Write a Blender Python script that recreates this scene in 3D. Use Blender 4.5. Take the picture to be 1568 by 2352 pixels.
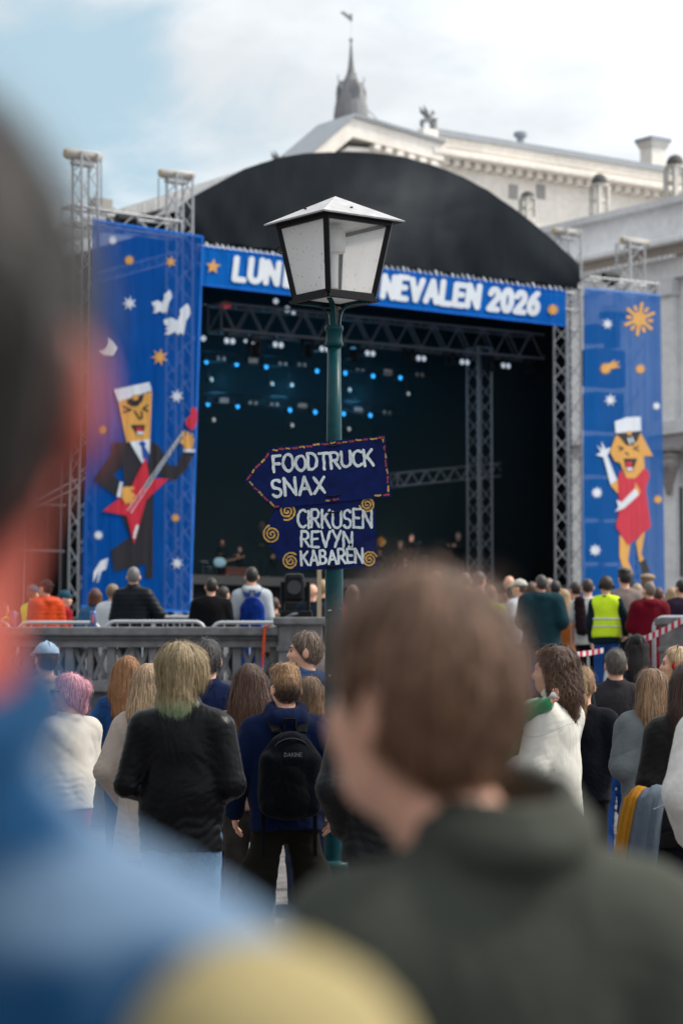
import bpy, bmesh, math, random
import numpy as np
from mathutils import Vector, Matrix, Quaternion
from mathutils.geometry import tessellate_polygon

for o in list(bpy.data.objects):
    bpy.data.objects.remove(o)
SC = bpy.context.scene
COL = SC.collection
R = math.radians

# ------------------------------------------------------------------ camera
W0, H0, FPX = 1568.0, 2352.0, 85.0 / 24.0 * 1568.0
KD = FPX / 2400.0                # depths below are written for a 2400 px lens
TILT = math.atan(384.0 / FPX)
CAMZ = 1.55
cam_d = bpy.data.cameras.new('camera')
cam_d.sensor_fit = 'HORIZONTAL'
cam_d.sensor_width = 24.0
cam_d.lens = FPX / W0 * 24.0
cam_d.clip_start = 0.05
cam_d.clip_end = 1200.0
cam_d.dof.use_dof = True
cam_d.dof.focus_distance = 5.72 * KD
cam_d.dof.aperture_fstop = 3.2
cam_d.dof.aperture_blades = 0
cam = bpy.data.objects.new('camera', cam_d)
cam.location = (0, 0, CAMZ)
cam.rotation_euler = (R(90) + TILT, 0, 0)
COL.objects.link(cam)
SC.camera = cam

# ------------------------------------------------------------------ sky and sun
SUN_EL, SUN_AZ = R(48), R(78)          # azimuth measured from +Y towards +X
wd = bpy.data.worlds.new('World')
SC.world = wd
wd.use_nodes = True
nt = wd.node_tree
nt.nodes.clear()
N = nt.nodes.new
L = nt.links.new
out = N('ShaderNodeOutputWorld')
bg = N('ShaderNodeBackground')
bg.inputs[1].default_value = 0.1
sky = N('ShaderNodeTexSky')
sky.sky_type = 'NISHITA'
sky.sun_disc = False
sky.sun_elevation = SUN_EL
sky.sun_rotation = SUN_AZ
tc = N('ShaderNodeTexCoord')
sep = N('ShaderNodeSeparateXYZ')
L(tc.outputs['Generated'], sep.inputs[0])
zz = N('ShaderNodeMath'); zz.operation = 'MAXIMUM'; zz.inputs[1].default_value = 0.0
L(sep.outputs[2], zz.inputs[0])
za = N('ShaderNodeMath'); za.operation = 'ADD'; za.inputs[1].default_value = 0.30
L(zz.outputs[0], za.inputs[0])
dx = N('ShaderNodeMath'); dx.operation = 'DIVIDE'
dy = N('ShaderNodeMath'); dy.operation = 'DIVIDE'
L(sep.outputs[0], dx.inputs[0]); L(za.outputs[0], dx.inputs[1])
L(sep.outputs[1], dy.inputs[0]); L(za.outputs[0], dy.inputs[1])
cmb = N('ShaderNodeCombineXYZ')
L(dx.outputs[0], cmb.inputs[0]); L(dy.outputs[0], cmb.inputs[1])
cmb.inputs[2].default_value = 3.7
n1 = N('ShaderNodeTexNoise')
n1.inputs['Scale'].default_value = 4.6
n1.inputs['Detail'].default_value = 7
n1.inputs['Roughness'].default_value = 0.58
n1.inputs['Distortion'].default_value = 0.4
L(cmb.outputs[0], n1.inputs['Vector'])
# a gap in the clouds up to the left of the stage
gap = N('ShaderNodeVectorMath'); gap.operation = 'DISTANCE'
L(tc.outputs['Generated'], gap.inputs[0])
_b = (1176.0 - 225) / FPX; _g = Vector(((125 - 784.0) / FPX, math.cos(TILT) - _b * math.sin(TILT), math.sin(TILT) + _b * math.cos(TILT))).normalized()
gap.inputs[1].default_value = _g
gmr = N('ShaderNodeMapRange')
gmr.inputs['From Min'].default_value = 0.0
gmr.inputs['From Max'].default_value = 0.108
gmr.inputs['To Min'].default_value = 0.42
gmr.inputs['To Max'].default_value = 0.0
gmr.interpolation_type = 'SMOOTHSTEP'
L(gap.outputs['Value'], gmr.inputs['Value'])
sb = N('ShaderNodeMath'); sb.operation = 'SUBTRACT'
L(n1.outputs[0], sb.inputs[0]); L(gmr.outputs[0], sb.inputs[1])
msk = N('ShaderNodeMapRange')
msk.inputs['From Min'].default_value = 0.16
msk.inputs['From Max'].default_value = 0.47
msk.interpolation_type = 'SMOOTHSTEP'
L(sb.outputs[0], msk.inputs['Value'])
n2 = N('ShaderNodeTexNoise')
n2.inputs['Scale'].default_value = 3.4
n2.inputs['Detail'].default_value = 6
n2.inputs['Roughness'].default_value = 0.5
mp2 = N('ShaderNodeMapping'); mp2.inputs['Location'].default_value = (4.3, 1.9, 0.4)
L(cmb.outputs[0], mp2.inputs[0]); L(mp2.outputs[0], n2.inputs['Vector'])
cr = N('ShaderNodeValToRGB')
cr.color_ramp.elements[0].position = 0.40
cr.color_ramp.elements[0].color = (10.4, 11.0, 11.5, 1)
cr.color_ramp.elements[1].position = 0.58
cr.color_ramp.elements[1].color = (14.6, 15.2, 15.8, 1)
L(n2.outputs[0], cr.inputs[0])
skb = N('ShaderNodeMix'); skb.data_type = 'RGBA'; skb.blend_type = 'MULTIPLY'
skb.inputs[0].default_value = 1.0
L(sky.outputs[0], skb.inputs[6]); skb.inputs[7].default_value = (1.0, 1.0, 1.0, 1)
hz = N('ShaderNodeMix'); hz.data_type = 'RGBA'
hz.inputs[0].default_value = 0.7
L(skb.outputs[2], hz.inputs[6]); hz.inputs[7].default_value = (6.0, 8.2, 9.3, 1)
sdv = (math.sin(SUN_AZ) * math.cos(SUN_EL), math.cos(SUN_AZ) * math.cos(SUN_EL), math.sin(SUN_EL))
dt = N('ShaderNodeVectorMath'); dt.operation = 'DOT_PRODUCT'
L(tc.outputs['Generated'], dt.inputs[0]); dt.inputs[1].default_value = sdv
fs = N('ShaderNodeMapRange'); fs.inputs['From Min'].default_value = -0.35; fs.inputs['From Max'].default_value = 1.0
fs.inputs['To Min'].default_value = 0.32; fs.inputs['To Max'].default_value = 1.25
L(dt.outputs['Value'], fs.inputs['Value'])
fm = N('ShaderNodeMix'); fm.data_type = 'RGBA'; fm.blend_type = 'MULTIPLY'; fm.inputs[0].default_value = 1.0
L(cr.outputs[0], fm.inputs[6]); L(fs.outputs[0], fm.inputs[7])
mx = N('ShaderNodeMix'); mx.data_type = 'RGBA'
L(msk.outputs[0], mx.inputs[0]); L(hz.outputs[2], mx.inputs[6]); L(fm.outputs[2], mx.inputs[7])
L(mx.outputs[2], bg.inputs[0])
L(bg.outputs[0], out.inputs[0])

sun_d = bpy.data.lights.new('sun', 'SUN')
sun_d.energy = 3.9
sun_d.angle = R(9)
sun_d.color = (1.0, 0.90, 0.78)
sun = bpy.data.objects.new('sun', sun_d)
sdir = Vector((math.sin(SUN_AZ) * math.cos(SUN_EL), math.cos(SUN_AZ) * math.cos(SUN_EL), math.sin(SUN_EL)))
sun.rotation_euler = sdir.to_track_quat('Z', 'Y').to_euler()
sun.location = (10, 20, 40)
COL.objects.link(sun)

SC.view_settings.view_transform = 'Standard'
SC.view_settings.look = 'None'
SC.view_settings.exposure = 0.0
SC.view_settings.gamma = 1.0
SC.render.engine = 'CYCLES'
SC.cycles.max_bounces = 6
SC.cycles.diffuse_bounces = 2
SC.cycles.glossy_bounces = 3
SC.cycles.transmission_bounces = 4
SC.cycles.transparent_max_bounces = 10
SC.cycles.use_denoising = True
SC.cycles.sample_clamp_indirect = 6.0

# ------------------------------------------------------------------ pixel -> place helpers
cT, sT = math.cos(TILT), math.sin(TILT)
def ray(px, py):
    a = (px - 784.0) / FPX; b = (1176.0 - py) / FPX
    return Vector((a, cT - b * sT, sT + b * cT))
CAM = Vector((0, 0, CAMZ))
def P(px, py, Y):
    d = ray(px, py)
    return CAM + d * (Y / d.y)
def plane_map(origin, normal):
    n = Vector(normal).normalized(); o = Vector(origin)
    def f(px, py, lift=0.0):
        d = ray(px, py)
        t = (o - CAM).dot(n) / d.dot(n)
        return CAM + d * t - n * lift
    return f
SANG = R(35.4)
U = Vector((math.cos(SANG), math.sin(SANG), 0))
V = Vector((-math.sin(SANG), math.cos(SANG), 0))
S0 = P(465, 1560, 28.0 * KD)
def stage_plane(off):
    return plane_map(S0 + V * off, V)
def SZ(p):                         # stage coordinates of a world point: along, away, up
    q = p - Vector((S0.x, S0.y, 0))
    return q.dot(U), q.dot(V), p.z
def SW(s, v, z):
    p = Vector((S0.x, S0.y, 0)) + U * s + V * v
    return Vector((p.x, p.y, z))

# ------------------------------------------------------------------ materials
MATS = {}
def srgb(h):
    h = h.lstrip('#')
    c = [int(h[i:i + 2], 16) / 255 for i in (0, 2, 4)]
    return tuple((x / 12.92 if x <= 0.04045 else ((x + 0.055) / 1.055) ** 2.4) for x in c)
def mat(kind, col, **k):
    """procedural material; col is linear rgb or a hex string"""
    if isinstance(col, str): col = srgb(col)
    key = (kind, tuple(round(c, 4) for c in col), tuple(sorted(k.items())))
    if key in MATS: return MATS[key]
    m = bpy.data.materials.new(kind); MATS[key] = m
    m.use_nodes = True
    t = m.node_tree; n = t.nodes; l = t.links
    b = n['Principled BSDF']
    co = n.new('ShaderNodeTexCoord')
    P_ = dict(paint=(0.45, 14, .10, .02), metal=(0.35, 30, .08, .01), cloth=(0.85, 160, .07, .12), denim=(0.8, 220, .30, .15),
              leather=(0.36, 45, .12, .22), knit=(0.9, 260, .12, .3), puffer=(0.5, 60, .1, .15), fuzzy=(0.95, 300, .07, .5),
              hair=(0.45, 40, .4, .5), skin=(0.5, 60, .12, .05), stone=(0.85, 9, .28, .25), render=(0.8, 3.5, .10, .04),
              gravel=(0.9, 60, .5, .8), banner=(0.7, 2.2, .07, .04), plastic=(0.4, 30, .06, .02), wood=(0.7, 20, .2, .1),
              roof=(0.6, 1.2, .14, .06), glass=(0.1, 20, .05, 0), shoe=(0.6, 60, .1, .1))[kind]
    rough, scale, var, bump = P_
    rough = k.get('rough', rough); scale = k.get('scale', scale); var = k.get('var', var); bump = k.get('bump', bump)
    noise = n.new('ShaderNodeTexNoise')
    noise.inputs['Scale'].default_value = scale
    noise.inputs['Detail'].default_value = 6
    mp = n.new('ShaderNodeMapping')
    l.new(co.outputs['Object'], mp.inputs[0]); l.new(mp.outputs[0], noise.inputs['Vector'])
    if kind == 'hair': mp.inputs['Scale'].default_value = (6.0, 6.0, 0.5)
    if kind == 'wood': mp.inputs['Scale'].default_value = (4, 4, .4)
    big = n.new('ShaderNodeTexNoise')
    big.inputs['Scale'].default_value = max(0.4, scale * 0.06); big.inputs['Detail'].default_value = 4
    l.new(co.outputs['Object'], big.inputs['Vector'])
    ad = n.new('ShaderNodeMath'); ad.operation = 'ADD'
    l.new(noise.outputs[0], ad.inputs[0]); l.new(big.outputs[0], ad.inputs[1])
    mr = n.new('ShaderNodeMapRange')
    mr.inputs['From Min'].default_value = 0.65; mr.inputs['From Max'].default_value = 1.35
    mr.inputs['To Min'].default_value = 1 - var * 1.5; mr.inputs['To Max'].default_value = 1 + var * 1.5
    l.new(ad.outputs[0], mr.inputs['Value'])
    mul = n.new('ShaderNodeMix'); mul.data_type = 'RGBA'; mul.blend_type = 'MULTIPLY'; mul.inputs[0].default_value = 1
    mul.inputs[6].default_value = (*col, 1)
    l.new(mr.outputs[0], mul.inputs[7])
    last = mul.outputs[2]
    if kind == 'hair':
        at = n.new('ShaderNodeAttribute'); at.attribute_name = 'tint'
        m2 = n.new('ShaderNodeMapRange'); m2.inputs['To Min'].default_value = .55; m2.inputs['To Max'].default_value = 1.6
        l.new(at.outputs['Fac'], m2.inputs['Value'])
        mu2 = n.new('ShaderNodeMix'); mu2.data_type = 'RGBA'; mu2.blend_type = 'MULTIPLY'; mu2.inputs[0].default_value = 1
        l.new(last, mu2.inputs[6]); l.new(m2.outputs[0], mu2.inputs[7]); last = mu2.outputs[2]
        if 'tips' in k:      # dyed hair ends: colour by height along the hair
            sp = n.new('ShaderNodeSeparateXYZ'); l.new(co.outputs['Object'], sp.inputs[0])
            nn = n.new('ShaderNodeMath'); nn.operation = 'MULTIPLY_ADD'; nn.inputs[1].default_value = .05
            l.new(noise.outputs[0], nn.inputs[0]); l.new(sp.outputs[2], nn.inputs[2])
            m3 = n.new('ShaderNodeMapRange')
            m3.inputs['From Min'].default_value = k['tips_z'] + .06; m3.inputs['From Max'].default_value = k['tips_z'] - .02
            l.new(nn.outputs[0], m3.inputs['Value'])
            mu3 = n.new('ShaderNodeMix'); mu3.data_type = 'RGBA'
            l.new(m3.outputs[0], mu3.inputs[0]); l.new(last, mu3.inputs[6]); mu3.inputs[7].default_value = (*srgb(k['tips']), 1)
            last = mu3.outputs[2]
        b.inputs['Specular IOR Level'].default_value = .45
    if kind == 'skin':
        b.inputs['Subsurface Weight'].default_value = k.get('sss', .12)
        b.inputs['Subsurface Radius'].default_value = (.02, .006, .003)
        b.inputs['Subsurface Scale'].default_value = k.get('sscale', .4)
    if kind in ('cloth', 'knit', 'denim', 'fuzzy'):
        b.inputs['Sheen Weight'].default_value = k.get('sheen', .03 if kind != 'fuzzy' else .8)
        b.inputs['Specular IOR Level'].default_value = .08
        b.inputs['Sheen Roughness'].default_value = .5
    if 'plaid' in k:
        w = None
        for ax, sc in ((0, 55), (2, 55)):
            wv = n.new('ShaderNodeTexWave'); wv.bands_direction = 'XYZ'[ax]; wv.inputs['Scale'].default_value = sc / 6.28
            l.new(co.outputs['Object'], wv.inputs['Vector'])
            if w is None: w = wv.outputs[1]
            else:
                mm = n.new('ShaderNodeMath'); mm.operation = 'MULTIPLY'; l.new(w, mm.inputs[0]); l.new(wv.outputs[1], mm.inputs[1]); w = mm.outputs[0]
        mq = n.new('ShaderNodeMix'); mq.data_type = 'RGBA'; l.new(w, mq.inputs[0]); l.new(last, mq.inputs[6]); mq.inputs[7].default_value = (*srgb(k['plaid']), 1)
        last = mq.outputs[2]
    if 'spots' in k:         # pale blotches printed on the cloth
        vo = n.new('ShaderNodeTexNoise'); vo.inputs['Scale'].default_value = k.get('spot_scale', 9); vo.inputs['Detail'].default_value = 1
        l.new(co.outputs['Object'], vo.inputs['Vector'])
        m4 = n.new('ShaderNodeMapRange'); m4.inputs['From Min'].default_value = k.get('spot_lo', .46); m4.inputs['From Max'].default_value = k.get('spot_lo', .46) + .12
        l.new(vo.outputs[0], m4.inputs['Value'])
        mq = n.new('ShaderNodeMix'); mq.data_type = 'RGBA'; l.new(m4.outputs[0], mq.inputs[0]); l.new(last, mq.inputs[6]); mq.inputs[7].default_value = (*srgb(k['spots']), 1)
        last = mq.outputs[2]
    if 'seam' in k:          # stitched seams: a yoke across the shoulders and one down the middle of the back
        sp = n.new('ShaderNodeSeparateXYZ'); l.new(co.outputs['Object'], sp.inputs[0])
        def mth(op, a, b_=None):
            q = n.new('ShaderNodeMath'); q.operation = op
            for i_, v_ in enumerate((a, b_)):
                if v_ is None: continue
                if isinstance(v_, (int, float)): q.inputs[i_].default_value = v_
                else: l.new(v_, q.inputs[i_])
            return q.outputs[0]
        yk = mth('LESS_THAN', mth('ABSOLUTE', mth('SUBTRACT', sp.outputs[2], mth('SUBTRACT', k['seam'], mth('MULTIPLY', mth('MULTIPLY', sp.outputs[0], sp.outputs[0]), .9))))  , .0028)
        md_ = mth('MULTIPLY', mth('LESS_THAN', mth('ABSOLUTE', sp.outputs[0]), .0024), mth('LESS_THAN', sp.outputs[2], k['seam']))
        sm = mth('MAXIMUM', yk, md_)
        mq = n.new('ShaderNodeMix'); mq.data_type = 'RGBA'; l.new(mth('MULTIPLY', sm, k.get('seamd', .5)), mq.inputs[0]); l.new(last, mq.inputs[6]); mq.inputs[7].default_value = (*[c * .25 for c in col], 1)
        last = mq.outputs[2]
    if kind == 'gravel':
        vo = n.new('ShaderNodeTexVoronoi'); vo.inputs['Scale'].default_value = 90
        l.new(co.outputs['Object'], vo.inputs['Vector'])
        mq = n.new('ShaderNodeMix'); mq.data_type = 'RGBA'; mq.blend_type = 'MULTIPLY'; mq.inputs[0].default_value = .6
        l.new(last, mq.inputs[6]); l.new(vo.outputs['Color'], mq.inputs[7]); last = mq.outputs[2]
    l.new(last, b.inputs['Base Color'])
    b.inputs['Roughness'].default_value = rough
    b.inputs['Metallic'].default_value = k.get('metallic', 0.0)
    if kind in ('leather', 'puffer', 'plastic', 'shoe'): b.inputs['Specular IOR Level'].default_value = .14
    if 'spec' in k: b.inputs['Specular IOR Level'].default_value = k['spec']
    if bump:
        bp = n.new('ShaderNodeBump'); bp.inputs['Strength'].default_value = bump
        bp.inputs['Distance'].default_value = k.get('bdist', 0.01 if scale > 12 else .05)
        l.new(noise.outputs[0], bp.inputs['Height']); l.new(bp.outputs[0], b.inputs['Normal'])
    if kind in ('cloth', 'leather', 'denim', 'knit', 'puffer', 'banner', 'roof') and k.get('crease', 1):
        mp3 = n.new('ShaderNodeMapping'); l.new(co.outputs['Object'], mp3.inputs[0])
        nz = n.new('ShaderNodeTexNoise'); nz.inputs['Detail'].default_value = 3
        if kind in ('banner', 'roof'):
            mp3.inputs['Scale'].default_value = (1.3, 1.3, .16); nz.inputs['Scale'].default_value = 1.6; nz.inputs['Distortion'].default_value = .4; st_, di_ = (.5, .14) if kind == 'banner' else (.14, .10)
        else:
            mp3.inputs['Scale'].default_value = (1.0, 1.0, .62); nz.inputs['Scale'].default_value = 5.0; nz.inputs['Distortion'].default_value = .9; st_, di_ = (.26 if kind != 'leather' else .3), .04
        l.new(mp3.outputs[0], nz.inputs['Vector'])
        rd = n.new('ShaderNodeMath'); rd.operation = 'PINGPONG'; rd.inputs[1].default_value = .5
        sc_ = n.new('ShaderNodeMath'); sc_.operation = 'MULTIPLY'; sc_.inputs[1].default_value = 2.0
        l.new(nz.outputs[0], sc_.inputs[0]); l.new(sc_.outputs[0], rd.inputs[0])
        b2 = n.new('ShaderNodeBump'); b2.inputs['Strength'].default_value = st_; b2.inputs['Distance'].default_value = di_
        l.new(rd.outputs[0], b2.inputs['Height'])
        if b.inputs['Normal'].is_linked: l.new(b.inputs['Normal'].links[0].from_socket, b2.inputs['Normal'])
        l.new(b2.outputs[0], b.inputs['Normal'])
    if 'emit' in k:
        b.inputs['Emission Color'].default_value = (*srgb(k['emit']), 1) if isinstance(k['emit'], str) else (*k['emit'], 1)
        b.inputs['Emission Strength'].default_value = k.get('power', 1.0)
    if 'trans' in k:          # woven mesh cloth that lets light through its holes
        o_ = n['Material Output']
        tr = n.new('ShaderNodeBsdfTransparent'); tl = n.new('ShaderNodeBsdfTranslucent')
        l.new(last, tl.inputs[0])
        ms = n.new('ShaderNodeMixShader'); ms.inputs[0].default_value = k.get('transl', .25)
        l.new(b.outputs[0], ms.inputs[1]); l.new(tl.outputs[0], ms.inputs[2])
        m5 = n.new('ShaderNodeMixShader'); m5.inputs[0].default_value = k['trans']
        l.new(ms.outputs[0], m5.inputs[1]); l.new(tr.outputs[0], m5.inputs[2])
        l.new(m5.outputs[0], o_.inputs[0])
    return m

# ------------------------------------------------------------------ object helpers
def setmat(o, m):
    if m is None: return
    if len(o.data.materials) == 0: o.data.materials.append(None)
    o.material_slots[0].link = 'OBJECT'
    o.material_slots[0].material = m
def tag(o, label=None, cat=None, group=None, kind=None):
    if label: o['label'] = label
    if cat: o['category'] = cat
    if group: o['group'] = group
    if kind: o['kind'] = kind
    return o
def link(name, me, m=None, parent=None):
    o = bpy.data.objects.new(name, me); COL.objects.link(o)
    if m is not None: setmat(o, m)
    if parent is not None:
        o.parent = parent
        if parent.get('_world'):
            o.matrix_parent_inverse = Matrix.Translation(-Vector(parent['_world']))
    return o
def thing(name, label, cat, loc, group=None, rz=0.0, world=True, scale=1.0):
    o = bpy.data.objects.new(name, None); COL.objects.link(o)
    o.empty_display_size = .2
    o.location = loc; o.rotation_euler = (0, 0, rz); o.scale = (scale,) * 3
    tag(o, label, cat, group)
    if world: o['_world'] = tuple(loc)       # children are given in world coordinates
    return o
def pymesh(name, v, f, smooth=False):
    me = bpy.data.meshes.new(name)
    me.from_pydata([tuple(x) for x in v], [], f)
    if smooth: me.polygons.foreach_set('use_smooth', [True] * len(me.polygons))
    me.update(); return me
def npmesh(name, v, q, smooth=True):
    me = bpy.data.meshes.new(name)
    v = np.asarray(v, np.float32); q = np.asarray(q, np.int32)
    me.vertices.add(len(v)); me.vertices.foreach_set('co', v.ravel())
    k = q.shape[1]
    me.loops.add(q.size); me.loops.foreach_set('vertex_index', q.ravel())
    me.polygons.add(len(q))
    me.polygons.foreach_set('loop_start', np.arange(0, q.size, k, dtype=np.int32))
    me.polygons.foreach_set('loop_total', np.full(len(q), k, np.int32))
    me.polygons.foreach_set('use_smooth', np.full(len(q), smooth))
    me.update(calc_edges=True); return me
class MB:
    """collects shapes for one mesh"""
    def __init__(s): s.v = []; s.f = []
    def add(s, v, f):
        n = len(s.v); s.v += [Vector(x) for x in v]; s.f += [[i + n for i in q] for q in f]; return s
    def box(s, c, d, ax=None, ay=None, az=None):
        c = Vector(c); ax = Vector(ax or (1, 0, 0)); ay = Vector(ay or (0, 1, 0)); az = Vector(az or (0, 0, 1))
        v = [c + ax * (i * d[0] / 2) + ay * (j * d[1] / 2) + az * (k * d[2] / 2) for i in (-1, 1) for j in (-1, 1) for k in (-1, 1)]
        return s.add(v, [[0, 1, 3, 2], [4, 6, 7, 5], [0, 4, 5, 1], [2, 3, 7, 6], [0, 2, 6, 4], [1, 5, 7, 3]])
    def tube(s, pts, r, n=8, closed=False, caps=True):
        pts = [Vector(p) for p in pts]; m = len(pts)
        rs = r if isinstance(r, (list, tuple)) else [r] * m
        rings = []; up = None
        for i, p in enumerate(pts):
            if closed: t = pts[(i + 1) % m] - pts[i - 1]
            else: t = pts[min(i + 1, m - 1)] - pts[max(i - 1, 0)]
            t.normalize()
            if up is None:
                up = Vector((0, 0, 1)) if abs(t.z) < .9 else Vector((0, 1, 0))
            a = t.cross(up).normalized(); bb = a.cross(t).normalized(); up = bb
            rings.append([p + (a * math.cos(2 * math.pi * j / n) + bb * math.sin(2 * math.pi * j / n)) * rs[i] for j in range(n)])
        v = [q for g in rings for q in g]; f = []
        for i in range(m if closed else m - 1):
            for j in range(n):
                a0 = i * n + j; a1 = i * n + (j + 1) % n; b0 = ((i + 1) % m) * n + j; b1 = ((i + 1) % m) * n + (j + 1) % n
                f.append([a0, b0, b1, a1])
        if caps and not closed: f.append(list(range(n))); f.append(list(range((m - 1) * n, m * n))[::-1])
        return s.add(v, f)
    def lathe(s, c, prof, n=16, rot=0.0):
        c = Vector(c); v = []; f = []; m = len(prof)
        for r_, z in prof:
            for j in range(n):
                a = 2 * math.pi * j / n + rot; v.append(c + Vector((r_ * math.cos(a), r_ * math.sin(a), z)))
        for i in range(m - 1):
            for j in range(n):
                f.append([i * n + j, i * n + (j + 1) % n, (i + 1) * n + (j + 1) % n, (i + 1) * n + j])
        f.append(list(range(n))[::-1]); f.append(list(range((m - 1) * n, m * n)))
        return s.add(v, f)
    def slab(s, pts, thick):
        """polygon pts (world) with a thickness vector"""
        n = len(pts); pts = [Vector(p) for p in pts]; th = Vector(thick)
        tri = tessellate_polygon([pts])
        v = pts + [p + th for p in pts]
        f = [list(t) for t in tri] + [[i + n for i in t][::-1] for t in tri]
        f += [[i, (i + 1) % n, (i + 1) % n + n, i + n] for i in range(n)]
        return s.add(v, f)
    def sheet(s, pts):
        pts = [Vector(p) for p in pts]
        return s.add(pts, [list(t) for t in tessellate_polygon([pts])])
    def build(s, name, m=None, parent=None, smooth=False, bevel=0.0):
        me = pymesh(name, s.v, s.f)
        bm = bmesh.new(); bm.from_mesh(me)
        bmesh.ops.recalc_face_normals(bm, faces=bm.faces)
        bm.to_mesh(me); bm.free()
        if smooth: me.polygons.foreach_set('use_smooth', [True] * len(me.polygons))
        o = link(name, me, m, parent)
        if bevel:
            md = o.modifiers.new('bevel', 'BEVEL'); md.width = bevel; md.segments = 2; md.limit_method = 'ANGLE'
        return o
_cyl = {}
def unit_cyl(n=8):
    if n not in _cyl:
        b = MB().lathe((0, 0, 0), [(1, 0), (1, 1)], n)
        me = pymesh('bar', b.v, b.f); _cyl[n] = me
        me.polygons.foreach_set('use_smooth', [len(p.vertices) == 4 for p in me.polygons])
    return _cyl[n]
def bar(name, a, b, r, m, parent, n=6):
    a = Vector(a); b = Vector(b); d = b - a
    o = link(name, unit_cyl(n), m, parent)
    q = d.to_track_quat('Z', 'Y')
    o.matrix_basis = Matrix.Translation(a) @ q.to_matrix().to_4x4() @ Matrix.Diagonal((r, r, d.length, 1))
    return o
def truss(label, a, b, side, up, w, h, m, r=.025, rb=.013, seg=None, name='truss', group=None, cat='truss', three=False):
    """box truss from a to b: four chords and single diagonal braces on each visible side"""
    a = Vector(a); b = Vector(b); side = Vector(side).normalized(); up = Vector(up).normalized()
    t = thing(name, label, cat, a, group)
    cs = [(-w / 2, -h / 2), (w / 2, -h / 2), (w / 2, h / 2), (-w / 2, h / 2)] if not three else [(-w / 2, -h / 2), (w / 2, -h / 2), (0, h / 2)]
    ln = (b - a).length; seg = seg or max(3, int(ln / max(w, h) / .9))
    pts = [[a + (b - a) * (i / seg) + side * c[0] + up * c[1] for i in range(seg + 1)] for c in cs]
    for p in pts: bar('chord', p[0], p[-1], r, m, t, 8)
    for k in range(len(cs)):
        p, q = pts[k], pts[(k + 1) % len(cs)]
        for i in range(seg):
            if i % 2 == 0: bar('brace', p[i], q[i + 1], rb, m, t)
            else: bar('brace', q[i], p[i + 1], rb, m, t)
        bar('end_bar', p[0], q[0], rb * 1.2, m, t); bar('end_bar', p[-1], q[-1], rb * 1.2, m, t)
    return t
def flat(name, pts, fmap, lift, m, parent, back=0.0):
    """a printed or cut flat shape lying on a surface, a few millimetres proud"""
    w = [fmap(x, y, lift) for x, y in pts]
    return MB().sheet(w).build(name, m, parent)
ORD = ['first', 'second', 'third', 'fourth', 'fifth', 'sixth', 'seventh', 'eighth', 'ninth', 'tenth', 'eleventh', 'twelfth']

# ------------------------------------------------------------------ lettering
def arc(cx, cy, rx, ry, a0, a1, n=9):
    return [(cx + rx * math.cos(R(a0 + (a1 - a0) * i / (n - 1))), cy + ry * math.sin(R(a0 + (a1 - a0) * i / (n - 1)))) for i in range(n)]
GL = {
 'L': (.58, [[(0, 1), (0, 0), (.58, 0)]]), 'U': (.68, [[(0, 1)] + arc(.34, .3, .34, .3, 180, 360) + [(.68, 1)]]),
 'N': (.7, [[(0, 0), (0, 1), (.7, 0), (.7, 1)]]), 'D': (.68, [[(0, 0), (0, 1), (.22, 1)] + arc(.22, .5, .46, .5, 90, -90) + [(0, 0)]]),
 'A': (.74, [[(0, 0), (.37, 1), (.74, 0)], [(.13, .33), (.61, .33)]]), 'K': (.66, [[(0, 0), (0, 1)], [(.62, 1), (0, .42)], [(.2, .6), (.66, 0)]]),
 'R': (.64, [[(0, 0), (0, 1), (.3, 1)] + arc(.3, .74, .28, .26, 90, -90) + [(0, .48)], [(.24, .48), (.64, 0)]]),
 'E': (.56, [[(.56, 1), (0, 1), (0, 0), (.58, 0)], [(0, .52), (.46, .52)]]), 'V': (.72, [[(0, 1), (.36, 0), (.72, 1)]]),
 'F': (.56, [[(.56, 1), (0, 1), (0, 0)], [(0, .5), (.46, .5)]]), 'O': (.76, [arc(.38, .5, .38, .5, 0, 360, 21)]),
 'T': (.66, [[(0, 1), (.66, 1)], [(.33, 1), (.33, 0)]]), 'C': (.66, [arc(.4, .5, .4, .5, 55, 305, 15)]),
 'S': (.58, [arc(.29, .75, .27, .25, 30, 250, 10) + arc(.29, .25, .29, .25, 80, -150, 10)]), 'X': (.66, [[(0, 0), (.66, 1)], [(0, 1), (.66, 0)]]),
 'I': (.02, [[(0, 0), (0, 1)]]), 'Y': (.68, [[(0, 1), (.34, .48)], [(.68, 1), (.2, 0)]]),
 'B': (.6, [[(0, 0), (0, 1), (.28, 1)] + arc(.28, .77, .24, .23, 90, -90, 7) + [(0, .53)], [(.28, .53)] + arc(.3, .265, .28, .265, 90, -90, 7) + [(0, 0)]]),
 '2': (.6, [arc(.3, .72, .28, .28, 170, -30, 9) + [(0, 0), (.6, 0)]]), '0': (.62, [arc(.31, .5, .3, .5, 0, 360, 19)]),
 '6': (.62, [[(.5, 1), (.2, .75), (.02, .4)] + arc(.31, .3, .29, .3, 170, 530, 15)]),
 'É': (.56, [[(.56, 1), (0, 1), (0, 0), (.58, 0)], [(0, .52), (.46, .52)], [(.2, 1.14), (.42, 1.34)]]), ' ': (.35, []),
}
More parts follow.
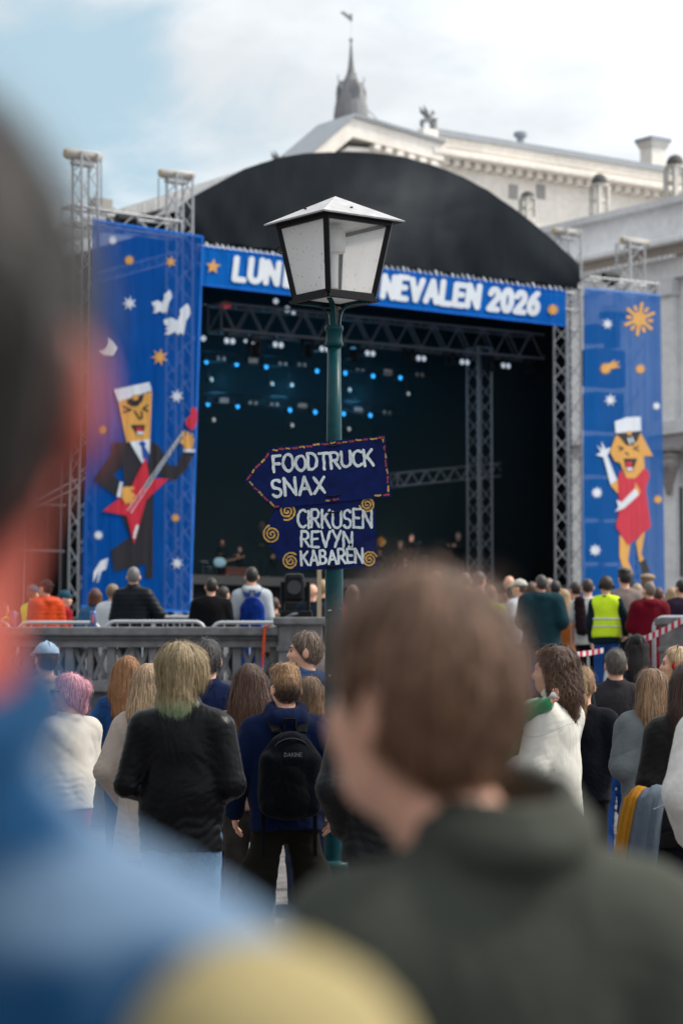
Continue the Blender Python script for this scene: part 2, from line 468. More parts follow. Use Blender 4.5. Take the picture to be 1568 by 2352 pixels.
def segs_for(text, p0, p1, hgt, jitter=0.0, rnd=None, slant=0.0, gap=.24, squeeze=1.0):
    """polyline segments of a text line whose baseline runs p0 -> p1 (pixels, y down), cap height hgt px"""
    rnd = rnd or random.Random(1)
    adv = sum(GL[c][0] + gap for c in text) - gap
    p0 = Vector(p0); p1 = Vector(p1); bx = (p1 - p0); ln = bx.length; ux = bx / ln; uy = Vector((ux.y, -ux.x))
    k = ln / adv; out_ = []; x = 0
    for c in text:
        w, strokes = GL[c]
        jh = hgt * (1 + rnd.uniform(-1, 1) * jitter); jy = rnd.uniform(-1, 1) * jitter * hgt * .5
        ja = rnd.uniform(-1, 1) * jitter * .5 + slant
        for st in strokes:
            pts = [p0 + ux * ((x + sx + ja * (sy - .5) * .5) * k) + uy * (sy * jh + jy) for sx, sy in st]
            out_ += [(pts[i], pts[i + 1]) for i in range(len(pts) - 1)]
        x += w + gap
    return out_
def stroke_mesh(name, segs, width, fmap, lift, m, parent, res=2.0, rough=0.0, seed=0):
    """fill the area within width/2 of the strokes on a fine grid; edges are pulled onto the outline"""
    A = np.array([[s[0].x, s[0].y] for s in segs]); B = np.array([[s[1].x, s[1].y] for s in segs])
    pad = width + 2 * res
    lo = np.minimum(A.min(0), B.min(0)) - pad; hi = np.maximum(A.max(0), B.max(0)) + pad
    xs = np.arange(lo[0], hi[0], res); ys = np.arange(lo[1], hi[1], res)
    X, Y = np.meshgrid(xs, ys, indexing='ij')
    d = np.full(X.shape, 1e9)
    for a, b in zip(A, B):
        i0 = max(0, int((min(a[0], b[0]) - pad - lo[0]) / res)); i1 = int((max(a[0], b[0]) + pad - lo[0]) / res) + 2
        j0 = max(0, int((min(a[1], b[1]) - pad - lo[1]) / res)); j1 = int((max(a[1], b[1]) + pad - lo[1]) / res) + 2
        x = X[i0:i1, j0:j1]; y = Y[i0:i1, j0:j1]
        ba = b - a; bb = max(1e-9, ba @ ba)
        t = np.clip(((x - a[0]) * ba[0] + (y - a[1]) * ba[1]) / bb, 0, 1)
        e = np.hypot(x - a[0] - t * ba[0], y - a[1] - t * ba[1])
        d[i0:i1, j0:j1] = np.minimum(d[i0:i1, j0:j1], e)
    d -= width / 2
    if rough:
        rg = np.random.RandomState(seed)
        for _ in range(5):
            f = rg.uniform(.15, .7, 2) * rg.choice([-1, 1], 2) * 2 / width * 2; ph = rg.uniform(0, 6)
            d += rough * np.sin(X * f[0] + Y * f[1] + ph) * .4
    gx, gy = np.gradient(d, res); gl = np.maximum(.2, np.hypot(gx, gy))
    q = (d[:-1, :-1] + d[1:, :-1] + d[:-1, 1:] + d[1:, 1:]) < 0
    cnt = np.zeros(d.shape, int)
    for a in (0, 1):
        for b in (0, 1): cnt[a:a + q.shape[0], b:b + q.shape[1]] += q
    used = cnt > 0; bnd = used & (cnt < 4)
    mv = np.clip(d, -res * .9, res * .9)
    X = np.where(bnd, X - mv * gx / gl, X); Y = np.where(bnd, Y - mv * gy / gl, Y)
    idx = np.full(d.shape, -1); idx[used] = np.arange(used.sum())
    pts = [fmap(x, y, lift) for x, y in zip(X[used], Y[used])]
    I, J = np.nonzero(q)
    F = np.stack([idx[I, J], idx[I, J + 1], idx[I + 1, J + 1], idx[I + 1, J]], 1)
    me = npmesh(name, np.array([tuple(p) for p in pts]), F, smooth=False)
    return link(name, me, m, parent)
def star_pts(cx, cy, r, n, ri=.5, rot=0.0):
    return [(cx + (r if i % 2 == 0 else r * ri) * math.sin(rot + math.pi * i / n), cy - (r if i % 2 == 0 else r * ri) * math.cos(rot + math.pi * i / n)) for i in range(2 * n)]
# ------------------------------------------------------------------ ground, terrace, steps, balustrade
TZ = 1.2                      # terrace level
BY = 11.0 * KD                     # balustrade line
M_gravel = mat('gravel', (.16, .148, .15))
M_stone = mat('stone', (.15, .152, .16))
M_stone_d = mat('stone', (.075, .078, .085))
g = MB().add([(-150, -20, 0), (150, -20, 0), (150, 260, 0), (-150, 260, 0)], [[0, 1, 2, 3]]).build('ground', M_gravel)
tag(g, kind='structure')
xe = P(747, 1560, BY).x       # where the left balustrade ends
xr = P(1540, 1560, BY).x
RY0, RY1 = 9.0 * KD, 12.6 * KD          # gravel ramp up to the terrace
tr = MB().box((0, RY1 + 60, TZ / 2 - .2), (160, 120, TZ + .4)).box((xe - 30, (BY + .25 + RY1) / 2, TZ / 2 - .2), (60, RY1 - BY - .25, TZ + .4)).box((xr + 30, (BY + .25 + RY1) / 2, TZ / 2 - .2), (60, RY1 - BY - .25, TZ + .4)).build('terrace', mat('gravel', (.19, .175, .17)))
tag(tr, kind='structure')
rmp = MB().add([(xe, RY0, .004), (xr, RY0, .004), (xr, RY1, TZ), (xe, RY1, TZ), (xe, RY1, -.2), (xr, RY1, -.2)], [[0, 1, 2, 3], [1, 5, 2], [0, 3, 4]]).build('ramp', mat('gravel', (.16, .148, .15)))
tag(rmp, kind='structure')
def balustrade(label, x0, x1, ends):
    t = thing('balustrade', label, 'balustrade', ((x0 + x1) / 2, BY, 0))
    zt = P(300, 1441, BY).z; zb = P(300, 1461, BY).z; zf = P(300, 1487, BY).z; zl = P(300, 1563, BY).z
    cx = (x0 + x1) / 2; w = x1 - x0
    MB().box((cx, BY, (zt + zb) / 2), (w, .44, zt - zb)).build('handrail', M_stone, t, bevel=.015)
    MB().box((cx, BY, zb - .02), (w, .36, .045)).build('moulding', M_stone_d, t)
    MB().box((cx, BY, (zb - .043 + zf) / 2), (w, .28, zb - .043 - zf)).build('frieze', M_stone, t)
    MB().box((cx, BY, zl - .06), (w, .36, .12)).build('base_course', M_stone, t, bevel=.01)
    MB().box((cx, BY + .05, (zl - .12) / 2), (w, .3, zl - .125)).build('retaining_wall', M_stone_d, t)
    pw = .43; n = int(w / pw); pw = w / n
    hb = zf - zl
    for i in range(n + 1):
        x = x0 + i * pw
        if i % 1 == 0: MB().box((min(max(x, x0 + .05), x1 - .05), BY, (zf + zl) / 2), (.085, .16, hb - .004)).build('baluster', M_stone, t)
        if i < n:
            xm = x + pw / 2
            MB().box((xm, BY, (zf + zl) / 2), (.05, .13, hb - .004)).build('baluster', M_stone, t)
            for k in (0, 1):
                xa, xb = (x + .05, xm - .03) if k == 0 else (xm + .03, x + pw - .05)
                for sgn in (1, -1):
                    a = Vector((xa, BY, zl if sgn > 0 else zf)); b = Vector((xb, BY, zf if sgn > 0 else zl))
                    d = (b - a); ax = d.normalized(); az = Vector((0, 1, 0)).cross(ax)
                    MB().box((a + b) / 2, (d.length - .03, .075 + .02 * (sgn > 0), .04), ax, (0, 1, 0), az).build('lattice_bar', M_stone, t)
    for xp in ends:
        MB().box((xp, BY, (zt + .03) / 2), (.46, .46, zt + .03)).box((xp, BY, zt + .06), (.56, .56, .08)).box((xp, BY, zf - .02), (.5, .5, .06)).build('pedestal', M_stone, t, bevel=.015)
    return t
balustrade('grey stone balustrade with crossed lattice bars, left of the lamp post', -9.0, P(640, 1560, BY).x, [P(690, 1560, BY).x])
balustrade('stone balustrade end and pedestal by the red and white tape, right edge', P(1565, 1560, BY).x + .3, 9.0, [P(1572, 1560, BY).x])

# ------------------------------------------------------------------ the pale building behind the stage
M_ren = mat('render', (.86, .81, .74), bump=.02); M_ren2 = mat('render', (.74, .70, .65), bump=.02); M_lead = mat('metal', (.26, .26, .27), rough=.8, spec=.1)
M_zinc = mat('metal', (.30, .33, .37), rough=.6); M_dark = mat('plastic', (.006, .007, .009))
BO = 32.0
B = stage_plane(BO)
bz = lambda px, py: SZ(B(px, py))
def bbox(name, s0, s1, v0, v1, z0, z1, m, parent, bevel=0.0):
    c = SW((s0 + s1) / 2, (v0 + v1) / 2, (z0 + z1) / 2)
    return MB().box(c, (abs(s1 - s0), abs(v1 - v0), abs(z1 - z0)), U, V).build(name, m, parent, bevel=bevel)
sA, _, zApex = bz(782, 277)
sE, _, zEav = bz(990, 338)
sL, _, zL = bz(640, 398)
s_end = bz(1800, 400)[0]
s_beg = bz(985, 347)[0]
z_c = bz(985, 347)[2]; z_c2 = bz(985, 362)[2]; z_d = bz(985, 374)[2]; z_par = bz(1012, 306)[2]
bl = thing('building', 'long pale plastered building with pediment and toothed cornice behind the stage', 'building', SW(sA, BO, 0))
bbox('wall', s_beg, s_end, BO, BO + 2.5, TZ - .5, z_d, M_ren, bl)
bbox('cornice', s_beg - .5, s_end, BO - 1.0, BO + 2.4, z_c2, z_c, M_ren, bl, .05)
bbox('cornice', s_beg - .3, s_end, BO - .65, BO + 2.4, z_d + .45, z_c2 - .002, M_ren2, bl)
ds = .62; zt_ = z_d + .448; zb_ = z_d - .05
dm = MB().box((0, 0, 0), (.34, .5, zt_ - zb_), U, V); dme = pymesh('dentil', dm.v, dm.f)
i = 0; s = bz(985, 350)[0]
while s < s_end and i < 110:
    o = link('dentil', dme, M_ren, bl); o.location = SW(s, BO - .26, (zt_ + zb_) / 2); s += ds; i += 1
bbox('attic', bz(1000, 310)[0], s_end, BO + .4, BO + 2.4, z_c - .2, z_par, M_ren, bl)
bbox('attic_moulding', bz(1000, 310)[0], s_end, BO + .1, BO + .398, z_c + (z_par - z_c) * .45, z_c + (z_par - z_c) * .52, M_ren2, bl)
bbox('parapet_cap', bz(1000, 310)[0], s_end, BO + .2, BO + 2.6, z_par + .002, z_par + .28, M_zinc, bl)
zfr = bz(1000, 460)[2]
bbox('string_course', s_beg, s_end, BO - .25, BO - .002, zfr - 2.2, zfr - 1.7, M_ren, bl)
bbox('string_course', s_beg, s_end, BO - .45, BO - .002, zfr - 3.4, zfr - 2.6, M_ren, bl)
for px in (1178, 1241):
    s_, _, z_ = bz(px, 440); bbox('vent', s_ - .28, s_ + .28, BO - .02, BO + .1, z_ - .35, z_ + .35, mat('metal', (.3, .29, .28)), bl)
# pediment
thk = 1.3
pe = MB().slab([SW(sL, BO - .7, TZ), SW(sE, BO - .7, TZ), SW(sE, BO - .7, zEav - .3), SW(sA, BO - .7, zApex - 1.3), SW(sL, BO - .7, zL - .8)], V * 2)
pe.build('pediment', M_ren, bl)
for sx, ze_ in ((sL, zL), (sE, zEav)):
    a = SW(sx, BO - .95, ze_); b = SW(sA, BO - .95, zApex); d = a - b; n_ = Vector((0, 0, 1))
    q = MB().slab([b, a, a - n_ * .8, b - n_ * .9], V * 2.6); q.build('raking_cornice', M_ren, bl)
    q = MB().slab([b + Vector((0, 0, .16)) - V * .15, a + Vector((0, 0, .16)) - V * .15, a + Vector((0, 0, .002)) - V * .15, b + Vector((0, 0, .002)) - V * .15], V * 2.9); q.build('roof_edge', M_zinc, bl)
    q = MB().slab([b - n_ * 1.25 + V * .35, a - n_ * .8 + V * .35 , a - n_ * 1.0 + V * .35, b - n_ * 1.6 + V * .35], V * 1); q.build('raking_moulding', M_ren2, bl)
    k = int(d.length / ds)
    for i in range(2, k):
        p = b + d * (i / k) - n_ * (.905 + (.16)) + V * .12
        o = link('dentil', dme, M_ren, bl); o.location = p; o.scale = (1, 1, .45)
# chimney stack with flared cap
cs0, _, cz0 = bz(1480, 415); cs1 = bz(1541, 415)[0]; czt = bz(1500, 335)[2]; czc = bz(1500, 321)[2]
ch = thing('chimney', 'tall pale square chimney with flared cap at upper right', 'chimney', SW((cs0 + cs1) / 2, BO + 4, z_par))
B4 = stage_plane(BO + 4)
c0 = SZ(B4(1497, 400))[0]; c1 = c0 + 1.0; cz_t = SZ(B4(1500, 336))[2]; cz_c = SZ(B4(1500, 322))[2]
bbox('shaft', c0, c1, BO + 4, BO + 4.9, z_par - 2, cz_t, M_ren, ch)
p4 = [SW(s_, v_, z_) for z_, e in ((cz_t + .002, .03), (cz_c, .16)) for s_, v_ in ((c0 - e, BO + 4 - e), (c1 + e, BO + 4 - e), (c1 + e, BO + 4.9 + e), (c0 - e, BO + 4.9 + e))]
MB().add(p4, [[0, 1, 5, 4], [1, 2, 6, 5], [2, 3, 7, 6], [3, 0, 4, 7], [4, 5, 6, 7], [3, 2, 1, 0]]).build('cap', M_ren2, ch)
bbox('cap_plate', c0 - .2, c1 + .2, BO + 3.8, BO + 5.1, cz_c + .002, cz_c + .2, M_zinc, ch)
vt = thing('roof_vent', 'small round vent pipe on the long roof edge', 'vent', SW(bz(1226, 340)[0], BO + 1, z_par))
MB().lathe(SW(bz(1226, 340)[0], BO + 1, z_par + .25), [(.18, 0), (.18, .5), (.32, .52), (.32, .72), (.05, .8)], 12).build('pipe', M_zinc, vt)
# lead spire on a tower far behind
T = stage_plane(BO + 16)
tb = T(806, 290); mpp = (tb - CAM).length / FPX * 1.0
tw = thing('church_spire', 'slender lead covered spire with ball and weathervane behind the pediment', 'spire', (tb.x, tb.y, tb.z - 6))
zpx = lambda y: T(806, y).z
prof = [(41, 330), (40, 285), (39.5, 265), (37, 245), (33, 225), (28, 208), (22, 195), (17, 183), (13, 176), (9, 165), (6.5, 150), (4.5, 130), (3, 112), (1.6, 96)]
MB().lathe((tb.x, tb.y, 0), [(r_ * mpp, zpx(y)) for r_, y in prof], 16).build('spire_roof', M_lead, tw, smooth=False)
MB().lathe((tb.x, tb.y, 0), [(.4 * mpp, zpx(97)), (3.4 * mpp, zpx(94)), (4.6 * mpp, zpx(91)), (3.4 * mpp, zpx(88)), (.5 * mpp, zpx(85))], 12).build('ball', mat('metal', (.32, .24, .2)), tw, smooth=True)
bar('rod', (tb.x, tb.y, zpx(88)), (tb.x, tb.y, zpx(28)), .5 * mpp * .5, M_lead, tw)
MB().slab([T(806, 45), T(798, 40), T(782, 26), T(790, 25), T(800, 33), T(806, 33)], V * .06).slab([T(803, 47), T(809, 47), T(809, 30), T(803, 32)], V * .05).build('weathervane', M_lead, tw)
for k in range(4):
    a = R(20 + 90 * k); d = Vector((math.cos(a), math.sin(a), 0)); e = Vector((-d.y, d.x, 0)); c = Vector((tb.x, tb.y, 0))
    rr = 26 * mpp
    z0, z1, z2 = zpx(252), zpx(205), zpx(186)
    pts = [c + d * rr * 1.15 + e * (w_ * mpp) + Vector((0, 0, z_)) for w_, z_ in ((-11, z0), (11, z0), (11, z1), (0, z2), (-11, z1))]
    dm_ = MB().slab(pts, -d * rr * .8).build('dormer', M_lead, tw)
    MB().slab([p.lerp(sum(pts, Vector()) / 5, .35) + d * .05 for p in pts], d * .04).build('louvre', mat('metal', (.14, .15, .17)), dm_)
    q = c + d * rr * 1.2 + Vector((0, 0, z2))
    bar('finial', q, q + Vector((0, 0, 12 * mpp)), 1.2 * mpp, M_lead, tw)
bar('stay_cable', T(838, 245), T(884, 292), 1.0 * mpp, M_lead, tw)
# ------------------------------------------------------------------ implicit shapes -> meshes
class SDF:
    def __init__(s, xs, ys, zs):
        s.xs, s.ys, s.zs = [np.asarray(a, np.float32) for a in (xs, ys, zs)]
        s.X = s.xs[:, None, None]; s.Y = s.ys[None, :, None]; s.Z = s.zs[None, None, :]
        s.d = np.full((len(xs), len(ys), len(zs)), 1.0, np.float32); s.first = True
        s.fx, s.fy = s.X, s.Y
    def frame(s, yaw=0.0, ox=0.0, oy=0.0):
        c, k = math.cos(yaw), math.sin(yaw)
        if yaw == 0 and ox == 0 and oy == 0: s.fx, s.fy = s.X, s.Y
        else: s.fx = c * (s.X - ox) + k * (s.Y - oy); s.fy = -k * (s.X - ox) + c * (s.Y - oy)
    def un(s, e, k):
        if s.first: s.d = np.broadcast_to(e, s.d.shape).astype(np.float32).copy(); s.first = False; return
        if k <= 0: s.d = np.minimum(s.d, e); return
        h = np.maximum(k - np.abs(s.d - e), 0) / k
        s.d = np.minimum(s.d, e) - h * h * k * .25
    def cap_d(s, a, b, ra, rb, fl=1.0):
        ax, ay, az = a; bx, by, bz_ = b
        px = s.fx - ax; py = (s.fy - ay) / fl; pz = s.Z - az
        vx, vy, vz = bx - ax, (by - ay) / fl, bz_ - az; bb = max(1e-9, vx * vx + vy * vy + vz * vz)
        t = np.clip((px * vx + py * vy + pz * vz) / bb, 0, 1)
        return (np.sqrt((px - t * vx) ** 2 + (py - t * vy) ** 2 + (pz - t * vz) ** 2) - (ra + (rb - ra) * t)) * (fl ** .5 if fl < 1 else 1)
    def cap(s, a, b, ra, rb=None, k=.03, fl=1.0):
        s.un(s.cap_d(a, b, ra, ra if rb is None else rb, fl), k); return s
    def ell_d(s, c, r):
        q = np.sqrt(((s.fx - c[0]) / r[0]) ** 2 + ((s.fy - c[1]) / r[1]) ** 2 + ((s.Z - c[2]) / r[2]) ** 2)
        return (q - 1) * min(r)
    def ell(s, c, r, k=.02):
        s.un(s.ell_d(c, r), k); return s
    def rbox_d(s, c, h, r):
        qx = np.abs(s.fx - c[0]) - (h[0] - r); qy = np.abs(s.fy - c[1]) - (h[1] - r); qz = np.abs(s.Z - c[2]) - (h[2] - r)
        return np.sqrt(np.maximum(qx, 0) ** 2 + np.maximum(qy, 0) ** 2 + np.maximum(qz, 0) ** 2) + np.minimum(np.maximum(qx, np.maximum(qy, qz)), 0) - r
    def rbox(s, c, h, r, k=.01):
        s.un(s.rbox_d(c, h, r), k); return s
    def ring(s, c, R_, r, k=.01, tilt=0.0, fl=1.0):
        px = s.fx - c[0]; py = (s.fy - c[1]) / fl; pz = s.Z - c[2] - tilt * (s.fy - c[1])
        s.un(np.sqrt((np.sqrt(px * px + py * py) - R_) ** 2 + pz * pz) - r, k); return s
    def keep(s, e, k=0.0):           # intersect with e<0
        if k <= 0: s.d = np.maximum(s.d, e); return s
        h = np.maximum(k - np.abs(s.d - e), 0) / k
        s.d = np.maximum(s.d, e) + h * h * k * .25; return s
    def folds(s, amp, seed, fr=(9, 9, 16)):
        rg = np.random.RandomState(seed)
        acc = 0
        for i in range(4):
            f = np.array(fr) * rg.uniform(.6, 1.5, 3) * (1 + .5 * i) * rg.choice([-1, 1], 3); ph = rg.uniform(0, 6.28, 4)
            wob = np.sin(s.X * fr[1] * .9 + s.Z * fr[2] * .35 + ph[1]) * 1.1 + np.sin(s.Z * fr[0] * .9 + s.Y * fr[0] * .7 + ph[2]) * .9
            w_ = np.sin(s.X * f[0] + s.Y * f[1] + s.Z * f[2] + wob + ph[0])
            msk_ = .5 + .5 * np.sin(s.X * fr[0] * .5 + s.Z * fr[0] * .45 + ph[3])
            acc = acc + ((1 - np.abs(w_)) ** 2 - .33) * msk_ / (1 + .35 * i)
        s.d = s.d + (amp * .6 * acc).astype(np.float32); return s
    def mesh(s, name):
        d = s.d; ins = d < 0
        cnt = np.zeros(tuple(n - 1 for n in d.shape), np.int8)
        for a in (0, 1):
            for b in (0, 1):
                for c in (0, 1): cnt += ins[a:a + cnt.shape[0], b:b + cnt.shape[1], c:c + cnt.shape[2]]
        act = (cnt > 0) & (cnt < 8)
        I, J, K = np.nonzero(act)
        if len(I) == 0: return None
        idx = np.full(cnt.shape, -1, np.int32); idx[act] = np.arange(len(I))
        acc = np.zeros((len(I), 3)); num = np.zeros(len(I))
        cor = [(a, b, c) for a in (0, 1) for b in (0, 1) for c in (0, 1)]
        val = {c: d[I + c[0], J + c[1], K + c[2]] for c in cor}
        for c in cor:
            for ax in range(3):
                if c[ax] == 0:
                    e = list(c); e[ax] = 1; e = tuple(e)
                    v0, v1 = val[c], val[e]; m = (v0 < 0) != (v1 < 0)
                    t = np.where(m, v0 / np.where(m, v0 - v1, 1), 0)
                    pt = np.stack([np.full(len(I), c[q], float) for q in range(3)], 1); pt[:, ax] = t
                    acc[m] += pt[m]; num[m] += 1
        g_ = acc / num[:, None]
        co = []
        for arr, i_, gg in ((s.xs, I, g_[:, 0]), (s.ys, J, g_[:, 1]), (s.zs, K, g_[:, 2])):
            co.append(arr[i_] + (arr[i_ + 1] - arr[i_]) * gg)
        verts = np.stack(co, 1)
        F = []
        n0, n1, n2 = cnt.shape
        for ax in range(3):
            sl0 = [slice(None)] * 3; sl1 = [slice(None)] * 3
            sl0[ax] = slice(0, -1); sl1[ax] = slice(1, None)
            ch_ = ins[tuple(sl0)] != ins[tuple(sl1)]
            ii = np.nonzero(ch_); o1, o2 = [a for a in range(3) if a != ax]
            ok = (ii[o1] > 0) & (ii[o2] > 0) & (ii[o1] < cnt.shape[o1]) & (ii[o2] < cnt.shape[o2])
            ii = [a[ok] for a in ii]
            flip = ins[tuple(ii)]
            q = []
            for (u1, u2) in ((-1, -1), (0, -1), (0, 0), (-1, 0)):
                jj = [a.copy() for a in ii]; jj[o1] = jj[o1] + u1; jj[o2] = jj[o2] + u2
                q.append(idx[tuple(jj)])
            q = np.stack(q, 1)
            fl = flip if ax != 1 else ~flip
            q[~fl] = q[~fl][:, ::-1]
            F.append(q)
        F = np.concatenate(F)
        return npmesh(name, verts, F)
def span(a, b, h):
    return np.arange(a, b + h * .5, h)
def grade(*parts):
    """rectilinear grid coordinates from (start, end, step) runs"""
    o_ = [np.arange(a, b - h * .25, h) for a, b, h in parts] + [np.array([parts[-1][1]])]
    return np.concatenate(o_)
# ------------------------------------------------------------------ winged statue on the gable ends
def griffin_mesh():
    f = SDF(span(-1.5, 1.7, .07), span(-1.0, 1.0, .07), span(-.1, 3.3, .07))
    f.cap((-.8, 0, 1.05), (.35, 0, 1.45), .30, .36, .1)
    for y in (-.17, .17):
        f.cap((-.85, y, 1.0), (-1.0, y, .5), .26, .14, .06); f.cap((-1.0, y, .5), (-.75, y, .08), .13, .09, .05)
        f.cap((.45, y, 1.3), (.62, y, .7), .17, .11, .06); f.cap((.62, y, .7), (.55, y, .08), .11, .09, .04)
        f.cap((.15, y * 1.2, 1.6), (-.45, y * 2.2, 2.25), .22, .20, .08); f.cap((-.45, y * 2.2, 2.25), (-1.0, y * 2.6, 2.95), .24, .08, .08)
        f.cap((-.2, y * 2, 1.9), (-1.05, y * 2.4, 2.35), .18, .07, .06)
    f.cap((.35, 0, 1.5), (.72, 0, 2.15), .3, .2, .08); f.ell((.9, 0, 2.4), (.28, .2, .24), .06); f.cap((1.05, 0, 2.35), (1.25, 0, 2.2), .1, .04, .04)
    for y in (-.12, .12): f.cap((.78, y, 2.55), (.72, y, 2.8), .07, .02, .03)
    f.cap((-1.05, 0, 1.0), (-1.3, 0, .5), .07, .05, .03)
    return f.mesh('griffin')
GM = griffin_mesh()
M_bronze = mat('metal', (.24, .25, .26), rough=.7)
def statue(label, px, pybase, hpx, off):
    p = stage_plane(off)(px, pybase); m = (p - CAM).length / FPX
    t = thing('griffin_statue', label, 'statue', (p.x, p.y, p.z), 'griffin statues on the gable', rz=SANG, world=False)
    k = hpx * m / 3.0
    o = link('figure', GM, M_bronze, t); o.scale = (k,) * 3
    MB().box((0, 0, -.4), (2.4 * k, 1.4 * k, .8)).box((0, 0, -.79 - .4), (2.8 * k, 1.7 * k, .8)).build('pedestal', M_ren, t)
    MB().box((1.05 * k, 0, .75 * k), (.5 * k, .6 * k, 1.5 * k)).box((1.05 * k, 0, 1.54 * k), (.75 * k, .8 * k, .1 * k)).build('shield_post', M_bronze, t)
statue('winged griffin statue standing on the roof ridge, silhouetted right of the spire', 982, 297, 52, BO)
statue('second griffin statue, only its wing tips showing above the stage roof', 640, 396, 48, BO)

# ------------------------------------------------------------------ side wing with domed turrets
WD = V.copy()
WN = U.copy()
Wo = P(1450, 1560, 96.0)
WM = plane_map(Wo, WN)
wz = lambda px, py: WM(px, py).z
def wing_box(name, pxa, pxb, za, zb, d0, d1, m, parent, bevel=0.0):
    a = WM(pxa, 1560); b = WM(pxb, 1560); c = (a + b) / 2 + WN * ((d0 + d1) / 2)
    return MB().box((c.x, c.y, (za + zb) / 2), ((a - b).length, abs(d1 - d0), abs(zb - za)), WD, WN).build(name, m, parent, bevel=bevel)
wg = thing('building', 'white side wing with pilasters and domed turrets at the right edge', 'building', (Wo.x, Wo.y, 0))
M_wall = mat('render', (.86, .86, .87), bump=.02); M_wall2 = mat('render', (.74, .74, .76), bump=.02); M_tan = mat('render', (.50, .43, .37))
zt = wz(1450, 493); 
wing_box('wall', 1180, 1760, TZ - .5, wz(1450, 590), 0, 8, M_wall, wg)
wing_box('parapet', 1180, 1760, wz(1450, 577), zt, -.1, 6, M_wall, wg)
wing_box('parapet_cap', 1180, 1760, zt + .002, zt + .25, -.4, 6.2, M_wall2, wg)
wing_box('cornice', 1180, 1760, wz(1450, 590) + .002, wz(1450, 577) - .002, -1.0, 6, M_wall, wg, .04)
wing_box('frieze_band', 1180, 1760, wz(1450, 612), wz(1450, 591) , -.5, -.002, M_tan, wg)
wing_box('architrave', 1180, 1760, wz(1450, 660), wz(1450, 613), -.28, -.002, M_wall, wg)
i = 0
for px in range(1330, 1590, 13):
    wing_box('dentil', px, px + 7, wz(1450, 620), wz(1450, 612.4), -.75, -.502, M_wall, wg)
for px in (1336, 1420, 1500, 1556, 1640):
    wing_box('pilaster', px - 16, px + 10, TZ, wz(1450, 700), -.35, -.002, M_wall, wg, .03)
    wing_box('capital', px - 20, px + 14, wz(1450, 700) + .002, wz(1450, 661), -.5, -.005, M_wall2, wg, .05)
zs1 = wz(1550, 968); zs2 = wz(1550, 1000)
wing_box('string_course', 1180, 1760, zs2, zs1, -.6, -.352, M_wall2, wg, .03)
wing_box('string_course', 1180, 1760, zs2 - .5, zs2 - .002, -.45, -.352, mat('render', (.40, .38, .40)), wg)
cb = WM(1562, 1085)
f = SDF(span(-.6, .6, .06), span(-.7, .5, .06), span(-1.2, 1.2, .06))
f.ell((0, 0, .3), (.42, .45, .4), .1).rbox((0, 0, .85), (.5, .5, .12), .04, .05).cap((0, .1, -.1), (0, .2, -.8), .3, .12, .15).ring((0, 0, .6), .38, .09, .05)
o = link('console', f.mesh('console'), mat('stone', (.30, .28, .27)), wg); o.location = cb - WN * .6
for px in (1390, 1470, 1560):
    wing_box('window', px - 12, px + 12, wz(1450, 1330), wz(1450, 1130), -.05, -.003, mat('glass', (.06, .07, .09), rough=.1), wg)
for j, (px, pyb, pyt, wpx, lab) in enumerate(((1212, 505, 438, 44, 'small domed stone turret half hidden by the stage roof'), (1377, 507, 398, 50, 'open domed stone turret on the parapet, middle one of three'), (1551, 468, 355, 56, 'large domed stone turret cut by the right edge'))):
    q = WM(px, pyb) + WN * 1.2; m = (q - CAM).length / FPX; q = P(px, pyb, q.y)
    t = thing('turret', lab, 'turret', q, 'domed turrets on the side wing')
    r_ = wpx * m / 2 * .78; hh = (pyb - pyt) * m
    M_tur = mat('stone', (.52, .50, .46), bump=.1)
    MB().box(q + Vector((0, 0, -.6 + hh * .05)), (2.1 * r_, 2.1 * r_, 1.2 + hh * .1), U, V).build('base', M_tur, t)
    for a in range(4):
        d = (U if a % 2 == 0 else V) * (1 if a < 2 else -1); e = (V if a % 2 == 0 else U)
        c = q + (U * (1 if a in (0, 3) else -1) + V * (1 if a < 2 else -1)) * r_ * .68
        MB().box((c.x, c.y, q.z + hh * .4), (.42 * r_, .42 * r_, hh * .62), U, V).build('pier', M_tur, t)
    MB().box(q + Vector((0, 0, hh * .42)), (1.5 * r_, 1.5 * r_, hh * .06), U, V).build('cross_slab', M_tur, t)
    MB().lathe(q, [(r_ * .95, hh * .71), (r_ * 1.12, hh * .73), (r_ * 1.12, hh * .77), (r_ * .95, hh * .775)], 12).build('ring_moulding', M_tur, t)
    MB().lathe(q, [(r_ * .92, hh * .776), (r_ * .93, hh * .82), (r_ * .84, hh * .89), (r_ * .62, hh * .955), (r_ * .3, hh * .99), (r_ * .08, hh)], 14).build('dome', mat('stone', (.10, .095, .09)), t, smooth=True)

# ------------------------------------------------------------------ stage
M_black = mat('cloth', (.004, .0062, .008), var=.3, scale=8, spec=.1, sheen=0); M_alu = mat('metal', (.42, .44, .46), metallic=.25, rough=.45)
M_alu_d = mat('metal', (.16, .17, .19), metallic=.3, rough=.5)
S = stage_plane(0.0)
SL = SZ(S(1300, 1000))[0]
zS = 4.35
zh = SZ(S(465, 560))[2]
stg = thing('stage', 'large black concert stage with dark drapes and arched roof', 'stage', SW(SL / 2, 0, TZ))
def sbox(name, s0, s1, v0, v1, z0, z1, m, parent, bevel=0.0): return bbox(name, s0, s1, v0, v1, z0, z1, m, parent, bevel)
sbox('deck', -.8, SL + 1, .2, 11, zS - .25, zS, mat('wood', (.03, .03, .032)), stg)
sbox('skirt', -.8, SL + 1, .3, .4, TZ, zS - .252, M_black, stg)
sbox('back_drape', -1.2, SL + 1.2, 10.6, 10.8, TZ, zh + .3, M_black, stg)
sbox('side_drape', -1.1, -.9, .6, 10.59, TZ, zh + .29, M_black, stg)
sbox('side_drape', SL + .55, SL + .65, .5, 10.59, TZ, zh + .29, M_black, stg)
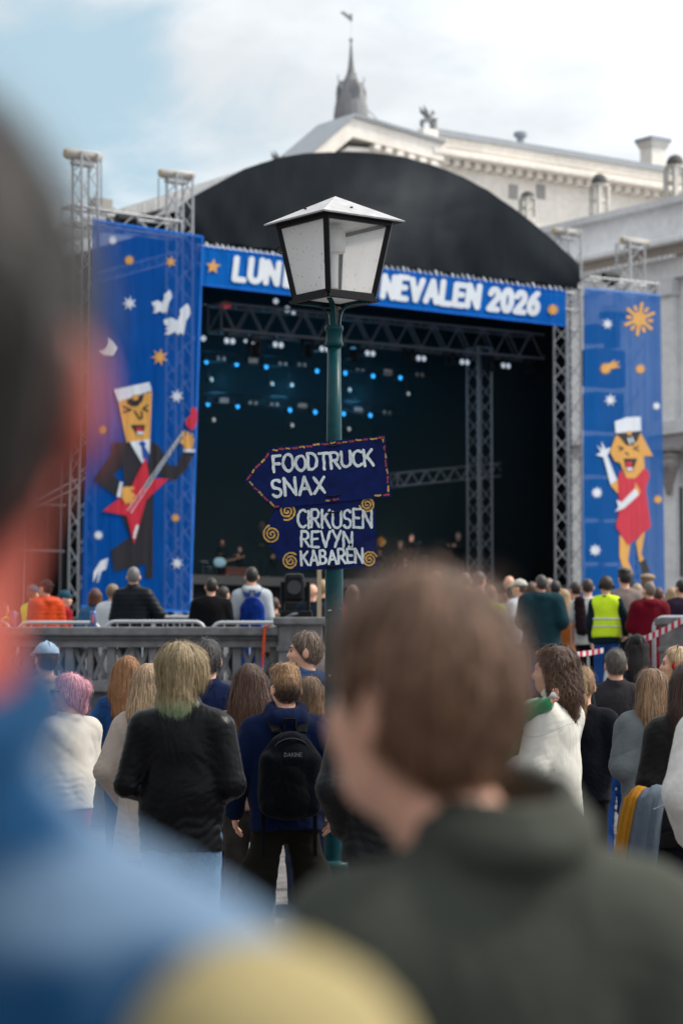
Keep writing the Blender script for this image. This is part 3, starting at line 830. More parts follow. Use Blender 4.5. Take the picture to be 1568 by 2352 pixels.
sbox('ceiling', -1.0, SL + .8, .2, 10.59, zh + .3, zh + .4, M_black, stg)
# front cover: an arched dark sheet
arch = [(404, 482), (440, 452), (480, 430), (560, 387), (640, 361), (700, 351), (800, 347), (860, 350), (930, 360), (1000, 380), (1060, 404), (1120, 436), (1200, 492), (1260, 542), (1300, 578), (1329, 606)]
bot = [(404, 528), (470, 553), (640, 576), (900, 612), (1150, 640), (1290, 658), (1329, 664)]
ax_ = [a[0] for a in arch]; ay_ = [a[1] for a in arch]; bx_ = [a[0] for a in bot]; by_ = [a[1] for a in bot]
SF = stage_plane(-.25)
nx, ny = 110, 26
vv = []
rg = np.random.RandomState(4)
for i in range(nx + 1):
    x = 404 + (1329 - 404) * i / nx; yt = np.interp(x, ax_, ay_); yb = np.interp(x, bx_, by_)
    for j in range(ny + 1):
        t = j / ny; y = yt + (yb - yt) * t
        lift = .10 * math.sin(x * .021 + t * 1.5) * t + .022 * math.sin(x * .055 - t * 6 + math.sin(x * .013) * 2) * t ** .7 + .010 * math.sin(x * .13 + t * 9) + .06 * math.sin(math.pi * t)
        vv.append(SF(x, y + (2.5 * math.sin(x * .09) if j == ny else 0), lift))
ff = [[i * (ny + 1) + j, i * (ny + 1) + j + 1, (i + 1) * (ny + 1) + j + 1, (i + 1) * (ny + 1) + j] for i in range(nx) for j in range(ny)]
rf = link('roof_front_cover', pymesh('roof_front_cover', vv, ff, True), mat('roof', (.017, .022, .028), rough=.9, spec=.08), stg)
# vault behind the cover
va = []
for x, y in arch:
    p = SF(x, y, -.02); va += [p - Vector((0, 0, .03)), p + V * 11 - Vector((0, 0, .03))]
fv = [[2 * i, 2 * i + 1, 2 * i + 3, 2 * i + 2] for i in range(len(arch) - 1)]
link('roof_vault', pymesh('roof_vault', va, fv, True), mat('banner', (.30, .31, .32), bump=0), stg)
# pale roof skirt on the left
S4 = stage_plane(1.2)
sk = [(245, 490), (300, 474), (370, 450), (470, 424), (540, 396), (600, 372), (640, 366), (560, 420), (480, 452), (404, 490), (330, 500), (280, 500)]
link('roof_skirt', MB().slab([S4(x, y) for x, y in sk], V * .05).build('tmp', None).data, mat('banner', (.50, .50, .50), bump=.1, scale=3), stg)
bpy.data.objects.remove(bpy.data.objects['tmp'])
S5 = stage_plane(1.0)
MB().slab([S5(x, y) for x, y in [(245, 496), (330, 490), (404, 470), (470, 440), (480, 520), (470, 560), (400, 560), (300, 540), (245, 520)]], V * .05).build('side_cover', mat('roof', (.010, .013, .018), spec=.3), stg)

# header banner with lettering
M_blue = mat('banner', (.002, .125, .50), trans=.03, transl=.12, spec=.04); M_white = mat('banner', (.66, .72, .78), crease=0, bump=0); M_orange = mat('banner', (.62, .32, .07))
SH = stage_plane(-.6)
hb = thing('header_banner', 'long blue header banner with white festival lettering across the stage top', 'banner', SH(880, 700))
hp = []
for j in range(2):
    for i in range(31):
        x = 462 + (1299 - 462) * i / 30
        y = 563 + (668 - 563) * i / 30 + j * (91 - 9 * i / 30) + (1.2 * math.sin(i * 1.3) if j else .8 * math.sin(i * 2.1))
        hp.append(SH(x, y, 0))
MB().add(hp, [[i, i + 1, i + 32, i + 31] for i in range(30)]).build('cloth', M_blue, hb)
M_blue_hem = mat('banner', (.012, .14, .62), spec=.1)
for j, (ya, yb) in enumerate(((563, 668), (651, 746))):
    MB().sheet([SH(462, ya, .015), SH(1299, yb, .015), SH(1299, yb + 4, .015), SH(462, ya + 4, .015)]).build('hem', M_blue_hem, hb)
def hdr(x): return 645 + (x - 530) * (727 - 645) / (1237 - 530)
seg = []
for txt, xa, xb in (('LUN', 537, 634), ('DAKAR', 654, 854), ('NEVALEN', 877, 1094), ('2026', 1121, 1231)):
    seg += segs_for(txt, (xa, hdr(xa) - 5), (xb, hdr(xb) - 5), 49 - 3.0 * (xa - 530) / 700, .05, random.Random(3), gap=.36)
stroke_mesh('lettering', seg, 13.5, SH, .03, M_white, hb, res=1.6)
flat('star', star_pts(488, 612, 18, 5, .45, .1), SH, .03, M_orange, hb)
flat('star', star_pts(1268, 711, 14, 9, .68), SH, .03, M_orange, hb)
k = 0
for x in np.arange(478, 1296, 12.5):
    y = 563 + (668 - 563) * (x - 462) / 837
    bar('tie', SH(x, y + 2, .02), SH(x + random.uniform(-2, 2), y - random.uniform(5, 11), -.1), .018 + .012 * (k % 3 == 0), M_white, hb); k += 1
truss('horizontal truss holding up the blue header banner', SH(463, 580, -.5), SH(1330, 690, -.5), V, (0, 0, 1), .5, .5, M_alu, seg=30)

# side banners
M_bm = mat('banner', (.0, .072, .34), trans=.15, transl=.25, spec=.04); M_bmr = mat('banner', (.0, .095, .37), trans=.20, transl=.3, spec=.04)
def art(c, tr=.12): return mat('banner', c, trans=tr * .6, transl=.15, spec=.15)
A_w = art((.62, .68, .76)); A_o = art((.62, .33, .08)); A_k = art((.022, .022, .028)); A_r = art((.50, .025, .05)); A_g = art((.08, .10, .14)); A_b = art((.01, .06, .30), .05)
SB = stage_plane(-2.4)
lb = thing('side_banner', 'tall blue printed side banner with guitarist figure, left of the stage', 'banner', SB(320, 1400))
MB().sheet([SB(211, 502), SB(466, 541), SB(437, 1403), SB(186, 1390)]).build('cloth', M_bm, lb)
for e in (((211, 502), (466, 541), 1), ((437, 1403), (186, 1390), 1), ((463, 541), (434, 1403), 2)):
    a, b_, _ = e
    if _ == 1: q = [a, b_, (b_[0], b_[1] + 5), (a[0], a[1] + 5)]
    else: q = [a, (a[0] + 4, a[1]), (b_[0] + 4, b_[1]), b_]
    flat('hem', q, SB, .012, mat('banner', (.02, .16, .62), spec=.1), lb)
def c3(p): return (p[0] * .3 + 94, p[1] * .3 + 815.4)
def c2(p): return (p[0] * .3 + 94, p[1] * .3 + 301)
def shape(name, pts, m, lift, cv, fm, par): return flat(name, [cv(p) for p in pts], fm, lift, m, par)
def lines(name, pls, w, m, lift, cv, fm, par):
    sg = []
    for pl in pls:
        q = [Vector(cv(p)) for p in pl]; sg += [(q[i], q[i + 1]) for i in range(len(q) - 1)]
    return stroke_mesh(name, sg, w, fm, lift, m, par, res=max(.8, w / 3))
G = lambda n, pts, m, lf: shape(n, pts, m, lf, c3, SB, lb)
G('printed_suit', [(540, 668), (675, 665), (770, 830), (830, 650), (885, 685), (930, 760), (860, 900), (857, 1100), (855, 1710), (800, 1710), (800, 1600), (560, 1660), (530, 1500), (680, 1390), (615, 1230), (640, 1000), (620, 860)], A_k, .02)
G('printed_sleeve', [(870, 680), (905, 700), (975, 840), (1035, 850), (1080, 745), (1170, 745), (1110, 880), (1020, 960), (930, 940), (862, 870)], A_k, .025)
G('printed_sleeve', [(540, 668), (640, 700), (622, 850), (555, 915), (610, 980), (580, 1090), (395, 950), (530, 760)], A_k, .025)
G('printed_face', [(583, 357), (845, 280), (830, 645), (650, 668)], A_o, .03)
G('printed_cap', [(548, 265), (825, 207), (842, 272), (583, 357)], A_w, .035)
G('printed_visor', [(650, 345), (785, 300), (772, 350), (735, 392), (690, 392), (655, 370)], A_k, .04)
G('printed_badge', [(692, 308), (735, 298), (738, 340), (700, 350)], A_o, .045)
G('printed_mouth', [(680, 535), (793, 535), (780, 610), (730, 610)], A_k, .04)
G('printed_tongue', [(722, 560), (770, 555), (772, 585), (725, 585)], A_r, .045)
G('printed_teeth', [(725, 587), (780, 587), (778, 608), (735, 608)], A_w, .045)
lines('printed_features', [[(625, 395), (685, 420), (625, 437)], [(812, 385), (775, 410), (815, 430)], [(712, 430), (750, 490), (770, 480), (765, 435)]], 4, A_k, .04, c3, SB, lb)
G('printed_shirt', [(675, 665), (830, 645), (825, 760), (770, 830)], A_w, .03)
G('printed_tie', [(740, 675), (770, 655), (800, 675), (790, 700), (825, 760), (815, 830), (775, 790), (762, 700)], A_b, .035)
G('printed_guitar', [(795, 785), (825, 945), (975, 945), (800, 1110), (705, 1450), (650, 1230), (465, 1195), (590, 1100), (690, 1000)], A_r, .04)
G('printed_guitar_neck', [(775, 1000), (810, 1020), (1115, 580), (1075, 580)], A_g, .045)
G('printed_guitar_head', [(1145, 400), (1180, 405), (1190, 450), (1185, 520), (1165, 568), (1130, 572), (1100, 530), (1105, 490), (1135, 465), (1140, 430)], A_r, .05)
lines('printed_strings', [[(680, 1210), (1095, 580)], [(655, 1190), (1080, 585)]], 1.6, A_w, .05, c3, SB, lb)
G('printed_hand', [(1090, 720), (1085, 690), (1050, 665), (1080, 640), (1072, 590), (1092, 590), (1100, 630), (1108, 588), (1125, 590), (1125, 630), (1140, 600), (1155, 608), (1148, 650), (1165, 628), (1160, 680), (1150, 720)], A_o, .055)
G('printed_cuff', [(1085, 720), (1172, 722), (1170, 745), (1085, 742)], A_w, .05)
G('printed_hand', [(610, 1010), (700, 1010), (705, 1030), (675, 1035), (725, 1090), (690, 1090), (715, 1125), (680, 1120), (688, 1145), (650, 1130), (645, 1150), (605, 1085)], A_o, .055)
G('printed_cuff', [(597, 970), (620, 975), (600, 1090), (572, 1085)], A_w, .05)
lines('printed_mark', [[(730, 1310), (712, 1370)], [(708, 1392), (707, 1396)]], 6, A_w, .05, c3, SB, lb)
G('printed_rocket', [(510, 1555), (495, 1640), (460, 1655), (430, 1745), (425, 1740), (440, 1650), (395, 1740), (400, 1660), (450, 1580), (490, 1560)], A_w, .03)
for cx, cy, r_, n_, kind in ((545, 835, 36, 8, 0), (672, 988, 40, 9, 1), (990, 1000, 42, 6, 1), (672, 1318, 52, 7, 0), (905, 1730, 62, 7, 1)):
    x, y = c2((cx, cy)); flat('printed_star', star_pts(x, y, r_ * .34, n_, .4 if n_ < 8 else .5, .2), SB, .02, A_w if kind == 0 else A_o, lb)
for cx, cy, r_, n_, kind in ((1037, 315, 50, 7, 0), (462, 572, 36, 9, 1), (1028, 1247, 34, 10, 1), (437, 1380, 36, 9, 0), (1040, 1595, 46, 7, 0)):
    x, y = c3((cx, cy)); flat('printed_star', star_pts(x, y, r_ * .34, n_, .4 if n_ < 8 else .52, .1), SB, .02, A_w if kind == 0 else A_o, lb)
Q2 = lambda n, pts, m, lf: shape(n, pts, m, lf, c2, SB, lb)
Q2('printed_moon', [(428, 1683), (465, 1675), (495, 1650), (508, 1610), (500, 1580), (540, 1605), (580, 1660), (545, 1720), (470, 1715)], A_w, .02)
for bx__, by__, sc in ((920, 1335, 1.0), (1035, 1480, 1.35)):
    raw = [(-75, -25), (-30, -40), (5, -20), (20, -55), (20, -85), (60, -120), (75, -95), (78, -60), (55, -20), (45, 30), (40, 60), (20, 45), (10, 62), (-10, 40), (-40, 58), (-70, 55), (-45, 35), (-65, 25), (-45, 10), (-68, 0)]
    Q2('printed_bird', [(bx__ + a * sc, by__ + b * sc) for a, b in raw], A_w, .02)
# right banner
ra = P(1341, 1560, 28.5 * KD); rb_ = P(1515, 1560, 31.2 * KD)
rn = Vector((-(rb_ - ra).y, (rb_ - ra).x, 0)).normalized()
if rn.y < 0: rn = -rn
RB = plane_map(ra, rn)
rbn = thing('side_banner', 'tall blue printed side banner with waving red dressed figure, right of the stage', 'banner', RB(1430, 1350))
MB().sheet([RB(1341, 660), RB(1516, 676), RB(1528, 1420), RB(1336, 1415)]).build('cloth', M_bmr, rbn)
flat('hem', [(1341, 660), (1516, 676), (1516, 680), (1341, 664)], RB, .012, mat('banner', (.05, .18, .52)), rbn)
def c5(p): return (p[0] * .38663 + 1223, p[1] * .38663 + 533)
H_ = lambda n, pts, m, lf: shape(n, pts, m, lf, c5, RB, rbn)
H_('printed_leg', [(512, 1800), (575, 1850), (562, 1950), (592, 2030), (542, 2030), (512, 1930)], A_o, .02)
H_('printed_leg', [(608, 1840), (665, 1770), (640, 1915), (662, 1950), (630, 1962)], A_o, .02)
H_('printed_boot', [(632, 1962), (662, 1940), (692, 2020), (650, 2040)], A_k, .025); H_('printed_boot', [(545, 2030), (592, 2030), (600, 2110), (560, 2110)], A_k, .025)
H_('printed_dress', [(515, 1410), (550, 1455), (600, 1455), (655, 1390), (690, 1440), (665, 1530), (697, 1750), (560, 1862), (487, 1750), (512, 1640), (495, 1490)], A_r, .03)
H_('printed_face', [(485, 1210), (632, 1190), (707, 1330), (652, 1330), (657, 1400), (600, 1462), (550, 1462), (510, 1370), (480, 1362), (450, 1305)], A_o, .04)
H_('printed_cap', [(478, 1125), (550, 1100), (632, 1097), (635, 1180), (483, 1195)], A_w, .045)
H_('printed_visor', [(485, 1197), (635, 1182), (612, 1240), (585, 1268), (545, 1265), (515, 1225)], A_k, .05)
H_('printed_badge', [(550, 1180), (575, 1180), (575, 1205), (550, 1205)], A_o, .055)
lines('printed_gleam', [[(558, 1225), (568, 1255)], [(578, 1222), (588, 1248)]], 4, A_w, .055, c5, RB, rbn)
H_('printed_mouth', [(530, 1345), (612, 1345), (585, 1420), (548, 1420)], A_k, .05); H_('printed_tongue', [(540, 1365), (580, 1365), (575, 1398), (545, 1398)], A_r, .055); H_('printed_teeth', [(546, 1400), (585, 1400), (580, 1416), (550, 1416)], A_w, .055)
lines('printed_features', [[(500, 1275), (530, 1285), (505, 1297)], [(618, 1270), (590, 1285), (620, 1297)], [(540, 1310), (560, 1322)]], 3.2, A_k, .05, c5, RB, rbn)
H_('printed_arm', [(455, 1505), (497, 1470), (500, 1555)], A_o, .035)
H_('printed_glove', [(412, 1338), (365, 1322), (398, 1310), (372, 1265), (405, 1295), (400, 1243), (425, 1290), (455, 1278), (435, 1330), (492, 1472), (455, 1502)], A_w, .04)
H_('printed_arm', [(600, 1485), (632, 1540), (622, 1562), (600, 1525)], A_o, .04)
H_('printed_glove', [(600, 1522), (622, 1560), (535, 1640), (500, 1655), (478, 1662), (500, 1635), (488, 1590), (520, 1605)], A_w, .045)
x, y = c5((630, 515)); flat('printed_sun', [(x + 15 * math.cos(a), y + 17 * math.sin(a)) for a in np.linspace(0, 6.2, 18)], RB, .02, A_o, rbn)
sg = []
for k in range(12):
    a = k * math.pi / 6 + .15; r0, r1 = (14, 34) if k % 2 else (22, 28)
    sg.append((Vector((x + r0 * math.cos(a), y + r0 * 1.05 * math.sin(a))), Vector((x + r1 * math.cos(a), y + r1 * 1.05 * math.sin(a)))))
stroke_mesh('printed_sun_rays', sg, 7.5, RB, .025, A_o, rbn, res=2)
H_('printed_comet', [(440, 790), (485, 755), (480, 775), (515, 768), (490, 790), (522, 800), (450, 815)], A_o, .02)
for cx, cy, r_, n_, kk in ((428, 810, 40, 12, 1), (635, 812, 34, 8, 1), (440, 545, 36, 7, 0), (457, 997, 40, 7, 0), (731, 1033, 26, 10, 0), (377, 1548, 36, 9, 0), (740, 1588, 30, 8, 1), (367, 1890, 38, 8, 0)):
    x, y = c5((cx, cy)); flat('printed_star', star_pts(x, y, r_ * .387, n_, .42 if n_ < 8 else .55), RB, .022, A_w if kk == 0 else A_o, rbn)

# ------------------------------------------------------------------ scaffold towers
UP = Vector((0, 0, 1))
def vt_truss(label, px0, px1, ytop, ybot, off, m=None, name='truss_tower', pxt=None):
    f_ = stage_plane(off); a = f_((px0 + px1) / 2, ybot); w = (f_(px1, ybot) - f_(px0, ybot)).length * .78
    zt_ = f_(pxt or (px0 + px1) / 2, ytop).z
    return truss(label, a, (a.x, a.y, zt_), U, V, w, w, m or M_alu, r=.032, rb=.016, name=name, cat='truss tower', seg=int((zt_ - a.z) / w / .95))
vt_truss('tall aluminium truss tower left of the guitarist banner', 163, 212, 352, 1420, -1.8)
vt_truss('aluminium truss tower seen through the left blue banner', 384, 432, 400, 1420, -1.2)
vt_truss('slim aluminium truss tower at the right end of the stage opening', 1285, 1328, 662, 1420, .2)
vt_truss('aluminium truss column standing inside the stage, right of centre', 1082, 1122, 800, 1350, 2.4, mat('metal', (.24, .25, .26), metallic=.2))
vt_truss('truss tower behind the right blue banner', 1432, 1476, 560, 1420, 2.5)
vt_truss('truss tower top showing behind the right end of the dark roof', 1286, 1326, 530, 760, 4)
M_hoist = mat('plastic', (.42, .40, .37), rough=.6)
def hoist(label, pxa, pya, pxb, pyb, hgt, off):
    f_ = stage_plane(off); a = f_(pxa, pya); b_ = f_(pxb, pyb); m = (a - CAM).length / FPX
    t = thing('tower_hoist', label, 'hoist', (a + b_) / 2, 'hoist heads on the truss towers')
    c = (a + b_) / 2; d = (b_ - a); ln = d.length; h_ = hgt * m
    MB().tube([a, a.lerp(b_, .04), a.lerp(b_, .96), b_], [h_ * .36, h_ * .5, h_ * .5, h_ * .36], 12).build('drum', M_hoist, t, smooth=True)
    for q in (a, b_): MB().tube([q - U * .02, q + U * .02], h_ * .40, 12).build('end_cap', mat('plastic', (.45, .36, .22)), t)
    MB().box(c - UP * (h_ * .72), (ln * .62, .22, h_ * .4), U, V).build('cradle', M_alu, t)
    return t
hoist('beige hoist head on the left truss tower against the sky', 150, 352, 228, 362, 26, -1.8)
hoist('beige hoist head on the second truss tower beside the roof edge', 368, 397, 442, 404, 22, -1.2)
hoist('hoist head on the tower just right of the dark roof edge', 1272, 530, 1328, 537, 18, 4)
hoist('hoist head above the right blue banner', 1428, 551, 1486, 559, 18, 2.5)
for a, b_, off in (((232, 370), (232, 470), -1.8), ((364, 408), (364, 490), -1.2)):
    f_ = stage_plane(off); o = bar('hoist_chain', f_(*a), f_(*b_), .015, M_alu_d, None); tag(o, 'thin hoist chain hanging from the ' + ('left' if off < -1.5 else 'second') + ' truss tower', 'chain')
fq = stage_plane(-1.5)
truss('horizontal top truss carrying the left blue banner', fq(150, 494), fq(405, 530), V, UP, .5, .42, M_alu, r=.03, rb=.016)
truss('short truss brace behind the top of the left banner', fq(215, 640), fq(400, 590), V, UP, .1, .25, M_alu, r=.02, rb=.01)
fr = stage_plane(.6)
truss('horizontal top truss carrying the right blue banner', fr(1340, 652), fr(1500, 668), V, UP, .5, .38, M_alu, r=.03, rb=.016)
# fixings and a drum on the left top truss
o = link('speaker_hoist', MB().box(fq(231, 470), (.5, .35, .28), U, V).box(fq(231, 480), (.7, .3, .1), U, V).build('tmp', None, bevel=.08).data, M_hoist)
bpy.data.objects.remove(bpy.data.objects['tmp']); tag(o, 'small grey motor block on top of the left banner truss', 'hoist motor')
for k, (px, py, lab) in enumerate(((290, 505, 'dark lamp lying on the left banner truss'), (1402, 637, 'dark lamp on the right banner truss'))):
    f_ = fq if k == 0 else fr
    t = thing('floodlight', lab, 'floodlight', f_(px, py))
    c = f_(px, py)
    MB().tube([c - U * .3, c + U * .25], [.13, .17], 10).build('housing', M_dark, t); MB().box(c - UP * .2, (.1, .3, .12), U, V).build('bracket', M_dark, t)
# speaker rig behind the right banner
t = thing('speaker_stack', 'dark speaker stack seen through the right blue banner', 'loudspeaker', fr(1405, 1400))
fs_ = stage_plane(1.3)
for k in range(6):
    a = fs_(1352 + k * 1.5, 800 + k * 100); b_ = fs_(1420 - k * 3, 800 + k * 100 + 92); c = (a + b_) / 2
    MB().box(c, ((b_ - a).dot(U), .7, abs((b_ - a).z)), U, V).build('cabinet', M_dark, t, bevel=.03)
for (xa, ya, xb, yb) in ((1353, 745, 1377, 790), (1387, 715, 1432, 735), (1398, 735, 1412, 800)):
    a = fs_(xa, ya); b_ = fs_(xb, yb); MB().box((a + b_) / 2, ((b_ - a).dot(U), .5, abs((b_ - a).z)), U, V).build('rigging', M_dark, t)
# black wing left of the stage
bw = thing('scaffold_drape', 'black drape hung on scaffolding at the far left of the stage', 'drape', SW(-6, 1.5, TZ))
f_ = stage_plane(.5)
dp = []; nn = 60
zt_ = f_(100, 1160).z
for j in range(2):
    for i in range(nn + 1):
        p = f_(-220 + i * (430) / nn, 1300); p = p + V * (.12 * math.sin(i * 1.1) + .07 * math.sin(i * 2.7)); p.z = zt_ - .25 * abs(math.sin(i * .35)) if j else TZ; dp.append(p)
link('drape', pymesh('drape', dp, [[i, i + 1, nn + 2 + i, nn + 1 + i] for i in range(nn)], True), M_black, bw)
for k in range(5):
    a = f_(-200 + k * 85, 1400); bar('scaffold_pole', (a.x, a.y - .3, TZ), (a.x, a.y - .3, zt_ + 1.2), .025, M_alu_d, bw)
for z_ in (zt_, zt_ - 1.2): bar('scaffold_rail', f_(-220, 1400) * 1 + Vector((0, -.3, z_ - f_(-220, 1400).z)), f_(150, 1400) + Vector((0, -.3, z_ - f_(150, 1400).z)), .025, M_alu_d, bw)
bar('scaffold_brace', f_(0, 1190), f_(175, 1100), .04, M_alu_d, bw); bar('scaffold_brace', f_(0, 1200), f_(175, 1120), .03, M_alu_d, bw)

# ------------------------------------------------------------------ stage rig, lamps
M_tr_in = mat('metal', (.10, .115, .14), metallic=.2, rough=.5)
def c4(x, y): return (x * .58 + 439, y * .58 + 552)
F2 = stage_plane(2.0)
truss('dark lighting truss hanging across the upper stage', (F2(*c4(85, 265)) + F2(*c4(100, 345))) / 2, (F2(*c4(1400, 395)) + F2(*c4(1415, 465))) / 2, V, UP, .7, .75, M_tr_in, r=.04, rb=.02, seg=26)
F8 = stage_plane(4.0)
truss('low dark truss crossing the back of the stage', F8(*c4(800, 950)), F8(*c4(1460, 885)), V, UP, .4, .4, mat('metal', (.22, .23, .25), metallic=.2), r=.03, rb=.018, seg=24)
F5 = stage_plane(5.0)
truss('dark lamp bar truss deep in the stage, upper row', F5(*c4(20, 455)), F5(*c4(920, 520)), V, UP, .3, .3, M_dark, r=.02, rb=.01, seg=16)
truss('dark lamp bar truss deep in the stage, lower row', F5(*c4(30, 622)), F5(*c4(830, 672)), V, UP, .3, .3, M_dark, r=.02, rb=.01, seg=16)
M_cyan = mat('plastic', (.02, .2, .4), emit='#2fa8ff', power=1.7); M_lens = mat('plastic', (.4, .45, .5), emit=(.75, .85, 1.0), power=.5); M_dim = mat('plastic', (.2, .2, .2), emit=(.6, .62, .62), power=.16)
M_warm = mat('plastic', (.4, .4, .35), emit=(.8, .9, .85), power=.35)
def lamp_unit(name, label, c, r_, lens, group, n_lens=1, gap_=.3, up=.28):
    t = thing(name, label, 'stage light', c, group)
    for k in range(n_lens):
        q = c + U * (gap_ * (k - (n_lens - 1) / 2))
        MB().tube([q + V * .30, q + V * .12, q], [r_ * .6, r_ * 1.15, r_ * 1.2], 10).build('housing', M_dark, t, smooth=True)
        MB().lathe((0, 0, 0), [(r_, 0), (r_ * .7, .03), (r_ * .1, .05)], 10)
        o = MB().tube([q - V * .004, q - V * .03], [r_, r_ * .6], 10).build('lens', lens, t)
    bar('yoke', c + V * .15 + UP * up, c + V * .15 + UP * r_, .03, M_dark, t)
    return t
up_b = [(60, 480), (180, 490), (297, 500), (498, 517), (610, 525), (720, 537), (828, 544)]
lo_b = [(66, 648), (184, 657), (391, 672), (491, 680), (603, 687), (709, 693)]
for row, nm in ((up_b, 'upper'), (lo_b, 'lower')):
    for i, (x, y) in enumerate(row):
        lamp_unit('stage_light', f'glowing blue stage light, {ORD[i]} from the left in the {nm} row', F5(*c4(x, y)), .07, M_cyan, 'blue stage lights')
for i, (x, y) in enumerate([(152, 398), (344, 413), (528, 430), (708, 447), (910, 467), (1082, 482), (1245, 496), (1398, 511)]):
    lamp_unit('blinder_light', f'pair of pale round lamps under the front truss, {ORD[i]} from the left', F2(*c4(x, y)), .085, M_lens, 'twin lamps under the front truss', 2, .20, .5)
for i, (x, y) in enumerate([(119, 466), (363, 488), (439, 492), (668, 514), (904, 533), (245, 644), (329, 650), (775, 683)]):
    lamp_unit('blinder_light', f'dim twin lamp deep in the stage, {ORD[i]} of the faint pairs', F5(*c4(x, y)), .06, M_dim, 'dim twin lamps', 2, .2, .3)
for i, (x, y) in enumerate([(80, 550), (320, 567), (400, 572), (627, 590), (860, 607), (90, 710), (400, 732), (625, 747)]):
    lamp_unit('spotlight', f'small greenish spotlight on the dark rig, {ORD[i]} of the scattered ones', F5(*c4(x, y)), .06, M_warm, 'small scattered spotlights', 1, .3, .4)
for i, (x, y) in enumerate([(245, 477), (778, 522), (130, 635), (440, 657), (662, 672)]):
    c = F5(*c4(x, y)); t = thing('light_panel', f'grey rectangular lamp panel in the stage rig, {ORD[i]} of five', 'stage light', c, 'rectangular lamp panels')
    MB().box(c + V * .1, (.36, .2, .2), U, V).build('housing', M_dark, t)
    for k in range(3): MB().box(c - V * .003 + UP * (.06 * (k - 1)), (.32, .012, .048), U, V).build('lamp_strip', M_dim, t)
for i, (x, y, r_) in enumerate([(335, 240, .08), (380, 272, .09), (405, 285, .06), (8, 386, .05), (48, 388, .08), (215, 398, .05), (245, 402, .05)]):
    o = MB().lathe(F2(*c4(x, y)), [(.02, -r_), (r_ * .8, -r_ * .5), (r_, 0), (r_ * .8, r_ * .5), (.02, r_)], 8).build('glass_ball', M_lens); tag(o, f'small bright glass bulb on the front truss, {ORD[i]} of the cluster', 'bulb', 'bright bulbs on the front truss')
o = MB().lathe(F2(*c4(135, 255)), [(.02, -.1), (.16, -.06), (.18, 0), (.12, .08), (.02, .1)], 8).build('red_lamp', mat('plastic', (.4, .03, .03), emit=(.5, .02, .02), power=.4)); tag(o, 'small red lamp on the left end of the front truss', 'lamp')
for i, (x, y) in enumerate([(250, 430), (460, 430), (640, 450), (860, 455), (1020, 470), (1175, 490), (1340, 500)]):
    c = F2(*c4(x, y)); t = thing('moving_head_light', f'unlit dark moving head lamp under the front truss, {ORD[i]} from the left', 'stage light', c, 'unlit moving heads')
    MB().box(c + UP * .25, (.34, .28, .14), U, V).build('base', M_dark, t, bevel=.02)
    for k in (-1, 1): MB().box(c + U * (.16 * k) + UP * .02, (.05, .14, .36), U, V).build('yoke_arm', M_dark, t)
    MB().tube([c + UP * .1, c - UP * .2 - V * .1], [.1, .13], 10).build('head', M_dark, t)
# grey triangle drape and boxes at stage right
F9 = stage_plane(9.6)
o = MB().slab([F9(*c4(1222, 1045)), F9(*c4(1310, 1130)), F9(*c4(1225, 1130))], V * .04).build('cloth_flap', mat('cloth', (.16, .16, .17))); tag(o, 'grey triangular cloth flap at the back right of the stage', 'cloth')
o = MB().slab([F9(*c4(1215, 1050)), F9(*c4(1226, 1050)), F9(*c4(1224, 1250)), F9(*c4(1213, 1250))], V * .1).build('tent_pole', mat('cloth', (.12, .12, .13))); tag(o, 'pale upright pole below the cloth flap on stage', 'pole')
for k, (x0, y0, x1, y1, cc, lab) in enumerate(((1195, 1255, 1335, 1330, (.035, .045, .05), 'dark greenish flight case at the right of the stage'), (1345, 1135, 1372, 1330, (.05, .06, .07), 'narrow dark upright case beside the stage column'), (1395, 1178, 1440, 1212, (.12, .2, .28), 'small pale blue screen at the stage right side'))):
    a = F9(*c4(x0, y0)); b_ = F9(*c4(x1, y1)); c = (a + b_) / 2 - V * .4
    t = thing('flight_case' if k < 2 else 'monitor_screen', lab, 'case' if k < 2 else 'screen', (c.x, c.y, b_.z))
    w_, h_ = (b_ - a).dot(U), abs(b_.z - a.z)
    MB().box(c, (w_, .5 if k < 2 else .06, h_), U, V).build('shell', mat('plastic', cc) if k < 2 else M_dark, t, bevel=.02)
    MB().box(c - V * (.253 if k < 2 else .034), (w_ * .9, .004, h_ * (.06 if k < 2 else .85)), U, V).build('edge_strip' if k < 2 else 'display', M_alu_d if k < 2 else mat('plastic', (.05, .1, .16), emit=(.1, .25, .45), power=.5), t)
# wooden box front (keyboard riser) at stage left
f_ = stage_plane(3.0)
a = f_(508, 1308); b_ = f_(565, 1342); c = (a + b_) / 2
t = thing('organ_cabinet', 'reddish brown wooden organ cabinet at the left of the stage', 'organ', (c.x, c.y, zS))
M_wd = mat('wood', (.14, .035, .018))
MB().box((c.x, c.y, (zS + a.z) / 2), ((b_ - a).dot(U), .5, a.z - zS), U, V).build('cabinet', M_wd, t, bevel=.02)
MB().box((c.x, c.y, a.z + .03), ((b_ - a).dot(U) * 1.08, .6, .05), U, V).build('top', M_wd, t)
MB().box(c - V * .255, ((b_ - a).dot(U) * .7, .008, .14), U, V).build('panel', mat('wood', (.05, .014, .01)), t)

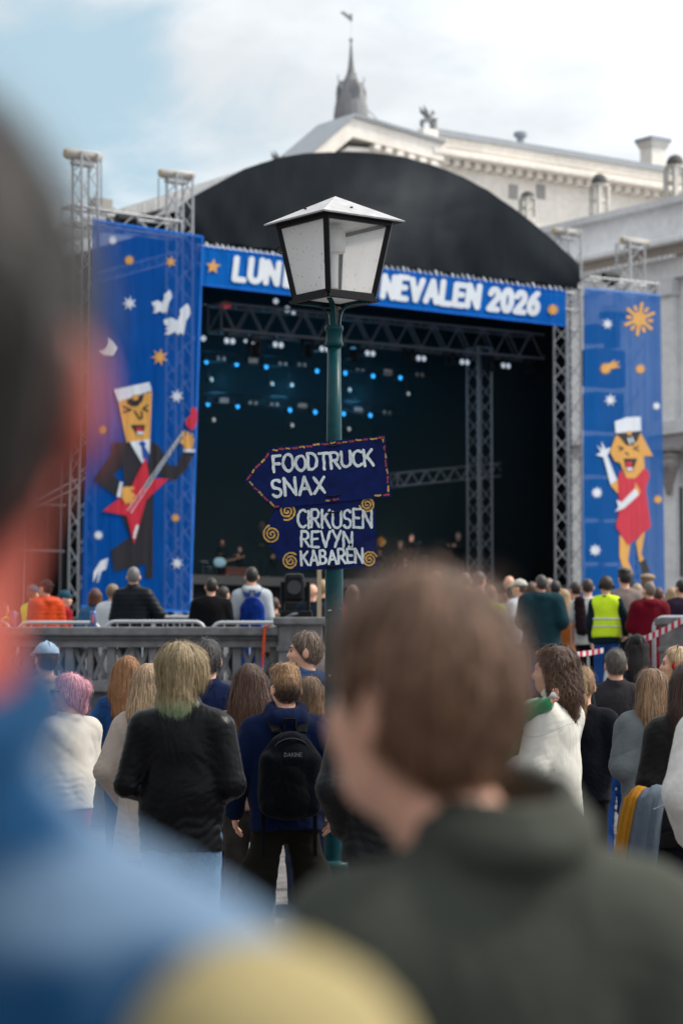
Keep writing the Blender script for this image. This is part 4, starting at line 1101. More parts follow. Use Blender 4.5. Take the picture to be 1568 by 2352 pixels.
for i, (x, y) in enumerate([(120, 560), (360, 590), (650, 620)]):
    ld = bpy.data.lights.new('blue_lamp_light', 'POINT'); ld.energy = 60; ld.color = (.10, .55, 1.0); ld.shadow_soft_size = .3
    lo = bpy.data.objects.new('blue_lamp_light', ld); lo.location = F5(*c4(x, y)); COL.objects.link(lo)
hzb = bbox('haze', -.6, SL + .4, .9, 10.3, zS + .02, zh + .1, None, None)
hm = bpy.data.materials.new('stage_haze'); hm.use_nodes = True; hm.node_tree.nodes.clear()
ho = hm.node_tree.nodes.new('ShaderNodeOutputMaterial'); hv = hm.node_tree.nodes.new('ShaderNodeVolumePrincipled')
hv.inputs['Color'].default_value = (.45, .75, .85, 1); hv.inputs['Density'].default_value = .010; hm.node_tree.links.new(hv.outputs[0], ho.inputs['Volume'])
hzb.data.materials.append(hm); tag(hzb, kind='stuff'); hzb['label'] = 'thin bluish stage haze inside the stage opening'

# drifting stage smoke in front of the dark roof cover
sm_c = SF(830, 490, 1.6)
smf = MB().lathe((0, 0, 0), [(.05, -1)] + [(math.cos(a), math.sin(a)) for a in np.linspace(-1.3, 1.3, 9)] + [(.05, 1)], 20)
smo = smf.build('smoke', None)
smo.location = sm_c; smo.rotation_euler = (0, R(-12), SANG); smo.scale = (4.2, .9, 2.1)
smm = bpy.data.materials.new('smoke'); smm.use_nodes = True; t_ = smm.node_tree; t_.nodes.clear()
so_ = t_.nodes.new('ShaderNodeOutputMaterial'); sv_ = t_.nodes.new('ShaderNodeVolumePrincipled'); tcn = t_.nodes.new('ShaderNodeTexCoord')
ln_ = t_.nodes.new('ShaderNodeVectorMath'); ln_.operation = 'LENGTH'; t_.links.new(tcn.outputs['Object'], ln_.inputs[0])
fo_ = t_.nodes.new('ShaderNodeMapRange'); fo_.inputs['From Min'].default_value = 1.0; fo_.inputs['From Max'].default_value = .15; fo_.interpolation_type = 'SMOOTHSTEP'; t_.links.new(ln_.outputs['Value'], fo_.inputs['Value'])
nz_ = t_.nodes.new('ShaderNodeTexNoise'); nz_.inputs['Scale'].default_value = 1.7; nz_.inputs['Detail'].default_value = 3; t_.links.new(tcn.outputs['Object'], nz_.inputs['Vector'])
mr_ = t_.nodes.new('ShaderNodeMapRange'); mr_.inputs['From Min'].default_value = .42; mr_.inputs['From Max'].default_value = .72; mr_.inputs['To Max'].default_value = .16; t_.links.new(nz_.outputs[0], mr_.inputs['Value'])
mu_ = t_.nodes.new('ShaderNodeMath'); mu_.operation = 'MULTIPLY'; t_.links.new(fo_.outputs[0], mu_.inputs[0]); t_.links.new(mr_.outputs[0], mu_.inputs[1])
t_.links.new(mu_.outputs[0], sv_.inputs['Density']); sv_.inputs['Color'].default_value = (.9, .92, .95, 1); t_.links.new(sv_.outputs[0], so_.inputs['Volume'])
smo.data.materials.clear(); smo.data.materials.append(smm); tag(smo, 'thin pale stage smoke drifting before the dark roof', 'smoke', kind='stuff')
# ------------------------------------------------------------------ lamp post
LY = 5.6 * KD
lx = P(767, 1300, LY).x
lp = thing('lamp_post', 'dark green lamp post with square glass lantern in front of the stage', 'lamp post', (lx, LY, 0))
zc = lambda py: P(767, py, LY).z
PX = LY / FPX
M_green = mat('paint', (.003, .045, .054), spec=.15, rough=.38, var=.18, scale=25, bump=.05); M_iron = mat('paint', (.006, .007, .009), spec=.2, rough=.5, scale=40, var=.25, bump=.12)
prof = [(.052, zc(1985)), (.050, zc(1600)), (.0475, zc(1310)), (.041, zc(1020)), (.0365, zc(796))]
MB().lathe((lx, LY, 0), [(.052, .3)] + prof, 28).build('pole', M_green, lp, smooth=True)
MB().lathe((lx, LY, 0), [(.12, 0), (.12, .06), (.1, .09), (.095, .4), (.085, .46), (.078, zc(2005)), (.08, zc(1998)), (.086, zc(1994)), (.086, zc(1984)), (.07, zc(1979)), (.053, zc(1976))], 28).build('base_sleeve', M_green, lp, smooth=True)
MB().lathe((lx, LY, 0), [(.037, zc(797)), (.046, zc(796)), (.048, zc(791)), (.048, zc(787)), (.043, zc(783)), (.0425, zc(762)), (.048, zc(760)), (.05, zc(756)), (.05, zc(751)), (.046, zc(748)), (.03, zc(746))], 24).build('collar', M_green, lp, smooth=True)
dl = R(8)
def corner(k, r_, z_, cx=lx):       # k 0 front, 1 right, 2 back, 3 left
    a = -math.pi / 2 - dl + k * math.pi / 2
    return Vector((cx + r_ * math.cos(a), LY + r_ * math.sin(a), z_))
zb, ztp = zc(683), zc(513); Rb, Rt, Rr = 95 * PX, 133 * PX, 166 * PX
zr0, zr1 = zc(511), zc(450)
# corner posts, bottom and top frame
for k in range(4):
    a, b_ = corner(k, Rb, zb), corner(k, Rt, ztp); n_ = (a - Vector((lx, LY, a.z))).normalized(); e = Vector((-n_.y, n_.x, 0))
    MB().box((a + b_) / 2 - n_ * .006, ((b_ - a).length, .030, .030), (b_ - a).normalized(), e, n_).build('corner_post', M_iron, lp, bevel=.003)
    for (r_, z_, h_, nm) in ((Rb, zb, .03, 'bottom_rail'), (Rt, ztp - .012, .026, 'top_rail')):
        p, q = corner(k, r_, z_), corner((k + 1) % 4, r_, z_); d = (q - p); nn_ = Vector((d.y, -d.x, 0)).normalized()
        MB().box((p + q) / 2, (d.length - .006, .022, h_), d.normalized(), nn_).build(nm, M_iron, lp, bevel=.003)
    if True:
        p, q = corner(k, Rb + .012, zb - .022), corner((k + 1) % 4, Rb + .012, zb - .022); d = q - p
        MB().box((p + q) / 2, (d.length, .03, .014), d.normalized(), Vector((d.y, -d.x, 0)).normalized()).build('sill', M_iron, lp)
# glass panes (acrylic, milky)
def glass_mat(milk):
    m = bpy.data.materials.new('milky_glass'); m.use_nodes = True; t = m.node_tree; n = t.nodes; l = t.links
    b = n['Principled BSDF']; b.inputs['Base Color'].default_value = (.86, .87, .86, 1); b.inputs['Roughness'].default_value = .35; b.inputs['Specular IOR Level'].default_value = .3
    no = n.new('ShaderNodeTexNoise'); no.inputs['Scale'].default_value = 60; no.inputs['Detail'].default_value = 8
    no2 = n.new('ShaderNodeTexNoise'); no2.inputs['Scale'].default_value = 7; no2.inputs['Detail'].default_value = 5
    co = n.new('ShaderNodeTexCoord'); l.new(co.outputs['Object'], no.inputs['Vector']); l.new(co.outputs['Object'], no2.inputs['Vector'])
    cr_ = n.new('ShaderNodeValToRGB'); cr_.color_ramp.elements[0].position = .28; cr_.color_ramp.elements[0].color = (.28, .24, .2, 1); cr_.color_ramp.elements[1].position = .36; cr_.color_ramp.elements[1].color = (.98, .98, .975, 1)
    l.new(no.outputs[0], cr_.inputs[0])
    mm = n.new('ShaderNodeMix'); mm.data_type = 'RGBA'; mm.blend_type = 'MULTIPLY'; mm.inputs[0].default_value = .04; l.new(cr_.outputs[0], mm.inputs[6]); l.new(no2.outputs[0], mm.inputs[7])
    tl = n.new('ShaderNodeBsdfTranslucent'); l.new(mm.outputs[2], tl.inputs[0]); l.new(mm.outputs[2], b.inputs['Base Color'])
    m1 = n.new('ShaderNodeMixShader'); m1.inputs[0].default_value = .5; l.new(b.outputs[0], m1.inputs[1]); l.new(tl.outputs[0], m1.inputs[2])
    trn = n.new('ShaderNodeBsdfTransparent'); m2 = n.new('ShaderNodeMixShader'); m2.inputs[0].default_value = 1 - milk; l.new(m1.outputs[0], m2.inputs[1]); l.new(trn.outputs[0], m2.inputs[2])
    l.new(m2.outputs[0], n['Material Output'].inputs[0]); return m
M_milk = glass_mat(.97); M_clear = glass_mat(.10)
def pane(k, i0, i1, m, inset=.012, nm='pane'):
    p, q = corner(k, Rb - inset, zb + .012), corner((k + 1) % 4, Rb - inset, zb + .012); r_, s_ = corner((k + 1) % 4, Rt - inset, ztp - .02), corner(k, Rt - inset, ztp - .02)
    pts = [p.lerp(q, i0), p.lerp(q, i1), s_.lerp(r_, i1), s_.lerp(r_, i0)]
    n_ = (q - p).cross(s_ - p).normalized()
    return MB().slab(pts, n_ * .003).build(nm, m, lp)
pane(3, .04, .96, M_milk)
pane(0, .04, .96, M_clear)
M_milk2 = glass_mat(.80); pane(1, .04, .96, M_milk2); pane(2, .04, .96, M_milk2)
MB().slab([corner(k, Rb - .01, zb - .004) for k in range(4)], UP * .004).build('bottom_pane', M_milk, lp)
MB().slab([corner(k, Rt - .014, ztp - .004) for k in range(4)], UP * .003).build('reflector', mat('paint', (.8, .8, .78)), lp)
# roof
M_roofm = mat('paint', (.40, .40, .41), rough=.5, scale=16, var=.22, bump=.06)
vr = [corner(k, Rr, zr0) for k in range(4)] + [Vector((lx + .006, LY, zr1))] + [corner(k, Rr - .004, zr0 - .008) for k in range(4)]
MB().add(vr, [[0, 1, 4], [1, 2, 4], [2, 3, 4], [3, 0, 4], [0, 5, 6, 1], [1, 6, 7, 2], [2, 7, 8, 3], [3, 8, 5, 0]]).build('roof', M_roofm, lp)
MB().sheet([corner(k, Rr - .006, zr0 - .0085) for k in range(4)][::-1]).build('roof_underside', M_iron, lp)
for (k, t_, w_) in ((3, .35, .42), (0, .45, .35)):
    p = corner(k, Rr, zr0).lerp(corner((k + 1) % 4, Rr, zr0), t_); ap = Vector((lx, LY, zr1)); c = p.lerp(ap, w_)
    MB().box(c + Vector((0, -.002, .004)), (.016, .008, .006)).build('rivet', M_iron, lp)
# lamp socket and bulb
MB().lathe((lx, LY, 0), [(.045, ztp - .02), (.062, ztp - .05), (.062, ztp - .12), (.058, ztp - .16), (.04, ztp - .162)], 20).build('lamp_shade', mat('plastic', (.7, .7, .68)), lp, smooth=True)
bar('tube_lamp', (lx, LY, zb + .05), (lx, LY, ztp - .15), .022, mat('plastic', (.75, .76, .76), rough=.2), lp, 16)
# scroll brackets
for k in range(4):
    tip = corner(k, Rb * .80, zb - .032); pts = []; c0 = Vector((lx, LY, 0)); d = (tip - c0); d.z = 0; dn = d.normalized()
    for i in range(11):
        u = i / 10.0; r_ = .030 + (d.length - .030) * (u ** 2.6); z_ = zc(752) + (tip.z - zc(752)) * (1 - (1 - u) ** 2.2)
        pts.append(c0 + dn * r_ + UP * z_)
    ms = MB()
    e = Vector((-dn.y, dn.x, 0))
    for i in range(10):
        a, b_ = pts[i], pts[i + 1]; ax = (b_ - a).normalized(); ms.box((a + b_) / 2, ((b_ - a).length * 1.12, .026, .011), ax, e, ax.cross(e))
    ms.build('bracket', M_green if k != 2 else mat('paint', (.12, .09, .075), rough=.6), lp)
# lantern hinge and latch
q = corner(3, Rt - .03, zb + (ztp - zb) * .68); MB().tube([q + Vector((-.02, 0, .01)), q + Vector((-.035, 0, 0)), q + Vector((-.03, 0, -.02)), q + Vector((-.005, 0, -.03))], .004, 6).build('latch', M_iron, lp)
# stickers / chips of paint
for px, py, w_ in ((757, 1402, .018), (782, 1398, .006), (757, 1552, .012)):
    c = P(px, py, LY - .052); MB().box(c, (w_, .003, .007), (1, .0, .1)).build('paint_chip', mat('paint', (.45, .45, .44)), lp)

# ------------------------------------------------------------------ arrow signs
def sign_plane(Y, yaw=0.0):
    return plane_map((0, Y, 0), (math.sin(yaw), math.cos(yaw), 0))
M_board = mat('paint', (.003, .010, .075), spec=.1, rough=.5, scale=22, var=.30, bump=.10); M_edge = mat('wood', (.35, .25, .15))
M_chalk = mat('paint', (.62, .68, .70), rough=.7, scale=120, var=.22, bump=.04); M_gold = mat('paint', (.47, .28, .05), rough=.6, scale=90, var=.4, bump=.05)
M_redp = mat('paint', (.30, .025, .04), rough=.6, scale=90, var=.3)
def board(fm, pts, t, th=.012):
    front = [fm(x, y) for x, y in pts]
    MB().slab(front, Vector((0, th, 0))).build('board', M_board, t)
    return t
s1 = sign_plane(LY - .066); s2 = sign_plane(LY - .056)
p1 = [(559, 1102), (622, 1029), (885, 999), (899, 1140), (628, 1168)]
p2 = [(601, 1226), (640, 1155), (860, 1136), (867, 1304), (659, 1311)]
sg1 = thing('arrow_sign', 'upper dark blue arrow sign painted FOODTRUCK SNAX with dashed border', 'sign', s1(765, 1168), 'arrow signs on the lamp post')
board(s1, p1, sg1, .008)
rn_ = random.Random(5)
stroke_mesh('lettering', segs_for('FOODTRUCK', (629, 1085), (857, 1068), 36, .07, rn_, gap=.2), 6.6, s1, .002, M_chalk, sg1, res=1.0, rough=.55, seed=1)
stroke_mesh('lettering', segs_for('SNAX', (626, 1141), (746, 1132), 37, .06, rn_, gap=.24), 6.8, s1, .002, M_chalk, sg1, res=1.0, rough=.55, seed=2)
cen = Vector((740, 1085)); ds_ = {0: [], 1: []}; k = 0
for i in range(5):
    a, b_ = Vector(p1[i]), Vector(p1[(i + 1) % 5]); d = b_ - a; n_ = Vector((-d.y, d.x)).normalized()
    if (cen - a).dot(n_) < 0: n_ = -n_
    u = 6
    while u < d.length - 8:
        ln = rn_.uniform(7, 13); q = a + d.normalized() * u + n_ * rn_.uniform(4.0, 6.0)
        if not (i == 3 and 40 < u < 250 and rn_.random() < .9):
            ds_[k % 2].append((q, q + d.normalized() * ln + n_ * rn_.uniform(-1.6, 1.6)))
        u += ln + rn_.uniform(5, 10); k += 1
for k in (0, 1):
    for q in ds_[k]: stroke_mesh('border_dash', [q], 4.2, s1, .002, (M_redp, M_gold)[k], sg1, res=1.2, rough=.8, seed=int(q[0].x))
sg2 = thing('arrow_sign', 'lower dark blue arrow sign painted CIRKUSEN REVYN KABAREN with yellow spirals', 'sign', s2(765, 1304), 'arrow signs on the lamp post')
board(s2, p2, sg2, .008)
for txt, a, b_, hh in (('CIRKUSEN', (684, 1212), (853, 1211), 40), ('REVYN', (692, 1256), (808, 1256), 35), ('KABARÉN', (692, 1298), (833, 1291), 31)):
    stroke_mesh('lettering', segs_for(txt, a, b_, hh, .07, rn_, gap=.22), 5.9, s2, .0025, M_chalk, sg2, res=1.0, rough=.5, seed=len(txt))
for cx, cy, r_, a0 in ((659, 1174, 20, 0), (624, 1227, 20, 2.5), (667, 1289, 19, 3.5), (843, 1158, 17.5, 1), (848, 1285, 17.5, 4)):
    pts = [Vector((cx + r_ * (.12 + .88 * t / 40) * math.cos(a0 + t / 40 * 4.6 * math.pi), cy + r_ * (.12 + .88 * t / 40) * 1.05 * math.sin(a0 + t / 40 * 4.6 * math.pi))) for t in range(41)]
    stroke_mesh('spiral', [(pts[i], pts[i + 1]) for i in range(40)], 4.3, s2, .0022, M_gold, sg2, res=1.1, rough=.6, seed=int(cx))
for fm, py, t in ((s1, 1023, sg1), (s1, 1140 - 2, sg1), (s2, 1176, sg2), (s2, 1300, sg2)):
    a, b_ = fm(749, py), fm(783, py - 2)
    MB().tube([a + Vector((0, .01, .002)), a.lerp(b_, .06) + Vector((0, -.005, -.001)), a.lerp(b_, .5) + Vector((0, -.007, -.005)), a.lerp(b_, .94) + Vector((0, -.005, 0)), b_ + Vector((0, .01, .002))], .0042, 6).build('zip_tie', M_iron, t)
# ------------------------------------------------------------------ people
SLOPE = .018
SKIN = {'pale': '#d9a58c', 'mid': '#c48d72', 'tan': '#a8745a', 'brown': '#7a4e3a', 'flush': '#b04834'}  # the last tone puts a backlit ear's red glow into the whole skin
ARMS = {   # elbow, wrist of the right arm (x > 0); the left one is mirrored
    'down': ((.210, -.03, 1.12), (.215, .06, .885)), 'front': ((.222, -.045, 1.14), (.08, .19, 1.06)), 'pocket': ((.255, -.085, 1.13), (.185, .06, .94)),
    'cross': ((.215, .05, 1.14), (-.05, .19, 1.19)), 'hip': ((.33, -.06, 1.14), (.18, .01, 1.01)), 'phone': ((.22, .02, 1.13), (.10, .26, 1.29)),
    'back': ((.24, -.10, 1.13), (.08, -.19, 1.0)), 'chin': ((.20, .10, 1.14), (.06, .17, 1.42)), 'mic': ((.24, .08, 1.21), (.10, .20, 1.47)), 'hold': ((.23, .03, 1.13), (.05, .27, 1.11)),
    'reach': ((.22, .16, 1.27), (.13, .42, 1.30)), 'wide': ((.265, -.03, 1.15), (.28, .08, .93)),
}
HAND_ME = {}
def hand_mesh():
    if 'h' not in HAND_ME:
        f = SDF(span(-.06, .03, .0042), span(-.075, .085, .0042), span(-.21, .03, .0042))
        f.cap((0, 0, .02), (0, 0, -.02), .025, .024, .01); f.rbox((0, 0, -.055), (.013, .040, .042), .012, .015)
        for y, ln, z0 in ((.030, .068, -.088), (.010, .078, -.094), (-.011, .072, -.092), (-.031, .056, -.085)):
            m_ = (-.012, y * 1.02, z0 - ln * .5); e = (-.036, y * 1.0, z0 - ln * .92)
            f.cap((0, y, z0 + .01), m_, .0098, .0088, .006); f.cap(m_, e, .0088, .0072, .004)
        f.cap((-.004, .035, -.03), (-.014, .062, -.065), .014, .0105, .012); f.cap((-.014, .062, -.065), (-.022, .062, -.098), .0105, .0085, .005)
        HAND_ME['h'] = f.mesh('hand')
    return HAND_ME['h']
MESHC = {}
def place_head(o, sp):
    o.rotation_euler = (0, 0, R(sp.get('hyaw', 0))); h_ = sp.get('hoff', (0, 0)); o.location = (h_[0], h_[1], 0)
def limb(a, mirror):
    return (-a[0] if mirror else a[0], a[1], a[2])
def arm_pts(sp, side):
    p = sp.get('armR' if side > 0 else 'armL') or sp.get('arms', 'down')
    e, w = ARMS[p] if isinstance(p, str) else p
    m = side < 0
    k = sp.get('wd', 1.0)
    sl_ = sp.get('slope', SLOPE); sh = (.162 * k * side, -.01, 1.405 - sl_)
    e = limb(e, m); w = limb(w, m)
    return sh, (e[0] * (1 + (k - 1) * .8), e[1], e[2]), w
def leg_pts(sp, side):
    st_ = sp.get('stance', .0); fw = sp.get('stride', 0.0) * side
    return (.088 * side, 0, .90), ((.095 + st_ * .5) * side, .025 + fw * .4, .49), ((.10 + st_) * side, -.02 + fw, .09)
def gridstep(sp):
    return {0: 1.0, 1: 1.6, 2: 2.4}[sp.get('lod', 0)]
def body_mesh(sp):
    k = gridstep(sp); h = .0085 * k; hy = R(sp.get('hyaw', 0)); g_ = .03 * max(1, k * .7)
    f = SDF(grade((-.5, -.12, g_), (-.12, .12, h), (.12, .5, g_)), grade((-.24, -.14, g_), (-.14, .16, h), (.16, .5, g_)), grade((0, 1.44, g_), (1.44, 1.78, h)))
    wdt = sp.get('wd', 1.0)
    sl_ = sp.get('slope', SLOPE); f.cap((0, 0, 1.05), (0, 0, 1.30 - sl_), .125 * wdt, .14 * wdt, .05, .62); f.cap((-.115 * wdt, -.01, 1.39 - sl_), (.115 * wdt, -.01, 1.39 - sl_), .045, .045, .05)
    f.cap((0, 0, .93), (0, 0, .98), .14, .13, .05, .7)
    for sd in (-1, 1):
        a, e, w = arm_pts(sp, sd); f.cap(a, e, .045, .036, .03); f.cap(e, w, .036, .024, .02)
        a, kn, an = leg_pts(sp, sd); f.cap(a, kn, .07, .05, .04); f.cap(kn, an, .05, .035, .03); f.cap(an, (an[0], an[1] + .1, .05), .035, .03, .03)
        f.cap((.03 * sd, -.02, 1.48 - sl_ * .7), (.12 * sd * wdt, -.015, 1.41 - sl_), .035, .035, .04)
    hx_, hy_ = sp.get('hoff', (0, 0)); f.cap((0, -.02, 1.42), (hx_, hy_, 1.56), .060, .054, .03)
    f.frame(hy, hx_, hy_)
    f.ell((0, -.004, 1.648), (.074, .094, .098), .02); f.ell((0, .036, 1.595), (.056, .062, .075), .03); f.ell((0, .064, 1.548), (.026, .024, .022), .03)
    f.cap((0, .088, 1.640), (0, .108, 1.607), .009, .0145, .014)                       # nose
    f.cap((-.032, .078, 1.658), (.032, .078, 1.658), .016, .016, .015)                  # brow
    f.cap((-.017, .088, 1.572), (.017, .088, 1.572), .0085, .0085, .01); f.cap((-.014, .087, 1.561), (.014, .087, 1.561), .009, .009, .008)
    for sd in (-1, 1):
        f.ell((.040 * sd, .062, 1.607), (.022, .022, .02), .02)
        f.ell((.082 * sd, -.010, 1.622), (.012, .023, .034), .008)
        if k < 2: f.keep(-f.ell_d((.031 * sd, .094, 1.638), (.015, .010, .010)), .012)
    f.frame(0)
    return f.mesh('body')
def torso_mesh(sp, c):
    k = gridstep(sp); h = (.0105 if k == 1 else .0125 * k); o_ = c.get('off', .015); wdt = sp.get('wd', 1.0); hem = c.get('hem', .86); zlo = hem - .03
    arms = [arm_pts(sp, s_) for s_ in (-1, 1)]
    xs = [p[0] for a in arms for p in a]; ys = [p[1] for a in arms for p in a]; zs_ = [p[2] for a in arms for p in a]
    fl = c.get('flare', 0.0)
    f = SDF(span(min(min(xs) - .12, -.28 - fl), max(max(xs) + .12, .28 + fl), h), span(min(min(ys) - .12, -.24 - fl), max(max(ys) + .12, .22 + fl), h), span(min(zlo, min(zs_) - .1), 1.64, h))
    sl_ = sp.get('slope', SLOPE); f.cap((0, -.005, 1.08), (0, -.008, 1.30 - sl_), .150 * wdt + o_, .160 * wdt + o_, .05, .64)
    if not c.get('crop'): f.cap((0, 0, hem - .02), (0, -.005, 1.08), .160 * wdt + o_ + fl, .150 * wdt + o_, .06, .68)
    f.cap((-.125 * wdt, -.012, 1.395 - sl_), (.125 * wdt, -.012, 1.395 - sl_), .056 + o_, .056 + o_, .05)
    for sd in (-1, 1): f.cap((.035 * sd, -.02, 1.478 - sl_ * .6), (.140 * sd * wdt, -.015, 1.425 - sl_), .036 + o_ * .5, .042 + o_ * .7, .05)
    f.keep(hem - f.Z + .012 * np.sin(f.X * 9 + 1) * c.get('wavy', .6), .01)
    for sd in (-1, 1):
        a, e, w = arm_pts(sp, sd); w = np.array(w); e_ = np.array(e); wv = e_ + (w - e_) * c.get('sleeve', .93)
        aw = c.get('arm', 1.0)
        if c.get('short'): f.cap(a, tuple(np.array(a) + (e_ - np.array(a)) * .62), (.056 + o_) * aw, (.056 + o_) * aw, .04)
        elif c.get('vest'): pass
        else:
            f.cap(a, e, (.050 + o_) * aw, (.039 + o_) * aw, .04); f.cap(e, tuple(wv), (.039 + o_) * aw, (.030 + o_ * .8) * aw, .02)
    if c.get('amp', .012) and k < 2.3: f.folds(c.get('amp', .012), sp.get('seed', 1) + 7, c.get('fr', (6.5, 6, 4.5)))
    if k == 1 and not c.get('vest') and c.get('crease', 1):
        ca = c.get('crease', 1) * .007; sd0 = sp.get('seed', 1)
        for sd in (-1, 1):
            a, e, w = arm_pts(sp, sd)
            for (q, rad) in ((e, .10), (w, .09), (a, .09)):
                dd = np.sqrt((f.X - q[0]) ** 2 + (f.Y - q[1]) ** 2 + (f.Z - q[2]) ** 2)
                wv_ = np.sin(f.Z * 95 + f.X * 28 * sd + 2.2 * np.sin(f.Y * 34 + f.X * 21 + sd0) + sd0)
                f.d = f.d + (ca * ((1 - np.abs(wv_)) ** 1.5 - .3) * np.exp(-(dd / rad) ** 2)).astype(np.float32)
        wv_ = np.sin(f.Z * 70 + 3.2 * np.sin(f.X * 13 + sd0) + 1.6 * np.sin(f.X * 31 + f.Y * 17) + sd0)
        f.d = f.d + (ca * .9 * ((1 - np.abs(wv_)) ** 1.5 - .3) * np.exp(-((f.Z - hem - .13) / .12) ** 2) * (np.abs(f.X) < .2)).astype(np.float32)
        wv_ = np.sin(f.X * 52 * np.sign(f.X) + f.Z * 60 + 1.5 * np.sin(f.Z * 22 + sd0))
        f.d = f.d + (ca * .7 * ((1 - np.abs(wv_)) ** 1.5 - .3) * np.exp(-((f.Z - 1.27) / .09) ** 2) * np.exp(-((np.abs(f.X) - .12) / .05) ** 2)).astype(np.float32)
    if c.get('puff'): f.d = f.d + (.011 * np.abs(np.sin(f.Z * math.pi / c['puff'])) * -1 + .006).astype(np.float32)
    if c.get('yoke'):
        f.d = f.d + (.004 * np.exp(-((f.Z - 1.33 - .02 * np.cos(f.X * 9)) / .006) ** 2) * (f.Y < 0)).astype(np.float32)
    col_ = c.get('collar', 'round')
    if col_ == 'round': f.ring((0, -.012, 1.492), .066, .014 + o_ * .2, .012, .25, .95)
    if col_ == 'shirt': cz = c.get('cz', 0); f.ring((0, -.014, 1.500 + cz * .5), .070, .017 + cz * .4, .010, .25, .95); f.ring((0, -.014, 1.522 + cz), .066, .011, .010, .3, .95)
    if col_ == 'high': f.ring((0, -.012, 1.505), .070, .026, .012, .2, .95); f.ring((0, -.012, 1.54), .068, .018, .012, .2, .95)
    if col_ == 'hood':
        hb_ = c.get('hoodr', .034); f.ring((0, -.03, 1.495 + (hb_ - .034)), .083, hb_, .02, .35, .95); f.cap((-.07, -.10, 1.46), (.07, -.10, 1.46), .045, .045, .04); f.cap((0, -.115, 1.43), (0, -.125, 1.36), .055, .025, .04, .7)
    # let the neck stand free inside the collar
    f.frame(0)
    hx_, hy_ = sp.get('hoff', (0, 0)); f.keep(-f.cap_d((0, -.005, 1.50), (hx_ * 1.5, .01 + hy_, 1.72), .056, .06), .005)
    return f.mesh('jacket')
def legs_mesh(sp, c):
    k = gridstep(sp); h = .0155 * k; o_ = c.get('off', .012); top = c.get('top', 1.02); bot = c.get('bot', .07)
    st_ = sp.get('stance', 0); sr = abs(sp.get('stride', 0))
    f = SDF(span(-.26 - st_, .26 + st_, h), span(-.22 - sr, .22 + sr, h), span(bot - .03, top + .03, h))
    f.cap((0, 0, .93), (0, 0, 1.0), .134 + o_, .128 + o_, .04, .70)
    for sd in (-1, 1):
        a, kn, an = leg_pts(sp, sd); wv = c.get('wide', 1.0)
        f.cap(a, kn, .078 + o_, (.056 + o_) * wv, .045); f.cap(kn, (an[0], an[1], bot), (.056 + o_) * wv, (.046 + o_) * wv ** 1.4, .03)
        if c.get('bulge'): f.ell((kn[0] + .03 * sd, kn[1], kn[2] + .08), (.085, .085, .12), .04)
    if c.get('skirt'): f.cap((0, 0, bot), (0, 0, .95), .24, .15, .05, .8)
    if k < 2.3: f.folds(c.get('amp', .010), sp.get('seed', 1) + 3, (6, 6, 13))
    f.keep(f.Z - top, .01); f.keep(bot - f.Z, .01)
    return f.mesh('trousers')
def shoe_mesh(k):
    if ('shoe', k) not in MESHC:
        h = .010 * k
        f = SDF(span(-.08, .08, h), span(-.13, .22, h), span(-.02, .15, h))
        f.cap((0, -.055, .045), (0, -.05, .085), .042, .036, .03); f.cap((0, -.05, .045), (.008, .13, .035), .043, .042, .03); f.keep(-f.Z + .002, .006)
        MESHC[('shoe', k)] = f.mesh('shoe')
    return MESHC[('shoe', k)]
